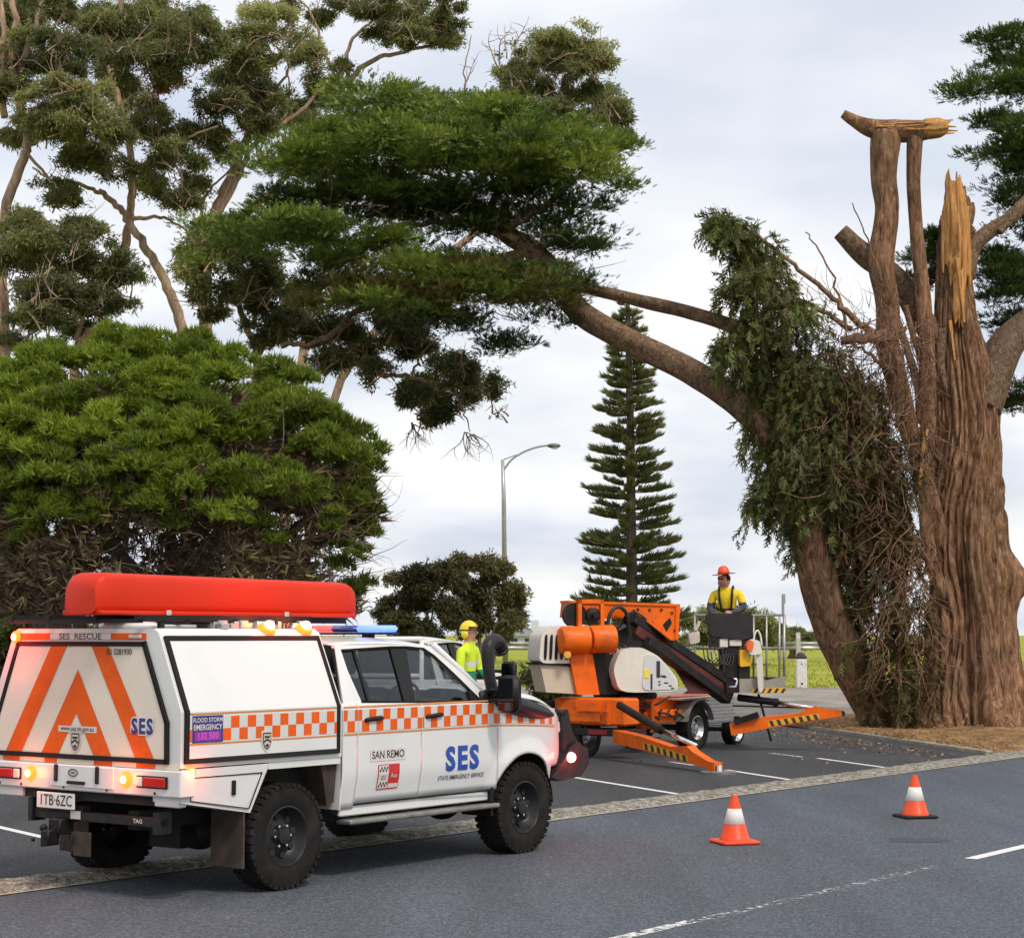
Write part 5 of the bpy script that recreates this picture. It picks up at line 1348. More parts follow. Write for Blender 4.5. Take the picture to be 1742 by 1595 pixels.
b.box(RX - .004, RX - .001, -1.07, 1.07, .972, 1.014); b.build('cream_sheet', M_cream, canopy)
def rtext(txt, size, y, z, m, bold=0.0, xs=1.0, par=tg, off=.021, tilt=0.0, gap=1.0):
    b = MB(); put_text(b, txt, size, lambda a, c: rp(y - a, z + c + tilt*a, off), bold, xs, gap=gap); o = b.build('lettering', m, par); return o
def rplate(y0, y1, z0, z1, m, off, nm='backing', par=tg):
    b = MB(); b.add([rp(y0, z0, off), rp(y1, z0, off), rp(y1, z1, off), rp(y0, z1, off)], [(0, 1, 2, 3)]); return b.build(nm, m, par)
rplate(.38, -.32, 1.918, 1.962, M_lensw, .0115, par=canopy); rtext('SES  RESCUE', .062, .03, 1.939, M_ink, .0012, 1.45, canopy, .0125)
rtext('ID 3281930', .062, -.425, 1.825, M_ink, .0006, .95)
rtext('SES', .155, -.69, 1.275, mat('white outline', (.8, .78, .75), .4), .016, .92, off=.0205, gap=1.2); rtext('SES', .155, -.69, 1.275, M_navy, .006, .92, off=.0225, gap=1.2)
rplate(.25, -.19, 1.215, 1.262, M_lensw, .0195); rtext('www.ses.vic.gov.au', .05, .03, 1.242, M_ink, .0003, .98, off=.0215)
def emblem(fn, par, s=1.0):
    """small shield badge: dark outline, pale field, dark bands"""
    def ring(k): return [(-.055*k*s, .075*k*s), (.055*k*s, .075*k*s), (.058*k*s, -.01*k*s), (.035*k*s, -.06*k*s), (0, -.085*k*s), (-.035*k*s, -.06*k*s), (-.058*k*s, -.01*k*s)]
    for k, m, o in ((1.25, M_lensw, .0), (1.0, M_ink, .0015), (.82, mat('badge field', (.62, .52, .45), .4), .003)):
        b = MB(); b.add([fn(a, c, o) for a, c in ring(k)], [tuple(range(7))]); b.build('badge', m, par)
    b = MB()
    for pts in ([(-.04, .045), (.04, .045), (.03, .025), (-.03, .025)], [(-.045, .0), (0, .022), (.045, 0), (.04, -.02), (0, .004), (-.04, -.02)], [(-.028, -.04), (0, -.026), (.028, -.04), (.0, -.062)]):
        b.add([fn(a*s, c*s, .0045) for a, c in pts], [tuple(range(len(pts)))])
    b.build('badge_bands', M_ink, par)
emblem(lambda a, c, o: rp(.05 - a, 1.145 + c, .0195 + o), tg, .85)
# rear bumper panel with lamps, locker flap, plate
b = MB(); b.box(RX - .03, RX + .12, -1.115, 1.115, .775, .97, 0, .01)
for y0, y1 in ((.70, .98), (-1.05, -.80)): b.box(RX + .01, RX + .1, y0, y1, .70, .78, 0, .008)
bump = b.build('rear_bumper', M_white, ute)
b = MB(); b.box(RX - .042, RX - .031, -.41, .315, .805, .965, 0, .004); fl = b.build('locker_flap', M_white, bump)
for y in (.235, -.235): b = MB(); b.box(RX - .055, RX - .041, y - .02, y + .02, .84, .97, 0, .005); b.build('flap_strap', M_blk, fl)
b = MB(); b.box(RX - .062, RX - .041, -.10, .10, .828, .852, 0, .006); b.build('flap_handle', M_blk, fl)
b = MB(); b.tube([rp(.04 + .05*math.cos(a), .913 + .026*math.sin(a), .046) for a in np.linspace(0, 2*PI, 20)], .004, 5); b.box(RX - .05, RX - .045, .02, .06, .909, .917); b.build('maker_oval', M_ink, fl)
for side in (-1, 1):
    b = MB(); b.box(RX - .045, RX - .03, min(side*.655, side*.99), max(side*.655, side*.99), .835, .925, 0, .008); lh = b.build('tail_lamp', M_blk, bump)
    b = MB(); b.box(RX - .058, RX - .044, min(side*.745, side*.98), max(side*.745, side*.98), .845, .915, 0, .006); b.build('red_lens', M_lensr, lh)
    b = MB(); b.box(RX - .056, RX - .044, min(side*.665, side*.735), max(side*.665, side*.735), .845, .915, 0, .006); b.build('clear_lens', M_lensw, lh)
    b = MB(); c = Vector((RX - .03, side*.545, .888)); b.lathe([(0, .058), (.022, .052), (.034, .03), (.038, 0)], c, (-1, 0, 0), 20); al = b.build('warning_lamp', E_amb, bump, smooth=True)
    al['label'] = 'lit round amber warning lamp'; lamp_light('lamp_glow', (RX - .14, side*.545, .888), (1, .16, .03), 1.6, al); bulb(al, (RX - .055, side*.545, .888), None, .030)
b = MB()
for y in (-.85, -.33, .16, .66, .92): b.lathe([(0, .011), (.008, .009), (.009, 0)], (RX - .03, y, .80), (-1, 0, 0), 8)
b.build('bolts', M_ink, bump)['kind'] = 'stuff'
b = MB(); b.box(RX - .035, RX - .02, .035, .47, .632, .752, 0, .004); pl = b.build('number_plate', mat('number plate', (.78, .77, .74), .35), ute)
b = MB(); put_text(b, '1TB·6ZC', .115, lambda a, c: Vector((RX - .0375, .245 - a, .692 + c)), .0008, .88); b.build('plate_letters', M_ink, pl)
b = MB(); b.box(RX + .02, RX + .10, -.86, .60, .545, .615, 0, .006); b.box(RX + .0, RX + .13, .56, .61, .52, .70); b.box(RX + .0, RX + .13, -.86, -.80, .50, .66); b.box(RX + .02, RX + .10, .0, .5, .60, .66)
tow = b.build('tow_bar', M_dkst, ute)
b = MB(); b.box(RX - .06, RX + .08, .16, .30, .44, .56, 0, .01); b.box(RX - .14, RX - .02, .20, .28, .36, .48, 0, .01); b.tube([(RX - .1, .30, .35), (RX - .1, .30, .46)], .02, 8); b.sphere((RX - .1, .30, .49), .03, 10, 8)
for yy, zz in ((.22, .43), (.22, .37), (.12, .50), (.36, .40)): b.lathe([(0, .014), (.02, .012), (.021, 0)], (RX - .14, yy, zz), (-1, 0, 0), 8)
b.tube([(RX - .03, .06 + .03*math.cos(a), .42 + .045*math.sin(a)) for a in np.linspace(0, 2*PI, 12)], .006, 5)
b.build('tow_hitch', M_blk, tow, angle=40)
b = MB(); b.box(RX - .01, RX + .0, -.13, .06, .29, .47); b.build('hitch_flap', M_flap, tow)
b = MB(); put_text(b, 'TAG', .042, lambda a, c: Vector((RX + .0155, -.62 - a, .582 + c)), .001, 1.2); b.build('tow_bar_label', M_lensw, tow)
b = MB(); b.box(RX + .014, RX + .0195, .02, .13, .56, .62); b.build('tow_bar_plate', M_lensw, tow)
# top corner lamps, dome on the roof
b = MB(); b.lathe([(0, .05), (.02, .045), (.03, .02), (.032, 0)], (RX - .008, .785, 1.935), (-1, 0, 0), 18); cl_ = b.build('warning_lamp', E_amb, canopy, smooth=True); cl_['label'] = 'lit amber lamp at the top left rear corner'; bulb(cl_, (RX - .03, .785, 1.935), None, .026)
b = MB(); b.box(RX - .02, RX - .008, -.66, -.52, 1.925, 1.955, 0, .006); b.build('marker_lamp', M_lensw, canopy)
for x in (.02, .44):
    b = MB(); b.lathe([(0, .075), (.02, .072), (.042, .045), (.05, 0)], (x, -.80, 1.99), (0, -.45, 1), 18); o = b.build('warning_lamp', E_amb, canopy, smooth=True); o['label'] = 'lit amber lamp on the canopy roof edge'; lamp_light('lamp_glow', (x, -.92, 2.06), (1, .12, .03), 2.2, o); bulb(o, (x, -.83, 2.02), None, .045)
b = MB(); b.lathe([(0, .05), (.015, .047), (.022, .02), (.023, 0)], (-1.04, -1.078, .955), (0, -1, 0), 16); o = b.build('warning_lamp', E_amb, ute, smooth=True); o['label'] = 'lit amber lamp on the rear side corner'; lamp_light('lamp_glow', (-1.04, -1.17, .955), (1, .12, .03), 1.4, o); bulb(o, (-1.04, -1.09, .955), None, .026)
b = MB(); b.box(-.95, -.55, -.62, -.10, 2.0, 2.03, 0, .01); b.sphere((-.95, -.30, 2.02), (.18, .3, .05), 18, 8); b.build('roof_vent', M_white, canopy, angle=40)
# roof rack, straps and clutter
b = MB()
for y in (-.70, -.25, .30, .74): b.beam((-1.25, y, 2.075), (1.55 if abs(y) < .5 else .62, y, 2.075), .04, .05)
for x in (-1.22, -.75, -.25, .25, .58): b.beam((x, -.72, 2.055), (x, .76, 2.055), .05, .03)
for x in (-1.0, -.1, .5):
    for y in (-.70, .74): b.beam((x, y, 1.985), (x, y, 2.06), .04, .04)
b.build('roof_rack', M_blk, canopy)
b = MB()
for k in range(26):
    x = rng.uniform(-.5, .5); y = -.76 + rng.uniform(-.04, .08); b.box(x, x + rng.uniform(.03, .12), y, y + .05, 2.0, 2.02 + rng.uniform(.01, .05), 0, .006)
b.build('rack_fittings', M_alu, canopy)['kind'] = 'stuff'
# light bar on the cab roof
b = MB(); b.box(1.64, 1.86, -.62, .62, 1.955, 1.975, 0, .008); b.box(1.70, 1.78, -.4, -.32, 1.915, 1.96); b.box(1.70, 1.78, .32, .4, 1.915, 1.96); lb = b.build('light_bar', M_blk, ute)
for y0, y1, m in ((-.62, -.28, E_blu), (-.27, .02, mat('blue bar lens', (.05, .08, .35), .1, coat=.6)), (.03, .30, E_rbar), (.31, .62, E_rbar)):
    b = MB(); b.box(1.645, 1.855, y0, y1, 1.977, 2.035, 0, .025); b.build('bar_lens', m, lb, angle=40)
# red running lamp on the bull bar, its glow lights the wing
b = MB(); c = Vector((3.93, -.985, .805)); b.lathe([(0, .050), (.02, .045), (.03, .025), (.033, 0)], c, (-.35, -1, 0), 20); o = b.build('marker_lamp', E_redw, ute, smooth=True); o['label'] = 'lit red lamp on the bull bar end'
lamp_light('marker_glow', (4.0, -1.16, .80), (1, .04, .03), 5.0, o)
lamp_light('corner_glow', (RX - .12, .80, 1.96), (1, .03, .02), 8.0, cl_)  # added red point light for a red glow around the amber corner lamp
# snorkel: head, riser along the pillar, duct over the wing
b = MB(); P_ = smooth_path([(2.80, -1.01, 1.83), (2.76, -1.02, 1.885), (2.66, -1.03, 1.90), (2.575, -1.04, 1.85), (2.56, -1.05, 1.72), (2.57, -1.06, 1.58), (2.60, -1.075, 1.44)], 5)
b.tube(P_, list(np.interp(np.linspace(0, 1, len(P_)), [0, .12, .3, .5, .8, 1], [.062, .06, .064, .06, .054, .054])), 16)
b.tube([(2.80, -1.01, 1.82), (2.815, -1.008, 1.80)], [.068, .068], 16)
P_ = smooth_path([(2.60, -1.08, 1.46), (2.72, -1.09, 1.37), (2.95, -1.085, 1.315), (3.2, -1.06, 1.27), (3.45, -1.0, 1.235), (3.62, -.955, 1.21)], 5)
b.tube(P_, list(np.interp(np.linspace(0, 1, len(P_)), [0, .15, .4, .75, 1], [.062, .075, .085, .075, .05])), 16)
b.build('snorkel', mat('moulded black plastic', (.014, .014, .016), .45, var=.15, bump=.1, spec=.35), ute, smooth=True)
# checkered band, pinstripes and lettering on the right side
def sp(x, z, off):
    if x < .58: return Vector((x, -(cy_(z) + .016 + off), z))
    return Vector((x, -(usy(x, z) + .009 + off), z))
def band(mb, x0, x1, z0f, z1f, off):
    n = max(1, int((x1 - x0)/.03))
    for i in range(n):
        a, c = x0 + (x1-x0)*i/n, x0 + (x1-x0)*(i+1)/n
        mb.add([sp(a, z0f(a), off), sp(c, z0f(c), off), sp(c, z1f(c), off), sp(a, z1f(a), off)], [(0, 1, 2, 3)])
drop = lambda x: -.0 if x < 2.6 else -.09*((x - 2.6)/1.1)**1.6
segs = [(-1.065, .522), (.625, .80), (.808, 1.610), (1.620, 2.663), (2.674, 3.66)]
bs, bo, bl_, bt = MB(), MB(), MB(), MB()
for (xa, xb_) in segs:
    top_ = (lambda x: 1.355 + drop(x)*1.0) if True else None
    band(bs, xa, xb_, lambda x: 1.172 + drop(x)*.6, lambda x: 1.352 + drop(x), .0015)
    for zz in (1.148, 1.368):
        if zz > 1.3 and xa > 2.6: continue
        band(bl_, xa, xb_, lambda x: zz + drop(x)*.6, lambda x: zz + .013 + drop(x)*.6, .002)
pitch = .176; k = 0; x = -1.09
while x < 3.64:
    for row, z0 in ((0, 1.263), (1, 1.174)):
        a = x + (pitch/2 if row == 0 else 0); c = a + pitch/2
        for (xa, xb_) in segs:
            aa, cc = max(a, xa), min(c, xb_)
            if cc - aa > .01:
                if row == 0 and aa > 3.05: continue
                bo = MB(); band(bo, aa, cc, lambda x: z0 + drop(x)*(.6 if row else 1.0), lambda x: z0 + .088 + drop(x)*(.6 if row else 1.0), .003); bo.build('check', M_org, ute)
    x += pitch
bs.build('silver_band', M_gry, ute); bl_.build('pinstripes', mat('amber pinstripe', (.62, .22, .05), .4), ute)
def stext(txt, size, x, z, m, bold=0.0, xs=1.0, off=.004, nm='lettering', gap=1.0):
    b = MB(); put_text(b, txt, size, lambda a, c: sp(x + a, z + c, off), bold, xs, gap=gap); return b.build(nm, m, ute)
def splate(x0, x1, z0, z1, m, off, nm='backing'):
    b = MB(); b.grid(lambda p, q: sp(x0 + (x1-x0)*p, z0 + (z1-z0)*q, off), 6, 8); return b.build(nm, m, ute)
splate(-1.045, -.735, 1.165, 1.362, M_navy, .0045); stext('FLOOD STORM', .046, -.89, 1.328, M_lensw, .0005, .95, .006); stext('EMERGENCY', .056, -.89, 1.275, M_lensw, .001, .9, .006)
splate(-1.02, -.76, 1.178, 1.245, mat('violet panel', (.25, .04, .42), .4), .0055); stext('132 500', .068, -.89, 1.212, M_pink, .001, .98, .007)
stext('SES', .275, 2.16, .885, M_blue, .011, 1.02, .004, gap=1.22); stext('STATE EMERGENCY SERVICE', .052, 2.16, .735, M_ink, .0004, .96, .004)
splate(.955, 1.395, .925, 1.02, M_lensw, .002); stext('SAN REMO', .088, 1.175, .973, M_ink, .0008, .95, .004)
splate(1.05, 1.32, .69, .895, M_red, .003); splate(1.058, 1.18, .70, .887, M_lensw, .004); splate(1.19, 1.312, .70, .735, M_lensw, .004); stext('SES', .05, 1.118, .785, M_ink, 0, 1, .005); stext('Aus', .055, 1.25, .80, M_lensw, .0005, 1, .005)
b = MB()
for i in range(3):
    for j in range(2):
        for z0 in (.835, .71):
            x0 = 1.066 + .036*i + (.018 if j else 0); b.add([sp(x0, z0 + .02*j, .005), sp(x0 + .018, z0 + .02*j, .005), sp(x0 + .018, z0 + .02*j + .02, .005), sp(x0, z0 + .02*j + .02, .005)], [(0, 1, 2, 3)])
b.build('badge_checks', M_ink, ute)
emblem(lambda a, c, o: sp(-.27 + a, 1.15 + c, .005 + o), ute, .82)
b = MB()
for (xa, za, xc, zc) in [(.81, .60, 1.61, .60), (1.62, .60, 2.66, .60)]: b.beam(sp(xa, za - .012, -.004), sp(xc, zc - .012, -.004), .008, .012)
b.build('door_gap', M_rub, ute)

# ------------------------------------------------------------------ the long orange pod lashed to the rack
M_pod = mat('orange red moulded plastic', (0.66, 0.026, 0.004), .5, var=.06, vscale=2.0, spec=.3)
def pod():
    root = empty('roof_pod', UTE, PI/2 - UTH)
    y0, y1, z0, z1, xa, xb = -.46, -.05, 2.105, 2.42, -1.40, 1.55
    n, k = 24, 60; vs, fs = [], []
    for i in range(k + 1):
        t = i/k; x = xa + (xb - xa)*t
        er, ef = min(1, (x - xa)/.10), min(1, (xb - x)/.20)
        sh = math.sqrt(max(0.0, 1 - (1 - er)**2))*.5 + .5 if er < 1 else 1; sf = math.sqrt(max(0.0, 1 - (1 - ef)**2)) if ef < 1 else 1
        top = z0 + (z1 - z0)*(1 - .06*t)*(.72 + .28*math.sqrt(max(0, 1 - (1 - er)**2)))*(.45 + .55*sf)
        hw = (y1 - y0)/2*(.86 + .14*er)*(.55 + .45*sf); cy = (y0 + y1)/2
        for j in range(n):
            a = -PI/2 + 2*PI*j/n; ca, sa = math.cos(a), math.sin(a)
            e = .42
            px_ = math.copysign(abs(ca)**e, ca); pz = math.copysign(abs(sa)**e, sa)
            vs.append((x, cy + hw*px_*(1 - .06*(pz + 1)/2), z0 + (top - z0)*(pz + 1)/2))
    for i in range(k):
        for j in range(n): fs.append((i*n+j, i*n+(j+1) % n, (i+1)*n+(j+1) % n, (i+1)*n+j))
    fs.append(tuple(range(n))); fs.append(tuple(k*n + j for j in range(n)))
    mb = MB(); mb.add(vs, fs); mb.build('shell', M_pod, root, angle=50)
    mb = MB(); mb.box(xa + .02, xb - .1, y0 - .022, y1 + .022, z0 - .005, z0 + .028, 0, .008); mb.build('rim', M_pod, root, angle=40)
    mb = MB()
    for x in (-.75, .55): mb.box(x, x + .05, y0 - .035, y0 - .02, z0 - .01, z0 + .035, 0, .004)
    mb.build('latches', M_chr, root)['kind'] = 'stuff'
    tag(root, 'long orange red plastic pod lashed on the roof rack of the rescue ute', 'storage pod')
pod()
# ================================================================== ORANGE BOOM LIFT
M_lor = mat('orange machine paint', (0.85, 0.14, 0.004), .45, var=.12, vscale=3, spec=.3, dirt=(0.30, 0.09, 0.03, 5, .55))
M_lwh = mat('off white machine cover', (0.74, 0.70, 0.62), .42, var=.06, dirt=(0.5, 0.44, 0.36, 3, .35))
M_lbk = mat('black machine paint', (0.013, 0.012, 0.013), .5, var=.3, vscale=6, dirt=(0.06, 0.035, 0.03, 5, .35), spec=.3)
M_lrd = mat('dark red boom sheet', (0.095, 0.017, 0.012), .5, var=.3, vscale=5)
M_yel = mat('yellow hazard sheet', (0.78, 0.42, 0.02), .45)
M_hose = mat('black hose', (0.02, 0.02, 0.02), .5)
LA = math.radians(35)
LU = Vector((math.sin(LA), math.cos(LA), 0)); LS = Vector((math.cos(LA), -math.sin(LA), 0)); LO = Vector((3.2, 32.42, 0))
Z_ = Vector((0, 0, 1))
def E_(u, s, z): return LO + LU*u + LS*s + Z_*z
lift = empty('boom_lift', E_(-.8, -.7, 0))
def LB(mb, name, m, par=None, **k):
    o = mb.build(name, m, **k); reparent(o, lift)
    if par is not None:
        o.parent = par; o.matrix_parent_inverse = par.matrix_parent_inverse.copy() if False else Matrix.Identity(4)
        # child of a part: both were built in world space under the same Empty
    return o
def ebox(mb, u0, u1, s0, s1, z0, z1, mi=0, bev=0.0):
    M = Matrix(((LU.x, LS.x, 0, LO.x), (LU.y, LS.y, 0, LO.y), (0, 0, 1, 0), (0, 0, 0, 1)))
    return mb.box(u0, u1, s0, s1, z0, z1, mi, bev, M)
# chassis: end frame box, spine, axle beams
b = MB(); ebox(b, -2.9, -2.45, -1.05, .30, .52, .95, 0, .03); ebox(b, -2.93, -2.9, -.9, -.15, .58, .88); ebox(b, -2.96, -2.93, -.55, .0, .74, .77, 0); endbox = LB(b, 'end_frame', M_lor)
b = MB()
for s0 in (-.95, -.02): ebox(b, -2.94, -2.905, s0, s0 + .05, .54, .93)
ebox(b, -2.95, -2.9, -.62, -.58, .8, .9); LB(b, 'end_ribs', M_lor)
b = MB(); ebox(b, -2.96, -2.5, -1.0, .46, .36, .47, 0, .01); LB(b, 'bumper_bar', M_lbk)
b = MB(); ebox(b, -2.97, -2.96, -.35, .0, .385, .45); LB(b, 'tail_light', mat('dark red reflector', (.25, .01, .015), .3))
b = MB(); ebox(b, -2.45, 1.6, -1.0, -.35, .48, .90, 0, .02); ebox(b, -2.4, -.2, -.35, -.12, .60, .70, 0, .01); LB(b, 'chassis', M_lor)
b = MB(); ebox(b, -2.3, -.5, -.34, -.2, .50, .60); ebox(b, -1.5, -1.4, -.35, -.05, .42, .86); ebox(b, -2.0, -1.94, -.35, -.1, .55, .95); LB(b, 'chassis_ribs', M_lor)
b = MB()
for k in range(7): b.tube([E_(-2.3 + k*.28, -.10 - .05*(k % 2), .68), E_(-2.1 + k*.28, -.05, .58 + .06*math.sin(k*2)), E_(-1.9 + k*.28, -.12, .72)], .018, 6)
LB(b, 'hoses', M_hose, smooth=True)['kind'] = 'stuff'
# wheels
def lift_wheel(u, s, out, r=.37, w=.24):
    e = wheel(None, 0, 0, out, r, w, .2, True)
    M = Matrix.Translation(E_(u, s, r)) @ Matrix(((LU.x, LS.x, 0, 0), (LU.y, LS.y, 0, 0), (0, 0, 1, 0), (0, 0, 0, 1)))
    # wheel() spins about local y; local y runs along the axle
    e.matrix_world = M
    e.parent = lift; e.matrix_parent_inverse = Matrix.Translation(lift.location).inverted()
lift_wheel(0, -.14, 1); lift_wheel(-2.62, -.68, 1, .33, .3); lift_wheel(1.85, -.35, 1, .25, .2); lift_wheel(0, -1.3, -1); lift_wheel(1.85, -1.2, -1, .25, .2)
b = MB(); b.beam(E_(0, -1.3, .37), E_(0, -.1, .37), .1, .1); b.beam(E_(1.85, -1.2, .26), E_(1.85, -.3, .26), .08, .08); b.beam(E_(-2.62, -.7, .33), E_(-2.62, -.7, .5), .2, .2); LB(b, 'axle', M_lbk)
# mudguard and ribbed toolbox
b = MB()
for k in range(12):
    a0, a1 = math.radians(15 + 150*k/12), math.radians(15 + 150*(k+1)/12)
    q = [E_(-math.cos(a)*.47, s, .37 + math.sin(a)*.47) for a in (a0, a1) for s in (-.32, .04)]
    b.add([q[0], q[1], q[3], q[2]], [(0, 1, 2, 3)])
LB(b, 'mudguard', mat('grey mudguard', (.20, .19, .18), .6, var=.3), solid=.012)
b = MB(); ebox(b, .36, 1.36, -.55, -.06, .42, .885, 0, .015); box_ = LB(b, 'toolbox', M_alu)
b = MB()
for k in range(7): ebox(b, .38, 1.34, -.063, -.035, .45 + k*.06, .475 + k*.06, 0, .008)
ebox(b, .82, .9, -.06, -.03, .80, .84); LB(b, 'toolbox_ribs', M_alu)
b = MB(); ebox(b, -.5, .36, -.5, -.05, .845, .88, 0, .01); ebox(b, .34, .357, -.52, -.08, .5, .84); LB(b, 'checker_plate', mat('checker plate', (.62, .45, .38), .35, .5, var=.35, vscale=22))
# turntable
b = MB(); c0 = E_(-1.3, -.68, 0); b.lathe([(.90, .52), (.96, .54), (1.03, .5), (1.05, .5)], c0, (0, 0, 1), 32); LB(b, 'turntable', M_lbk, angle=40)
TA = Vector((math.cos(math.radians(20)), math.sin(math.radians(20)), 0)); TB = Vector((TA.y, -TA.x, 0))
TC = Vector((1.62, 31.05, 0))
def T_(px, py, bo): return on_plane(px, py, TC + TB*bo, TB)
def plate(mb, pix, bo, th, mi=0):
    """outline measured on the photograph, set on the turret's own plane and given its depth"""
    return mb.prism([T_(x, y, bo) for x, y in pix], -TB*th, mi)
# engine cover (left) with louvres, lower pale panel
def rounded(pts, r=.3, n=3):
    o = []
    for i in range(len(pts)):
        p0, p1, p2 = [np.array(pts[j % len(pts)], float) for j in (i-1, i, i+1)]
        a, c = p1 + (p0-p1)*r, p1 + (p2-p1)*r
        for k in range(n+1):
            t = k/n; o.append(tuple((1-t)**2*a + 2*t*(1-t)*p1 + t*t*c))
    return o
b = MB(); plate(b, rounded([(917, 1128), (921, 1080), (938, 1064), (985, 1064), (985, 1128)], .22), .42, .55); cov = LB(b, 'engine_cover', M_lwh, angle=35)
b = MB()
for k in range(6):
    x = 925 + k*9.2; plate(b, rounded([(x, 1122), (x + 2, 1080), (x + 7, 1078), (x + 5, 1122)], .3, 2), .432, .02)
LB(b, 'louvres', M_blk)
b = MB(); plate(b, [(919, 1130), (968, 1133), (982, 1180), (929, 1177)], .38, .5); LB(b, 'lower_cover', mat('tan machine panel', (.62, .50, .38), .5, var=.05))
b = MB(); plate(b, [(915, 1127), (985, 1130), (985, 1133), (917, 1130)], .43, .56); LB(b, 'cover_seam', M_rub)
# orange post, black column, control cover with dials
b = MB(); plate(b, [(968, 1112), (1008, 1112), (1020, 1181), (982, 1181)], .46, .35); LB(b, 'post', M_lor)
b = MB(); plate(b, [(1006, 1112), (1046, 1112), (1052, 1180), (1020, 1180)], .30, .5); plate(b, [(1012, 1090), (1080, 1060), (1100, 1110), (1050, 1130), (1012, 1130)], .1, .45); LB(b, 'column', M_lbk)
b = MB(); plate(b, rounded([(1043, 1138), (1056, 1104), (1090, 1100), (1120, 1115), (1142, 1140), (1153, 1156), (1153, 1176), (1054, 1178)], .28), .52, .75); ctl = LB(b, 'control_cover', M_lwh, angle=35)
b = MB(); plate(b, rounded([(1097, 1112), (1117, 1116), (1140, 1142), (1150, 1158), (1150, 1172), (1092, 1174)], .2), .535, .02); LB(b, 'control_panel', mat('pale grey control panel', (.62, .62, .62), .4))
b = MB()
for (x, y, w, h) in [(1117, 1124, 6, 28), (1107, 1146, 3, 26), (1124, 1148, 8, 3), (1120, 1158, 4, 2), (1130, 1160, 7, 2), (1120, 1163, 4, 2), (1138, 1165, 5, 2), (1142, 1169, 4, 2), (1128, 1150, 6, 2)]: plate(b, [(x, y), (x + w, y), (x + w, y + h), (x, y + h)], .542, .01)
LB(b, 'panel_labels', M_ink)['kind'] = 'stuff'
b = MB(); plate(b, [(1096, 1138), (1104, 1138), (1104, 1153), (1096, 1153)], .545, .01); LB(b, 'warning_sticker', mat('yellow sticker', (.85, .70, .05), .4))
# twin orange drums and head frame
for (xa, xb_, yb) in [(951, 997, 1089), (1001, 1041, 1087)]:
    b = MB(); p = T_(xa, yb, .52); q = T_(xb_, yb - 1, .50); rr = .225
    d = (q - p); L_ = d.length; b.lathe([(0, rr*.3), (.02, rr*.86), (.06, rr), (L_*.8, rr), (L_*.97, rr*1.02), (L_, rr*1.04), (L_, rr*.8), (L_*.8, rr*.72)], p, d, 26); LB(b, 'drum', M_lor, angle=40)
b = MB(); plate(b, [(968, 1022), (1157, 1028), (1158, 1040), (1154, 1050), (1154, 1089), (1141, 1089), (1110, 1056), (1060, 1052), (1010, 1052), (965, 1050)], .12, .34); LB(b, 'lever_arm', M_lor)
b = MB(); plate(b, [(968, 1021), (1157, 1027), (1157, 1031), (968, 1025)], .15, .40); plate(b, [(1150, 1030), (1157, 1030), (1154, 1088), (1149, 1088)], .15, .40); plate(b, [(1092, 1050), (1096, 1047), (1146, 1086), (1142, 1089)], .15, .06); LB(b, 'arm_flange', M_lor)
for (x, y) in [(1085, 1036), (1105, 1037), (1125, 1037), (1143, 1042), (1060, 1036), (1148, 1072)]:
    b = MB(); b.lathe([(0, .022), (.02, .02), (.021, 0)], T_(x, y, .125), TB, 8); LB(b, 'bolt', M_dkst)
b = MB(); plate(b, [(1128, 1062), (1140, 1050), (1143, 1060), (1134, 1074)], .13, .02); LB(b, 'arm_cutout', M_blk)
b = MB()
for x in (984, 1022): plate(b, [(x, 1019), (x + 6, 1019), (x + 6, 1072), (x, 1072)], .50, .08)
plate(b, [(984, 1019), (1028, 1019), (1028, 1026), (984, 1026)], .50, .08); LB(b, 'head_frame', M_lor)
b = MB(); c = T_(1006, 1046, .35); b.lathe([(0, .12), (.1, .12), (.12, .05), (.2, .05)], c, TB, 20); b.lathe([(0, .2), (.1, .2)], T_(975, 1046, .3), TB, 20); LB(b, 'winch', M_lbk, angle=40)
b = MB()
for dz, r_ in ((0, .03), (.05, .026), (.1, .024), (.15, .022)):
    P_ = smooth_path([T_(1033, 1078, .42 - dz), T_(1037, 1046, .44 - dz), T_(1050, 1032, .42 - dz), T_(1064, 1040, .38 - dz), T_(1069, 1062, .3 - dz), T_(1072, 1080, .2)], 5); b.tube(P_, r_, 8)
for k in range(8):
    P_ = smooth_path([T_(1035 + k*4, 1095 + 5*(k % 3), .3), T_(1050 + k*3, 1110 - k, .35), T_(1065 + k*4, 1098 + 3*k, .3)], 4); b.tube(P_, .016, 6)
LB(b, 'hoses', M_hose, smooth=True)['kind'] = 'stuff'
b = MB(); b.lathe([(0, .06), (.02, .06), (.025, 0)], T_(965, 1113, .64), TB, 14); LB(b, 'indicator', mat('amber reflector', (.85, .4, .05), .3))
# telescopic boom to the basket: upper box, dark red lower box
BD = Vector((0, .25, 0))
b = MB(); p, q = W(1072, 1052, 31.1), W(1246, 1168, 32.6); b.beam(p, q, .30, .16, bev=.02); boom = LB(b, 'boom', M_lbk)
b = MB(); n_ = Vector((0, 0, -.18)); b.beam(p + n_ + Vector((.04, 0, 0)), q + n_ - (q - p)*.04, .24, .17, bev=.01); LB(b, 'boom_inner', M_lrd)
b = MB(); b.beam(p + n_*2 + Vector((.25, 0, 0)), q + n_*1.6 - (q - p)*.06, .22, .14, bev=.01); LB(b, 'lower_boom', M_lbk)
b = MB(); b.prism([W(1150, 1140, 31.75), W(1236, 1176, 32.4), W(1232, 1180, 32.4), W(1175, 1180, 31.9)], (0, .2, 0)); LB(b, 'boom_web', M_lrd)
b = MB(); b.prism([W(1066, 1046, 31.0), W(1078, 1036, 31.0), W(1086, 1050, 31.0), W(1074, 1060, 31.0)], (.1, .36, 0)); LB(b, 'boom_knuckle', M_lbk)
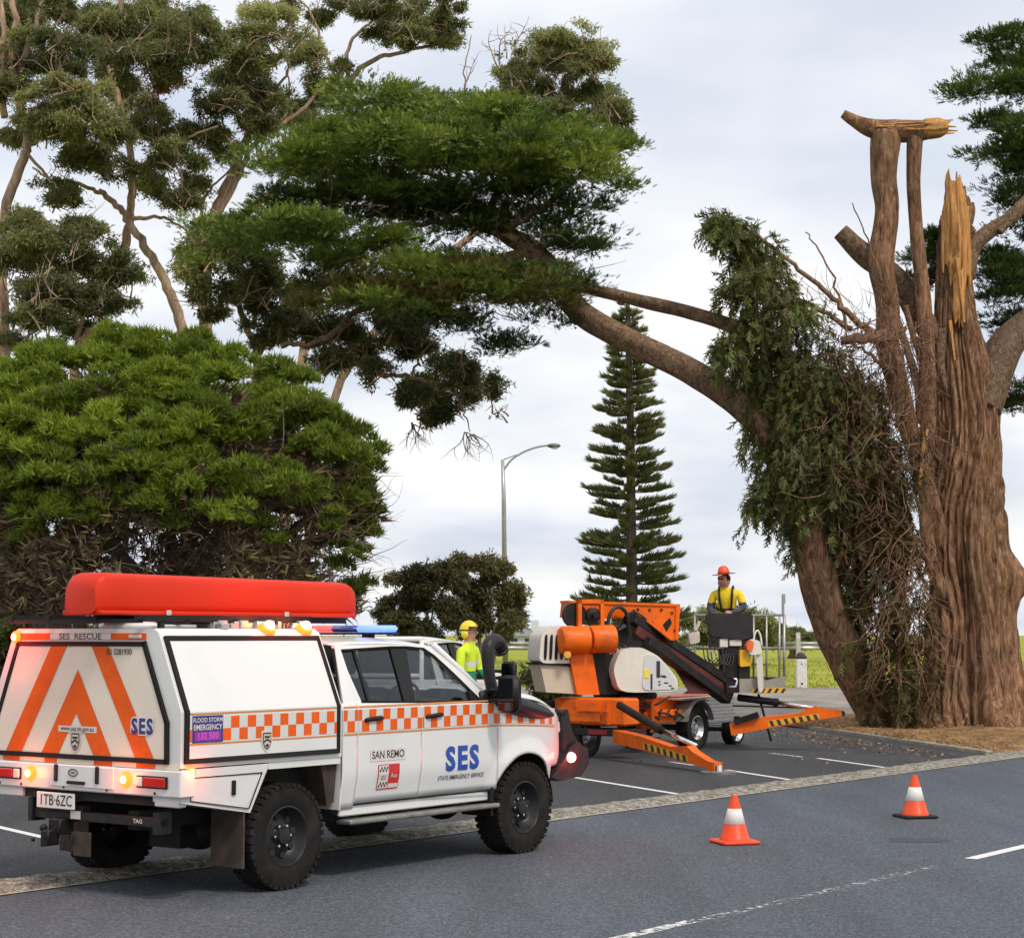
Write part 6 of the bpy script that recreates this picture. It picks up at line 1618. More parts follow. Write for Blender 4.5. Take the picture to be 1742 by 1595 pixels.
b = MB(); b.tube([W(1236, 1168, 32.3), W(1252, 1168, 32.3), W(1254, 1156, 32.3), W(1246, 1153, 32.3)], .03, 8); LB(b, 'boom_end_loop', M_chr, smooth=True)
b = MB()
for k in range(4):
    dv = Vector((0, -.17 + .03*k, .05 - .04*k)); P_ = smooth_path([T_(1040, 1080, .3), p + dv + Vector((.05, 0, .06)), p + (q - p)*.35 + dv, p + (q - p)*.7 + dv + Vector((0, 0, -.03)), q + dv, q + Vector((.15, -.1, .1 + .05*k))], 6); b.tube(P_, .014, 6)
for k in range(6):
    P_ = smooth_path([W(1196 + 6*k, 1098, 32.3), W(1200 + 7*k, 1122 + 4*(k % 3), 32.2), W(1216 + 6*k, 1128, 32.2), W(1232 + 3*k, 1108, 32.3)], 4); b.tube(P_, .011, 6)
for k in range(4):
    P_ = smooth_path([E_(-2.4, -.25 + .06*k, .9), E_(-2.0, .0, .95 - .06*k), E_(-1.4, -.1, .78), E_(-.9, -.05, .93)], 4); b.tube(P_, .014, 6)
LB(b, 'hydraulic_hoses', M_hose, smooth=True)['kind'] = 'stuff'
# outriggers
def outrigger(p_hinge, p_foot, cyl_top, cyl_mid, cyl_end, flip):
    d = (p_foot - p_hinge); L_ = d.length; dn = d.normalized(); side = Vector((-dn.y, dn.x, 0)).normalized(); up = dn.cross(side)
    if up.z < 0: up = -up
    b = MB()
    # tapering box leg: deeper by the ear where the ram bears
    prof = [(0, -.10, .10), (.30, -.07, .13), (.62, -.05, .11), (.78, -.045, .19), (.84, -.045, .13), (1.0, -.04, .06)]
    vs = []
    for t, lo, hi in prof:
        c = p_hinge + d*t; w = .10 - .035*t
        vs += [c + side*w + up*lo, c - side*w + up*lo, c - side*w + up*hi, c + side*w + up*hi]
    fs = [(3, 2, 1, 0)]
    for i in range(len(prof) - 1):
        for j in range(4): fs.append((i*4 + j, i*4 + (j+1) % 4, i*4 + 4 + (j+1) % 4, i*4 + 4 + j))
    fs.append(tuple(len(prof)*4 - 4 + j for j in range(4)))
    b.add(vs, fs); leg = LB(b, 'outrigger', M_lor)
    b = MB(); by = MB()
    for sd in (-1, 1):
        f0, f1 = .34, .80
        w = lambda t: (.10 - .035*t) + .004
        by.add([p_hinge + d*t + side*sd*w(t) + up*h for t, h in ((f0, -.045), (f1, -.03), (f1, .055), (f0, .055))], [(0, 1, 2, 3)])
        for k in range(7):
            t0 = f0 + (f1 - f0)*(k + .18)/7; t1 = t0 + .030
            b.add([p_hinge + d*(t + o) + side*sd*(w(t) + .004) + up*h for t, h, o in ((t0, -.04, .014), (t1, -.04, .014), (t1, .05, 0), (t0, .05, 0))], [(0, 1, 2, 3)])
    LB(by, 'hazard_sheet', M_yel); LB(b, 'hazard_bars', M_ink)['kind'] = 'stuff'
    b = MB(); b.tube([cyl_top, cyl_mid], .062, 14); b.tube([cyl_mid - (cyl_mid - cyl_top)*.05, cyl_mid + (cyl_end - cyl_mid)*.05], .07, 14); LB(b, 'ram_barrel', M_lbk, angle=40)
    b = MB(); b.tube([cyl_mid, cyl_end], .036, 12); LB(b, 'ram_rod', M_chr, smooth=True)
    return leg
h1, f1 = W(1052, 1252, 29.6), W(1212, 1302, 26.95)
outrigger(h1, f1, W(1054, 1199, 29.7), W(1122, 1240, 28.6), W(1184, 1268, 27.6), 1)
b = MB(); fp = G(1222, 1316); b.beam(f1 - (f1 - h1)*.02, Vector((fp.x, fp.y, .10)), .14, .12); LB(b, 'outrigger_foot', M_lor)
b = MB(); b.lathe([(0, .26), (.03, .26), (.035, .2)], (fp.x, fp.y, .005), (0, 0, 1), 24); LB(b, 'foot_pad', mat('grey steel pad', (.16, .15, .14), .6, var=.3))
b = MB(); b.lathe([(0, .06), (.09, .05), (.10, 0)], (fp.x, fp.y, .035), (0, 0, 1), 12); LB(b, 'foot_ball', M_chr)
h2, f2 = W(1243, 1240, 32.3), W(1432, 1213, 32.0)
outrigger(h2, f2, W(1256, 1186, 32.6), W(1320, 1194, 32.3), W(1392, 1205, 32.1), 1)
b = MB(); b.lathe([(-.05, .05), (.05, .05)], f2, (0, 1, 0), 12); LB(b, 'foot_pin', M_dkst)
for (hx, fx) in ((E_(-2.6, -1.0, .45), E_(-4.1, -2.6, .12)), (E_(1.4, -1.0, .45), E_(2.7, -2.6, .12))):
    outrigger(hx, fx, hx + Vector((0, 0, .45)), hx*.55 + fx*.45 + Vector((0, 0, .32)), hx*.25 + fx*.75 + Vector((0, 0, .16)), 1)
    b = MB(); b.lathe([(0, .22), (.03, .22)], (fx.x, fx.y, .005), (0, 0, 1), 20); b.beam(fx, Vector((fx.x, fx.y, .03)), .1, .1, up=(1, 0, 0)); LB(b, 'foot_pad', M_dkst)
b = MB(); b.beam(W(1246, 1200, 32.4), W(1400, 1204, 32.2), .03, .03); b.beam(W(1250, 1228, 32.2), W(1290, 1215, 32.1), .12, .1); b.beam(W(1290, 1180, 32.5), W(1312, 1260, 32.3), .03, .03); LB(b, 'stay_rods', M_lbk)
# ---- basket: rails, apron, gate, floor
BC = Vector((4.2, 32.75, 0)); BA = Vector((math.cos(math.radians(8)), math.sin(math.radians(8)), 0)); BB = Vector((BA.y, -BA.x, 0))
def Bk(px, py, bo): return on_plane(px, py, BC + BB*bo, BB)
M_rail = mat('galvanised rail', (.40, .39, .37), .42, .7, var=.2)
b = MB()
for bo in (.38, -.38):
    for y, xa, xb_ in ((1046, 1180, 1334), (1102, 1182, 1338)): b.tube([Bk(xa, y, bo), Bk(xb_, y, bo)], .02, 8)
    for x in (1182, 1282, 1304, 1326, 1334): b.tube([Bk(x, 1046, bo), Bk(x, 1176, bo)], .018 if x != 1334 else .024, 8)
for x in (1182, 1334):
    for y in (1046, 1102): b.tube([Bk(x, y, .38), Bk(x, y, -.38)], .02, 8)
LB(b, 'basket_rails', M_rail, smooth=True)
b = MB(); b.tube([Bk(1332, 1046, .38), Bk(1332, 1012, .38)], .024, 8); b.box(-.03, .03, -.02, .02, 0, .16, M=Matrix.Translation(Bk(1333, 1026, .38))); LB(b, 'basket_post', M_rail)
b = MB(); b.prism([Bk(1196, 1152, .40), Bk(1336, 1152, .40), Bk(1336, 1160, .40), Bk(1196, 1160, .40)], BB*-.80); LB(b, 'basket_floor', M_lbk)
b = MB(); b.prism([Bk(x, y, .44) for x, y in [(1258, 1153), (1300, 1153), (1302, 1157), (1336, 1150), (1337, 1176), (1258, 1178)]], BB*-.3); stp = LB(b, 'step_box', mat('tan step box', (.30, .27, .22), .6, var=.2))
b = MB(); b.prism([Bk(x, y, .452) for x, y in [(1280, 1171), (1336, 1169), (1336, 1177), (1280, 1179)]], BB*-.02); LB(b, 'hazard_sheet', M_yel)
b = MB()
for k in range(5): x = 1282 + k*11.5; b.prism([Bk(a, c, .458) for a, c in [(x, 1178.5), (x + 5, 1178.5), (x + 9, 1170.5), (x + 4, 1170.5)]], BB*-.01)
LB(b, 'hazard_bars', M_ink)['kind'] = 'stuff'
b = MB(); b.prism([Bk(x, y, .47) for x, y in rounded([(1201, 1043), (1281, 1043), (1278, 1084), (1260, 1088), (1210, 1082)], .12)], BB*-.10); LB(b, 'apron', mat('black canvas apron', (.016, .015, .016), .75, var=.3), angle=40)
b = MB()
for x in (1206, 1216, 1262, 1274): b.prism([Bk(a, c, .45) for a, c in [(x, 1080), (x + 7, 1080), (x + 7, 1100), (x, 1100)]], BB*-.06)
b.prism([Bk(x, y, .40) for x, y in [(1232, 1098), (1258, 1098), (1262, 1178), (1236, 1178)]], BB*-.16); b.prism([Bk(x, y, .44) for x, y in [(1257, 1130), (1276, 1130), (1276, 1154), (1257, 1154)]], BB*-.14); LB(b, 'control_column', M_lbk)
b = MB(); b.prism([Bk(x, y, .44) for x, y in [(1225, 1086), (1238, 1086), (1238, 1100), (1225, 1100)]], BB*-.08); b.prism([Bk(x, y, .44) for x, y in [(1242, 1088), (1262, 1087), (1262, 1098), (1242, 1098)]], BB*-.08); LB(b, 'control_box', M_lwh)
b = MB()
for k in range(5):
    c = Bk(1211, 1115, .45); b.tube([c + BA*(math.cos(a)*(.08 - k*.004)) + Z_*(math.sin(a)*(.09 - k*.003)) + BB*.012*k for a in np.linspace(0, 2*PI, 18)], .009, 5)
LB(b, 'rope_coil', mat('grey rope', (.35, .34, .32), .8), smooth=True)
b = MB(); b.prism([Bk(x, y, .52) for x, y in rounded([(1259, 1105), (1276, 1105), (1278, 1132), (1259, 1134)], .15)], BB*-.12); LB(b, 'tool_pouch', mat('yellow pouch', (.80, .45, .02), .6, var=.1), angle=40)
b = MB(); b.prism([Bk(x, y, .47) for x, y in rounded([(1172, 1078), (1190, 1072), (1191, 1092), (1174, 1096)], .2)], BB*-.12); b.tube([Bk(1183, 1072, .45), Bk(1188, 1062, .45), Bk(1190, 1056, .45)], .03, 8); LB(b, 'basket_motor', mat('cream casting', (.60, .54, .46), .5, var=.15), angle=40)
tag(lift, 'orange towable boom lift with white covers and spread outriggers in the parking bay', 'boom lift')
# chainsaw hung on the basket
saw = empty('chainsaw', Bk(1288, 1170, .56))
def SB(mb, n, m, **k): return reparent(mb.build(n, m, **k), saw)
b = MB(); b.prism([Bk(x, y, .62) for x, y in rounded([(1271, 1094), (1280, 1086), (1293, 1090), (1297, 1112), (1276, 1114)], .25)], BB*-.12); SB(b, 'motor_housing', mat('white saw plastic', (.74, .70, .66), .4), angle=40)
b = MB(); b.prism([Bk(x, y, .64) for x, y in rounded([(1270, 1096), (1277, 1088), (1283, 1092), (1280, 1108), (1272, 1106)], .25)], BB*-.16); SB(b, 'orange_cover', mat('orange saw plastic', (.80, .16, .03), .4), angle=40)
b = MB(); b.tube(smooth_path([Bk(1282, 1090, .56), Bk(1284, 1078, .56), Bk(1289, 1072, .56), Bk(1294, 1082, .56), Bk(1296, 1098, .56)], 4), .017, 8); SB(b, 'handle', mat('white saw plastic', (.74, .70, .66), .4), smooth=True)
b = MB(); b.prism([Bk(x, y, .57) for x, y in rounded([(1286, 1112), (1297, 1112), (1299, 1172), (1295, 1178), (1290, 1174)], .2)], BB*-.012); SB(b, 'guide_bar', mat('pale bar cover', (.66, .62, .56), .45), angle=40)
tag(saw, 'white and orange chainsaw hanging bar down on the lift basket', 'chainsaw')

# ================================================================== STREET FURNITURE
def traffic_cone(loc, label, black_base):
    root = empty('traffic_cone', loc, random.uniform(0, 1.5))
    M_co = mat('orange cone plastic', (0.85, 0.075, 0.012), .42, var=.06, vscale=5, dirt=(.4, .1, .05, 8, .3))
    b = MB()
    if black_base: b.box(-.185, .185, -.185, .185, 0, .032, 0, .012)
    else: b.box(-.185, .185, -.185, .185, 0, .038, 0, .014)
    b.build('base', M_blk if black_base else M_co, root)
    z = .032
    b = MB(); b.lathe([(z, .145), (z + .02, .142), (z + .035, .132), (.43, .034), (.45, .030), (.452, .018), (.40, .018)], (0, 0, 0), (0, 0, 1), 32); b.build('body', M_co, root, angle=40)
    b = MB(); r0 = lambda zz: .132 + (.034 - .132)*(zz - z - .035)/(.43 - z - .035) + .0025
    b.lathe([(.185, r0(.185) - .002), (.186, r0(.186)), (.325, r0(.325)), (.326, r0(.326) - .002)], (0, 0, 0), (0, 0, 1), 32, cap=False); b.build('reflective_collar', mat('white reflective collar', (.78, .77, .74), .35, var=.08, vscale=9), root, smooth=True)
    if black_base:
        b = MB(); c = root.rotation_euler.z
        b.box(-.018, .018, -.001, .001, .09, .135, M=Matrix.Rotation(-c, 4, 'Z') @ Matrix.Translation((-.012, -.122, 0)) @ Matrix.Rotation(-.25, 4, 'X') @ Matrix.Translation((0, 0, 0))); b.build('label_patch', M_lensw, root)
    tag(root, label, 'traffic cone', 'orange traffic cones on the road')
c1, c2 = G(1250, 1434), G(1557, 1390)
traffic_cone(c1, 'orange traffic cone with orange base, nearer the rescue ute', False)
traffic_cone(c2, 'orange traffic cone standing on a black base, nearer the big tree', True)

def street_lamp():
    Y = 64.0; base = W(860, 1110, Y); base.z = terrain(base.x, Y) - .05; root = empty('street_lamp', base); B = Vector(base)
    def p(x, y): return W(x, y, Y) - B
    M_pole = mat('galvanised pole', (.42, .43, .44), .45, .6, var=.1)
    b = MB(); b.tube([(0, 0, 0), p(857, 850), p(855, 782)], [.10, .075, .055], 12); b.build('pole', M_pole, root, smooth=True)
    b = MB(); b.tube(smooth_path([p(855, 802), p(870, 782), p(892, 768), p(915, 760), p(935, 757)], 5), .035, 8); b.tube([p(856, 782), p(892, 768)], .02, 6); b.build('arm', M_pole, root, smooth=True)
    b = MB(); c = p(942, 758); b.sphere(c, (.24, .12, .085), 14, 8); b.build('lamp_head', mat('grey lamp housing', (.15, .16, .18), .4, .3), root, smooth=True)
    b = MB(); b.sphere(c - Vector((-.03, 0, .05)), (.15, .09, .07), 12, 8); b.build('lamp_glass', M_lensw, root, smooth=True)
    tag(root, 'tall grey street lamp with single curved arm against the sky', 'street lamp')
street_lamp()

def guard_rail():
    Y = 75.0; x0, x1 = -9.0, 16.5; root = empty('guard_rail', (x0, Y, terrain(x0, Y) - .05))
    M_gal = mat('weathered galvanised steel', (.40, .41, .41), .45, .6, var=.2, vscale=4)
    prof = [(0, -.16), (-.05, -.12), (-.05, -.07), (0, -.03), (0, .03), (-.05, .07), (-.05, .12), (0, .16)]
    n = 13; L_ = (x1 - x0)/n
    for k in range(n + 1):
        x = k*L_; zt = terrain(x0 + x, Y) - terrain(x0, Y)
        b = MB(); b.box(x - .06, x + .06, -.02, .14, zt - .1, zt + .72); b.build('post', mat('timber guard post', (.30, .28, .25), .8, var=.2), root)
        if k < n:
            z2 = terrain(x0 + x + L_, Y) - terrain(x0, Y)
            b = MB(); vs = [(x + o, -.03 + py, (zt if o == 0 else z2) + .56 + pz) for o in (0, L_ + .15) for py, pz in prof]; m = len(prof)
            b.add(vs, [(i, i + 1, m + i + 1, m + i) for i in range(m - 1)]); b.build('rail', M_gal, root, smooth=True, solid=.008)
    tag(root, 'long galvanised guard rail along the top of the grass bank', 'guard rail')
guard_rail()

def bollard(px, py, Y, label):
    base = W(px, py, Y); base.z = terrain(base.x, Y) - .04; root = empty('bollard', base)
    b = MB(); b.box(-.15, .15, -.15, .15, 0, .86, 0, .02); b.build('post', mat('white painted timber', (.74, .72, .68), .6, var=.1, dirt=(.4, .36, .3, 5, .4)), root)
    b = MB(); b.box(-.152, .152, -.152, .152, .862, .95, 0, .02); b.sphere((0, 0, .95), (.14, .14, .11), 12, 8); b.build('cap', mat('dark bollard cap', (.03, .035, .04), .5), root)
    b = MB(); b.lathe([(0, .035), (.01, .03)], (0, -.15, .14), (0, -1, 0), 10); b.lathe([(0, .02), (.01, .015)], (0, -.15, .72), (0, -1, 0), 10); b.build('bolts', M_dkst, root)['kind'] = 'stuff'
    tag(root, label, 'bollard')
bollard(1363, 1163, 55.5, 'white post bollard with dark cap on the grass edge')
def marker_post(px, Y):
    base = W(px, 1110, Y); base.z = terrain(base.x, Y) - .05; root = empty('marker_post', base)
    b = MB(); b.box(-.09, .09, -.05, .05, 0, 1.1, 0, .02); b.build('post', mat('grey marker post', (.5, .48, .45), .6), root)
    b = MB(); b.box(-.06, .06, -.056, -.05, .85, 1.0); b.build('reflector', M_lensw, root)
    tag(root, 'pale marker post standing against the guard rail behind the white bollard', 'post')
marker_post(1358, 74.5)
def far_house():
    Y = 210.0; c = W(907, 1082, Y); root = empty('house', (c.x, Y, terrain(c.x, Y) - .1))
    b = MB(); b.box(-3.0, 1.6, -2, 3, 0, 1.3); b.build('wall', mat('white house wall', (.60, .60, .58), .7), root)
    b = MB(); b.prism([(-3.3, -2.4, 1.25), (1.9, -2.4, 1.25), (1.2, .5, 2.1), (-2.4, .5, 2.1)], (0, 3.0, 0)); r = b.build('roof', mat('grey green roof', (.20, .22, .20), .6), root)
    b = MB(); b.box(-.2, .6, -.4, .4, 1.8, 3.0); b.build('chimney', mat('white house wall', (.60, .60, .58), .7), r)
    for x in (-2.1, -.6, .9): b = MB(); b.box(x - .35, x + .35, -2.03, -1.98, .5, 1.0); b.build('window', mat('dark far window', (.04, .05, .06), .2), root)
    tag(root, 'small white house far off beyond the guard rail left of the lift', 'house')
far_house()
# ================================================================== PEOPLE
def skin_body(name, joints, bones, parent, mats, assign, sub=2):
    """one continuous figure grown from a joint skeleton; material per face chosen by position"""
    keys = list(joints); me = bpy.data.meshes.new(name)
    me.from_pydata([joints[k][0] for k in keys], [(keys.index(a), keys.index(c)) for a, c in bones], [])
    o = bpy.data.objects.new(name, me); COL.objects.link(o)
    md = o.modifiers.new('skin', 'SKIN'); md.use_smooth_shade = True; md.branch_smoothing = .6
    lay = me.skin_vertices[0].data if me.skin_vertices else None
    if lay is None:
        bpy.context.view_layer.objects.active = o
        lay = me.skin_vertices[0].data
    for i, k in enumerate(keys):
        r = joints[k][1]; lay[i].radius = r if hasattr(r, '__len__') else (r, r)
    lay[keys.index('pelvis')].use_root = True
    s = o.modifiers.new('sub', 'SUBSURF'); s.levels = sub; s.render_levels = sub
    dg = bpy.context.evaluated_depsgraph_get(); dg.update()
    m2 = bpy.data.meshes.new_from_object(o.evaluated_get(dg))
    bpy.data.objects.remove(o)
    m2.name = name; m2.materials.clear()
    for m in mats: m2.materials.append(m)
    for p in m2.polygons: p.material_index = assign(p.center); p.use_smooth = True
    ob = bpy.data.objects.new(name, m2); COL.objects.link(ob); ob.parent = parent
    return ob
M_skin = mat('skin', (.52, .26, .18), .55, var=.08)
M_hv = mat('hi vis yellow cloth', (.86, .62, .02), .8, var=.12, vscale=9, bump=.3, bscale=14)
M_hvg = mat('hi vis lime cloth', (.62, .80, .03), .8, var=.1, vscale=9)
M_nav = mat('navy work cloth', (.06, .06, .085), .85, var=.25, vscale=12, bump=.3, bscale=18)
M_trs = mat('dark work trousers', (.035, .035, .04), .9, var=.2)
M_boot = mat('work boots', (.05, .035, .025), .7)
M_hair = mat('dark hair', (.03, .018, .012), .7, var=.4, vscale=30)
M_refl = mat('silver reflective tape', (.70, .70, .68), .35)

def head_parts(parent, c, s, face):
    """nose, eyes, mouth and ears on the skull centred at c; face is the unit direction it looks"""
    f = Vector(face).normalized(); r = f.cross(Vector((0, 0, 1))).normalized(); u = r.cross(f)
    def at(a, q, h): return Vector(c) + (r*a + f*q + u*h)*s
    b = MB(); b.sphere(at(0, .105, -.005), (.016*s, .022*s, .026*s), 10, 8); b.build('nose', M_skin, parent, smooth=True)
    for sd in (-1, 1):
        b = MB(); b.sphere(at(sd*.034, .088, .025), .012*s, 8, 6); b.build('eye', M_lensw, parent, smooth=True)
        b = MB(); b.sphere(at(sd*.082, .0, .0), (.014*s, .026*s, .034*s), 8, 8); b.build('ear', M_skin, parent, smooth=True)
    b = MB(); b.sphere(at(0, .092, -.052), (.026*s, .010*s, .007*s), 10, 6); b.build('mouth', mat('lips', (.42, .14, .11), .5), parent, smooth=True)
    return at

def hand(parent, wrist, d, n, s=1.0, curl=.9):
    """palm with four fingers curling over and a thumb from its side"""
    d = Vector(d).normalized(); n = Vector(n).normalized(); w = d.cross(n).normalized()
    b = MB(); P0 = Vector(wrist)
    b.tube([P0 - d*.01, P0 + d*.03*s, P0 + d*.07*s, P0 + d*.095*s], [.026*s, .036*s, .042*s, .036*s], 12)
    for k, (o, L_) in enumerate(((-.030, .070), (-.010, .080), (.010, .075), (.029, .060))):
        p = P0 + (d*.085 + w*o)*s; pts = [p]; dd = d.copy()
        for j in range(3):
            dd = (dd + n*curl*.55).normalized(); p = p + dd*L_*s/3; pts.append(p)
        b.tube(pts, [.0095*s, .009*s, .0085*s, .007*s], 8)
    p = P0 + (d*.025 - w*.034)*s; q = p + (d*.03 - w*.022 + n*.012)*s; t = q + (d*.028 + n*.02 + w*.004)*s
    b.tube([p, q, t], [.013*s, .011*s, .009*s], 8)
    return b.build('hand', M_skin, parent, smooth=True)

def worker_in_basket():
    F = Bk(1240, 1152, -.02); F.z = Bk(1240, 1152, -.02).z
    root = empty('person', F, -.28)
    # metres above the floor; camera sees him from the front, head turned down to his right (picture left)
    H = 1.86; k = (Bk(1240, 957, 0).z - F.z)/2.0
    def J(x, y, z): return (x*k, (y - .30*max(0, z - 1.0))*k, z*k)
    j = {'pelvis': (J(0, 0, .98), (.155*k, .12*k)), 'waist': (J(0, -.01, 1.12), (.195*k, .145*k)), 'chest': (J(0, -.01, 1.34), (.215*k, .155*k)), 'uchest': (J(0, .0, 1.48), (.18*k, .125*k)),
         'neck': (J(-.01, -.015, 1.58), .06*k), 'head': (J(-.03, -.05, 1.68), (.100*k, .120*k)), 'crown': (J(-.03, -.03, 1.79), (.105*k, .118*k)),
         'sl': (J(-.22, 0, 1.46), .095*k), 'el': (J(-.30, -.06, 1.20), .075*k), 'wl': (J(-.20, -.26, 1.06), .045*k),
         'sr': (J(.22, 0, 1.46), .095*k), 'er': (J(.30, -.08, 1.20), .075*k), 'wr': (J(.11, -.30, 1.12), .045*k),
         'hl': (J(-.10, 0, .92), .11*k), 'kl': (J(-.11, -.03, .52), .078*k), 'al': (J(-.12, 0, .10), .058*k), 'tl': (J(-.13, -.17, .045), .045*k),
         'hr': (J(.10, 0, .92), .11*k), 'kr': (J(.11, -.03, .52), .078*k), 'ar': (J(.12, 0, .10), .058*k), 'tr': (J(.13, -.17, .045), .045*k)}
    bn = [('pelvis', 'waist'), ('waist', 'chest'), ('chest', 'uchest'), ('uchest', 'neck'), ('neck', 'head'), ('head', 'crown'), ('uchest', 'sl'), ('sl', 'el'), ('el', 'wl'), ('uchest', 'sr'), ('sr', 'er'), ('er', 'wr'),
          ('pelvis', 'hl'), ('hl', 'kl'), ('kl', 'al'), ('al', 'tl'), ('pelvis', 'hr'), ('hr', 'kr'), ('kr', 'ar'), ('ar', 'tr')]
    def asg(c):
        x, y, z = c.x/k, c.y/k, c.z/k
        if z > 1.565: return 0
        if abs(x) > .19 and z < 1.30 and z > .95: return 2
        if z > 1.0 and not (y < -.16 and z < 1.2): return 1
        if z > 1.0: return 2
        if z > .14: return 3
        return 4
    skin_body('body', j, bn, root, [M_skin, M_hv, M_nav, M_trs, M_boot], asg)
    hc = Vector(J(-.03, -.04, 1.72)); at = head_parts(root, hc, k, (-.5, -1, -.45))
    # harness straps
    b = MB()
    for sd in (-1, 1): b.tube(smooth_path([J(sd*.11, .1, 1.50), J(sd*.12, -.02, 1.585), J(sd*.115, -.125, 1.45), J(sd*.10, -.155, 1.28), J(sd*.07, -.15, 1.14)], 5), .018*k, 6)
    b.tube(smooth_path([J(-.20, -.02, 1.22), J(-.12, -.14, 1.18), J(0, -.165, 1.16), J(.12, -.14, 1.18), J(.20, -.02, 1.22)], 4), .018*k, 6); b.build('harness', M_blk, root, smooth=True)
    # felt style hard hat with wide brim
    b = MB(); ax = Vector((-.10, -.02, 1)).normalized(); c = hc + Vector((0, .005*k, .068*k))
    b.lathe([(.002*k, .20*k), (.010*k, .208*k), (.014*k, .18*k), (.018*k, .108*k), (.05*k, .102*k), (.10*k, .09*k), (.135*k, .065*k), (.15*k, .03*k), (.152*k, 0)], c, ax, 28); hat = b.build('hat', mat('orange brimmed hard hat', (.78, .085, .02), .4, var=.06), root, angle=50)
    b = MB(); b.lathe([(.018*k, .110*k), (.04*k, .107*k)], c, ax, 28, cap=False); b.build('hat_band', mat('dark red hat band', (.25, .02, .01), .5), hat, smooth=True)
    # sunglasses and ear muffs
    b = MB()
    for sd in (-1, 1): b.sphere(at(sd*.034, .094, .026), (.026*k, .012*k, .016*k), 10, 6)
    b.tube([at(-.07, .07, .028), at(0, .108, .028), at(.07, .07, .028)], .006*k, 6); b.build('sunglasses', M_blk, root, smooth=True)
    for sd in (-1, 1): b = MB(); b.sphere(at(sd*.095, .0, .01), (.026*k, .036*k, .045*k), 12, 8); b.build('ear_muff', M_blk, root, smooth=True)
    b = MB(); b.sphere(hc + Vector((.03*k, .06*k, .0)), (.082*k, .055*k, .085*k), 14, 10); b.build('hair', M_hair, root, smooth=True)
    hand(root, J(.10, -.31, 1.12), (-.5, -.75, -.1), (0, -.1, -1), k*1.2)
    hand(root, J(-.20, -.26, 1.06), (.3, -.8, -.1), (0, -.1, -1), k*1.05)
    tag(root, 'person in orange brimmed hat and yellow shirt leaning on the lift basket', 'person')
worker_in_basket()

# ---- second white ute behind, with a plain tray
ute2, _sy2 = make_ute('tray_ute', Vector((-2.14, 23.35, 0)), PI/2 - math.radians(20), False)
b = MB(); b.box(-1.2, .58, -1.0, 1.0, .86, .93); 
for y in (-1.0, .97): b.box(-1.2, .58, y, y + .03, .93, 1.15)
b.box(-1.2, -1.17, -.96, .96, .93, 1.15); b.build('tray', M_white, ute2)
b = MB()
for y in (-.9, 0, .9): b.tube([(.5, y, .93), (.5, y, 1.9)], .03, 8)
b.tube([(.5, -.92, 1.9), (.5, .92, 1.9)], .03, 8); b.tube([(.5, -.92, 1.45), (.5, .92, 1.45)], .025, 8); b.build('headboard', M_white, ute2, smooth=True)
b = MB(); b.box(2.0, 2.06, -.98, -.90, 1.60, 1.72, 0, .012); b.build('side_lamp', emit('lit work lamp', (1.0, .75, .55), 2.5), ute2)
tag(ute2, 'second white tray ute mostly hidden behind the rescue ute', 'ute')

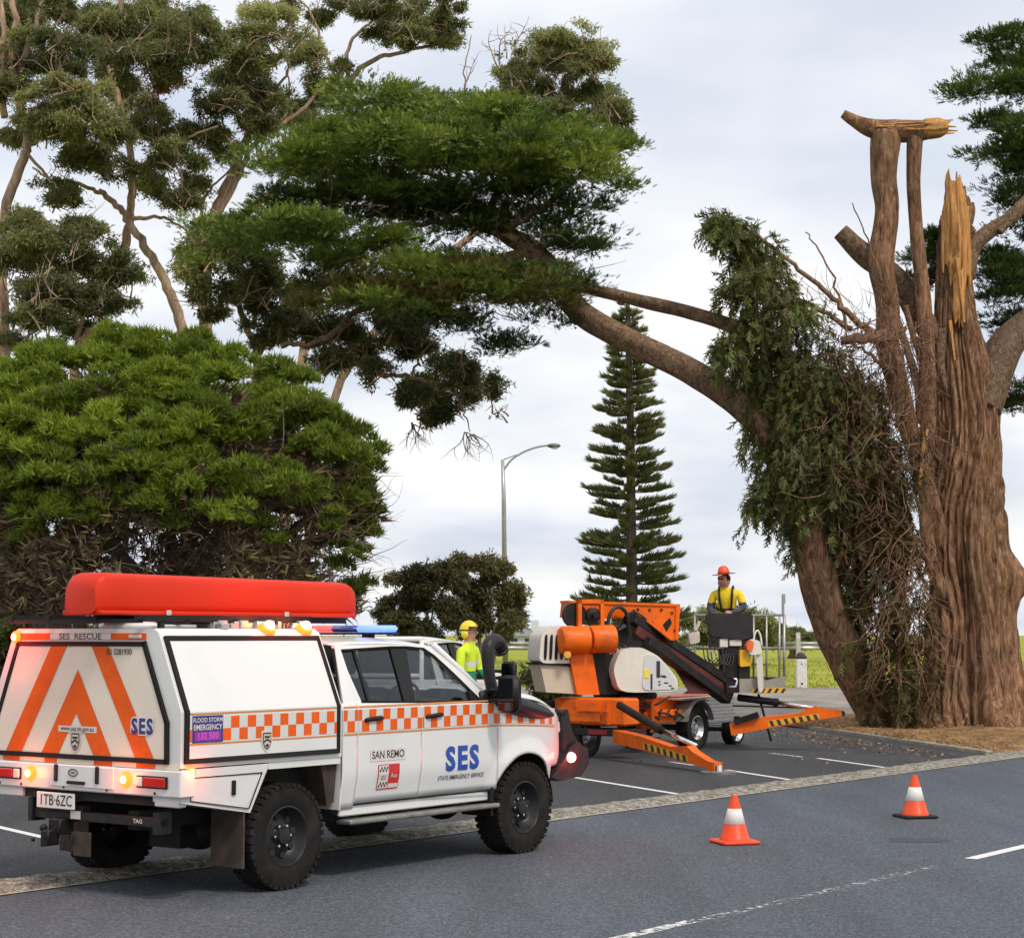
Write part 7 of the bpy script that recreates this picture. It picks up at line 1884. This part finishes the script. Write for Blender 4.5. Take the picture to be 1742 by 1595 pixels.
def helmet_worker():
    Y = 24.1; sc = Y/FPX
    top = W(799, 1050, Y); foot_z = .46
    Hh = top.z - foot_z; k = Hh/1.90
    root = empty('person', (top.x - .02, Y, foot_z), math.radians(62))
    def J(x, y, z): return (x*k, y*k, z*k)
    j = {'pelvis': (J(0, 0, .96), (.15*k, .115*k)), 'waist': (J(0, 0, 1.10), (.15*k, .115*k)), 'chest': (J(0, -.01, 1.32), (.175*k, .13*k)), 'uchest': (J(0, 0, 1.45), (.15*k, .105*k)), 'neck': (J(0, -.02, 1.56), .058*k), 'head': (J(0, -.03, 1.66), (.098*k, .115*k)), 'crown': (J(0, -.02, 1.77), (.10*k, .112*k)),
         'sl': (J(-.20, 0, 1.44), .08*k), 'el': (J(-.26, -.02, 1.16), .062*k), 'wl': (J(-.24, -.16, .96), .042*k), 'sr': (J(.20, 0, 1.44), .08*k), 'er': (J(.26, -.03, 1.16), .062*k), 'wr': (J(.20, -.24, 1.02), .042*k),
         'hl': (J(-.10, 0, .90), .105*k), 'kl': (J(-.11, -.02, .50), .076*k), 'al': (J(-.11, 0, .09), .056*k), 'tl': (J(-.12, -.17, .045), .044*k), 'hr': (J(.10, 0, .90), .105*k), 'kr': (J(.11, -.02, .50), .076*k), 'ar': (J(.11, 0, .09), .056*k), 'tr': (J(.12, -.17, .045), .044*k)}
    bn = [('pelvis', 'waist'), ('waist', 'chest'), ('chest', 'uchest'), ('uchest', 'neck'), ('neck', 'head'), ('head', 'crown'), ('uchest', 'sl'), ('sl', 'el'), ('el', 'wl'), ('uchest', 'sr'), ('sr', 'er'), ('er', 'wr'), ('pelvis', 'hl'), ('hl', 'kl'), ('kl', 'al'), ('al', 'tl'), ('pelvis', 'hr'), ('hr', 'kr'), ('kr', 'ar'), ('ar', 'tr')]
    M_grn = mat('green work cloth', (.02, .22, .10), .85)
    def asg(c):
        z = c.z/k
        if z > 1.55: return 0
        if 1.24 < z < 1.30 and abs(c.x/k) < .2: return 2
        if z > 1.17: return 1
        if z > .95: return 3
        return 4 if z > .13 else 5
    skin_body('body', j, bn, root, [M_skin, M_hvg, M_refl, M_grn, M_trs, M_boot], asg)
    hc = Vector(J(0, -.03, 1.70)); at = head_parts(root, hc, k, (.1, -1, -.1))
    M_hel = mat('yellow rescue helmet', (.82, .62, .02), .35, coat=.3)
    b = MB(); c = hc + Vector((0, .015*k, .02*k)); n = 20
    b.grid(lambda u, v: c + Vector((math.sin(v*PI*.60)*math.cos(u*2*PI)*.118*k, math.sin(v*PI*.60)*math.sin(u*2*PI)*.135*k, math.cos(v*PI*.60)*.135*k)), 32, 14, keep=lambda u, v: v < (.66 if math.sin(u*2*PI) < -.35 else 1.0)); hel = b.build('helmet', M_hel, root, smooth=True, solid=.012)
    b = MB(); b.tube([c + Vector((math.cos(a)*.121*k, math.sin(a)*.138*k, -.0*k)) for a in np.linspace(0, 2*PI, 28)], .010*k, 6); b.tube([c + Vector((0, math.sin(a)*.138*k, math.cos(a)*.138*k)) for a in np.linspace(-1.5, 1.5, 14)], .009*k, 6); b.build('helmet_ridge', M_blk, hel, smooth=True)
    for sd in (-1, 1):
        b = MB(); b.sphere(c + Vector((sd*.105*k, .01*k, -.06*k)), (.035*k, .06*k, .065*k), 12, 8); b.build('helmet_ear_cup', M_hel, hel, smooth=True)
    b = MB(); b.tube([c + Vector((-.09*k, -.02*k, -.06*k)), c + Vector((0, -.07*k, -.16*k)), c + Vector((.09*k, -.02*k, -.06*k))], .008*k, 6); b.build('chin_strap', M_blk, hel, smooth=True)
    hand(root, J(-.24, -.16, .96), (.1, -.6, -.6), (.6, -.4, -.2), k); hand(root, J(.20, -.24, 1.02), (-.3, -.8, -.1), (0, -.2, -1), k)
    tag(root, 'person in yellow rescue helmet and lime vest behind the rescue ute', 'person')
    return root
helmet_worker()
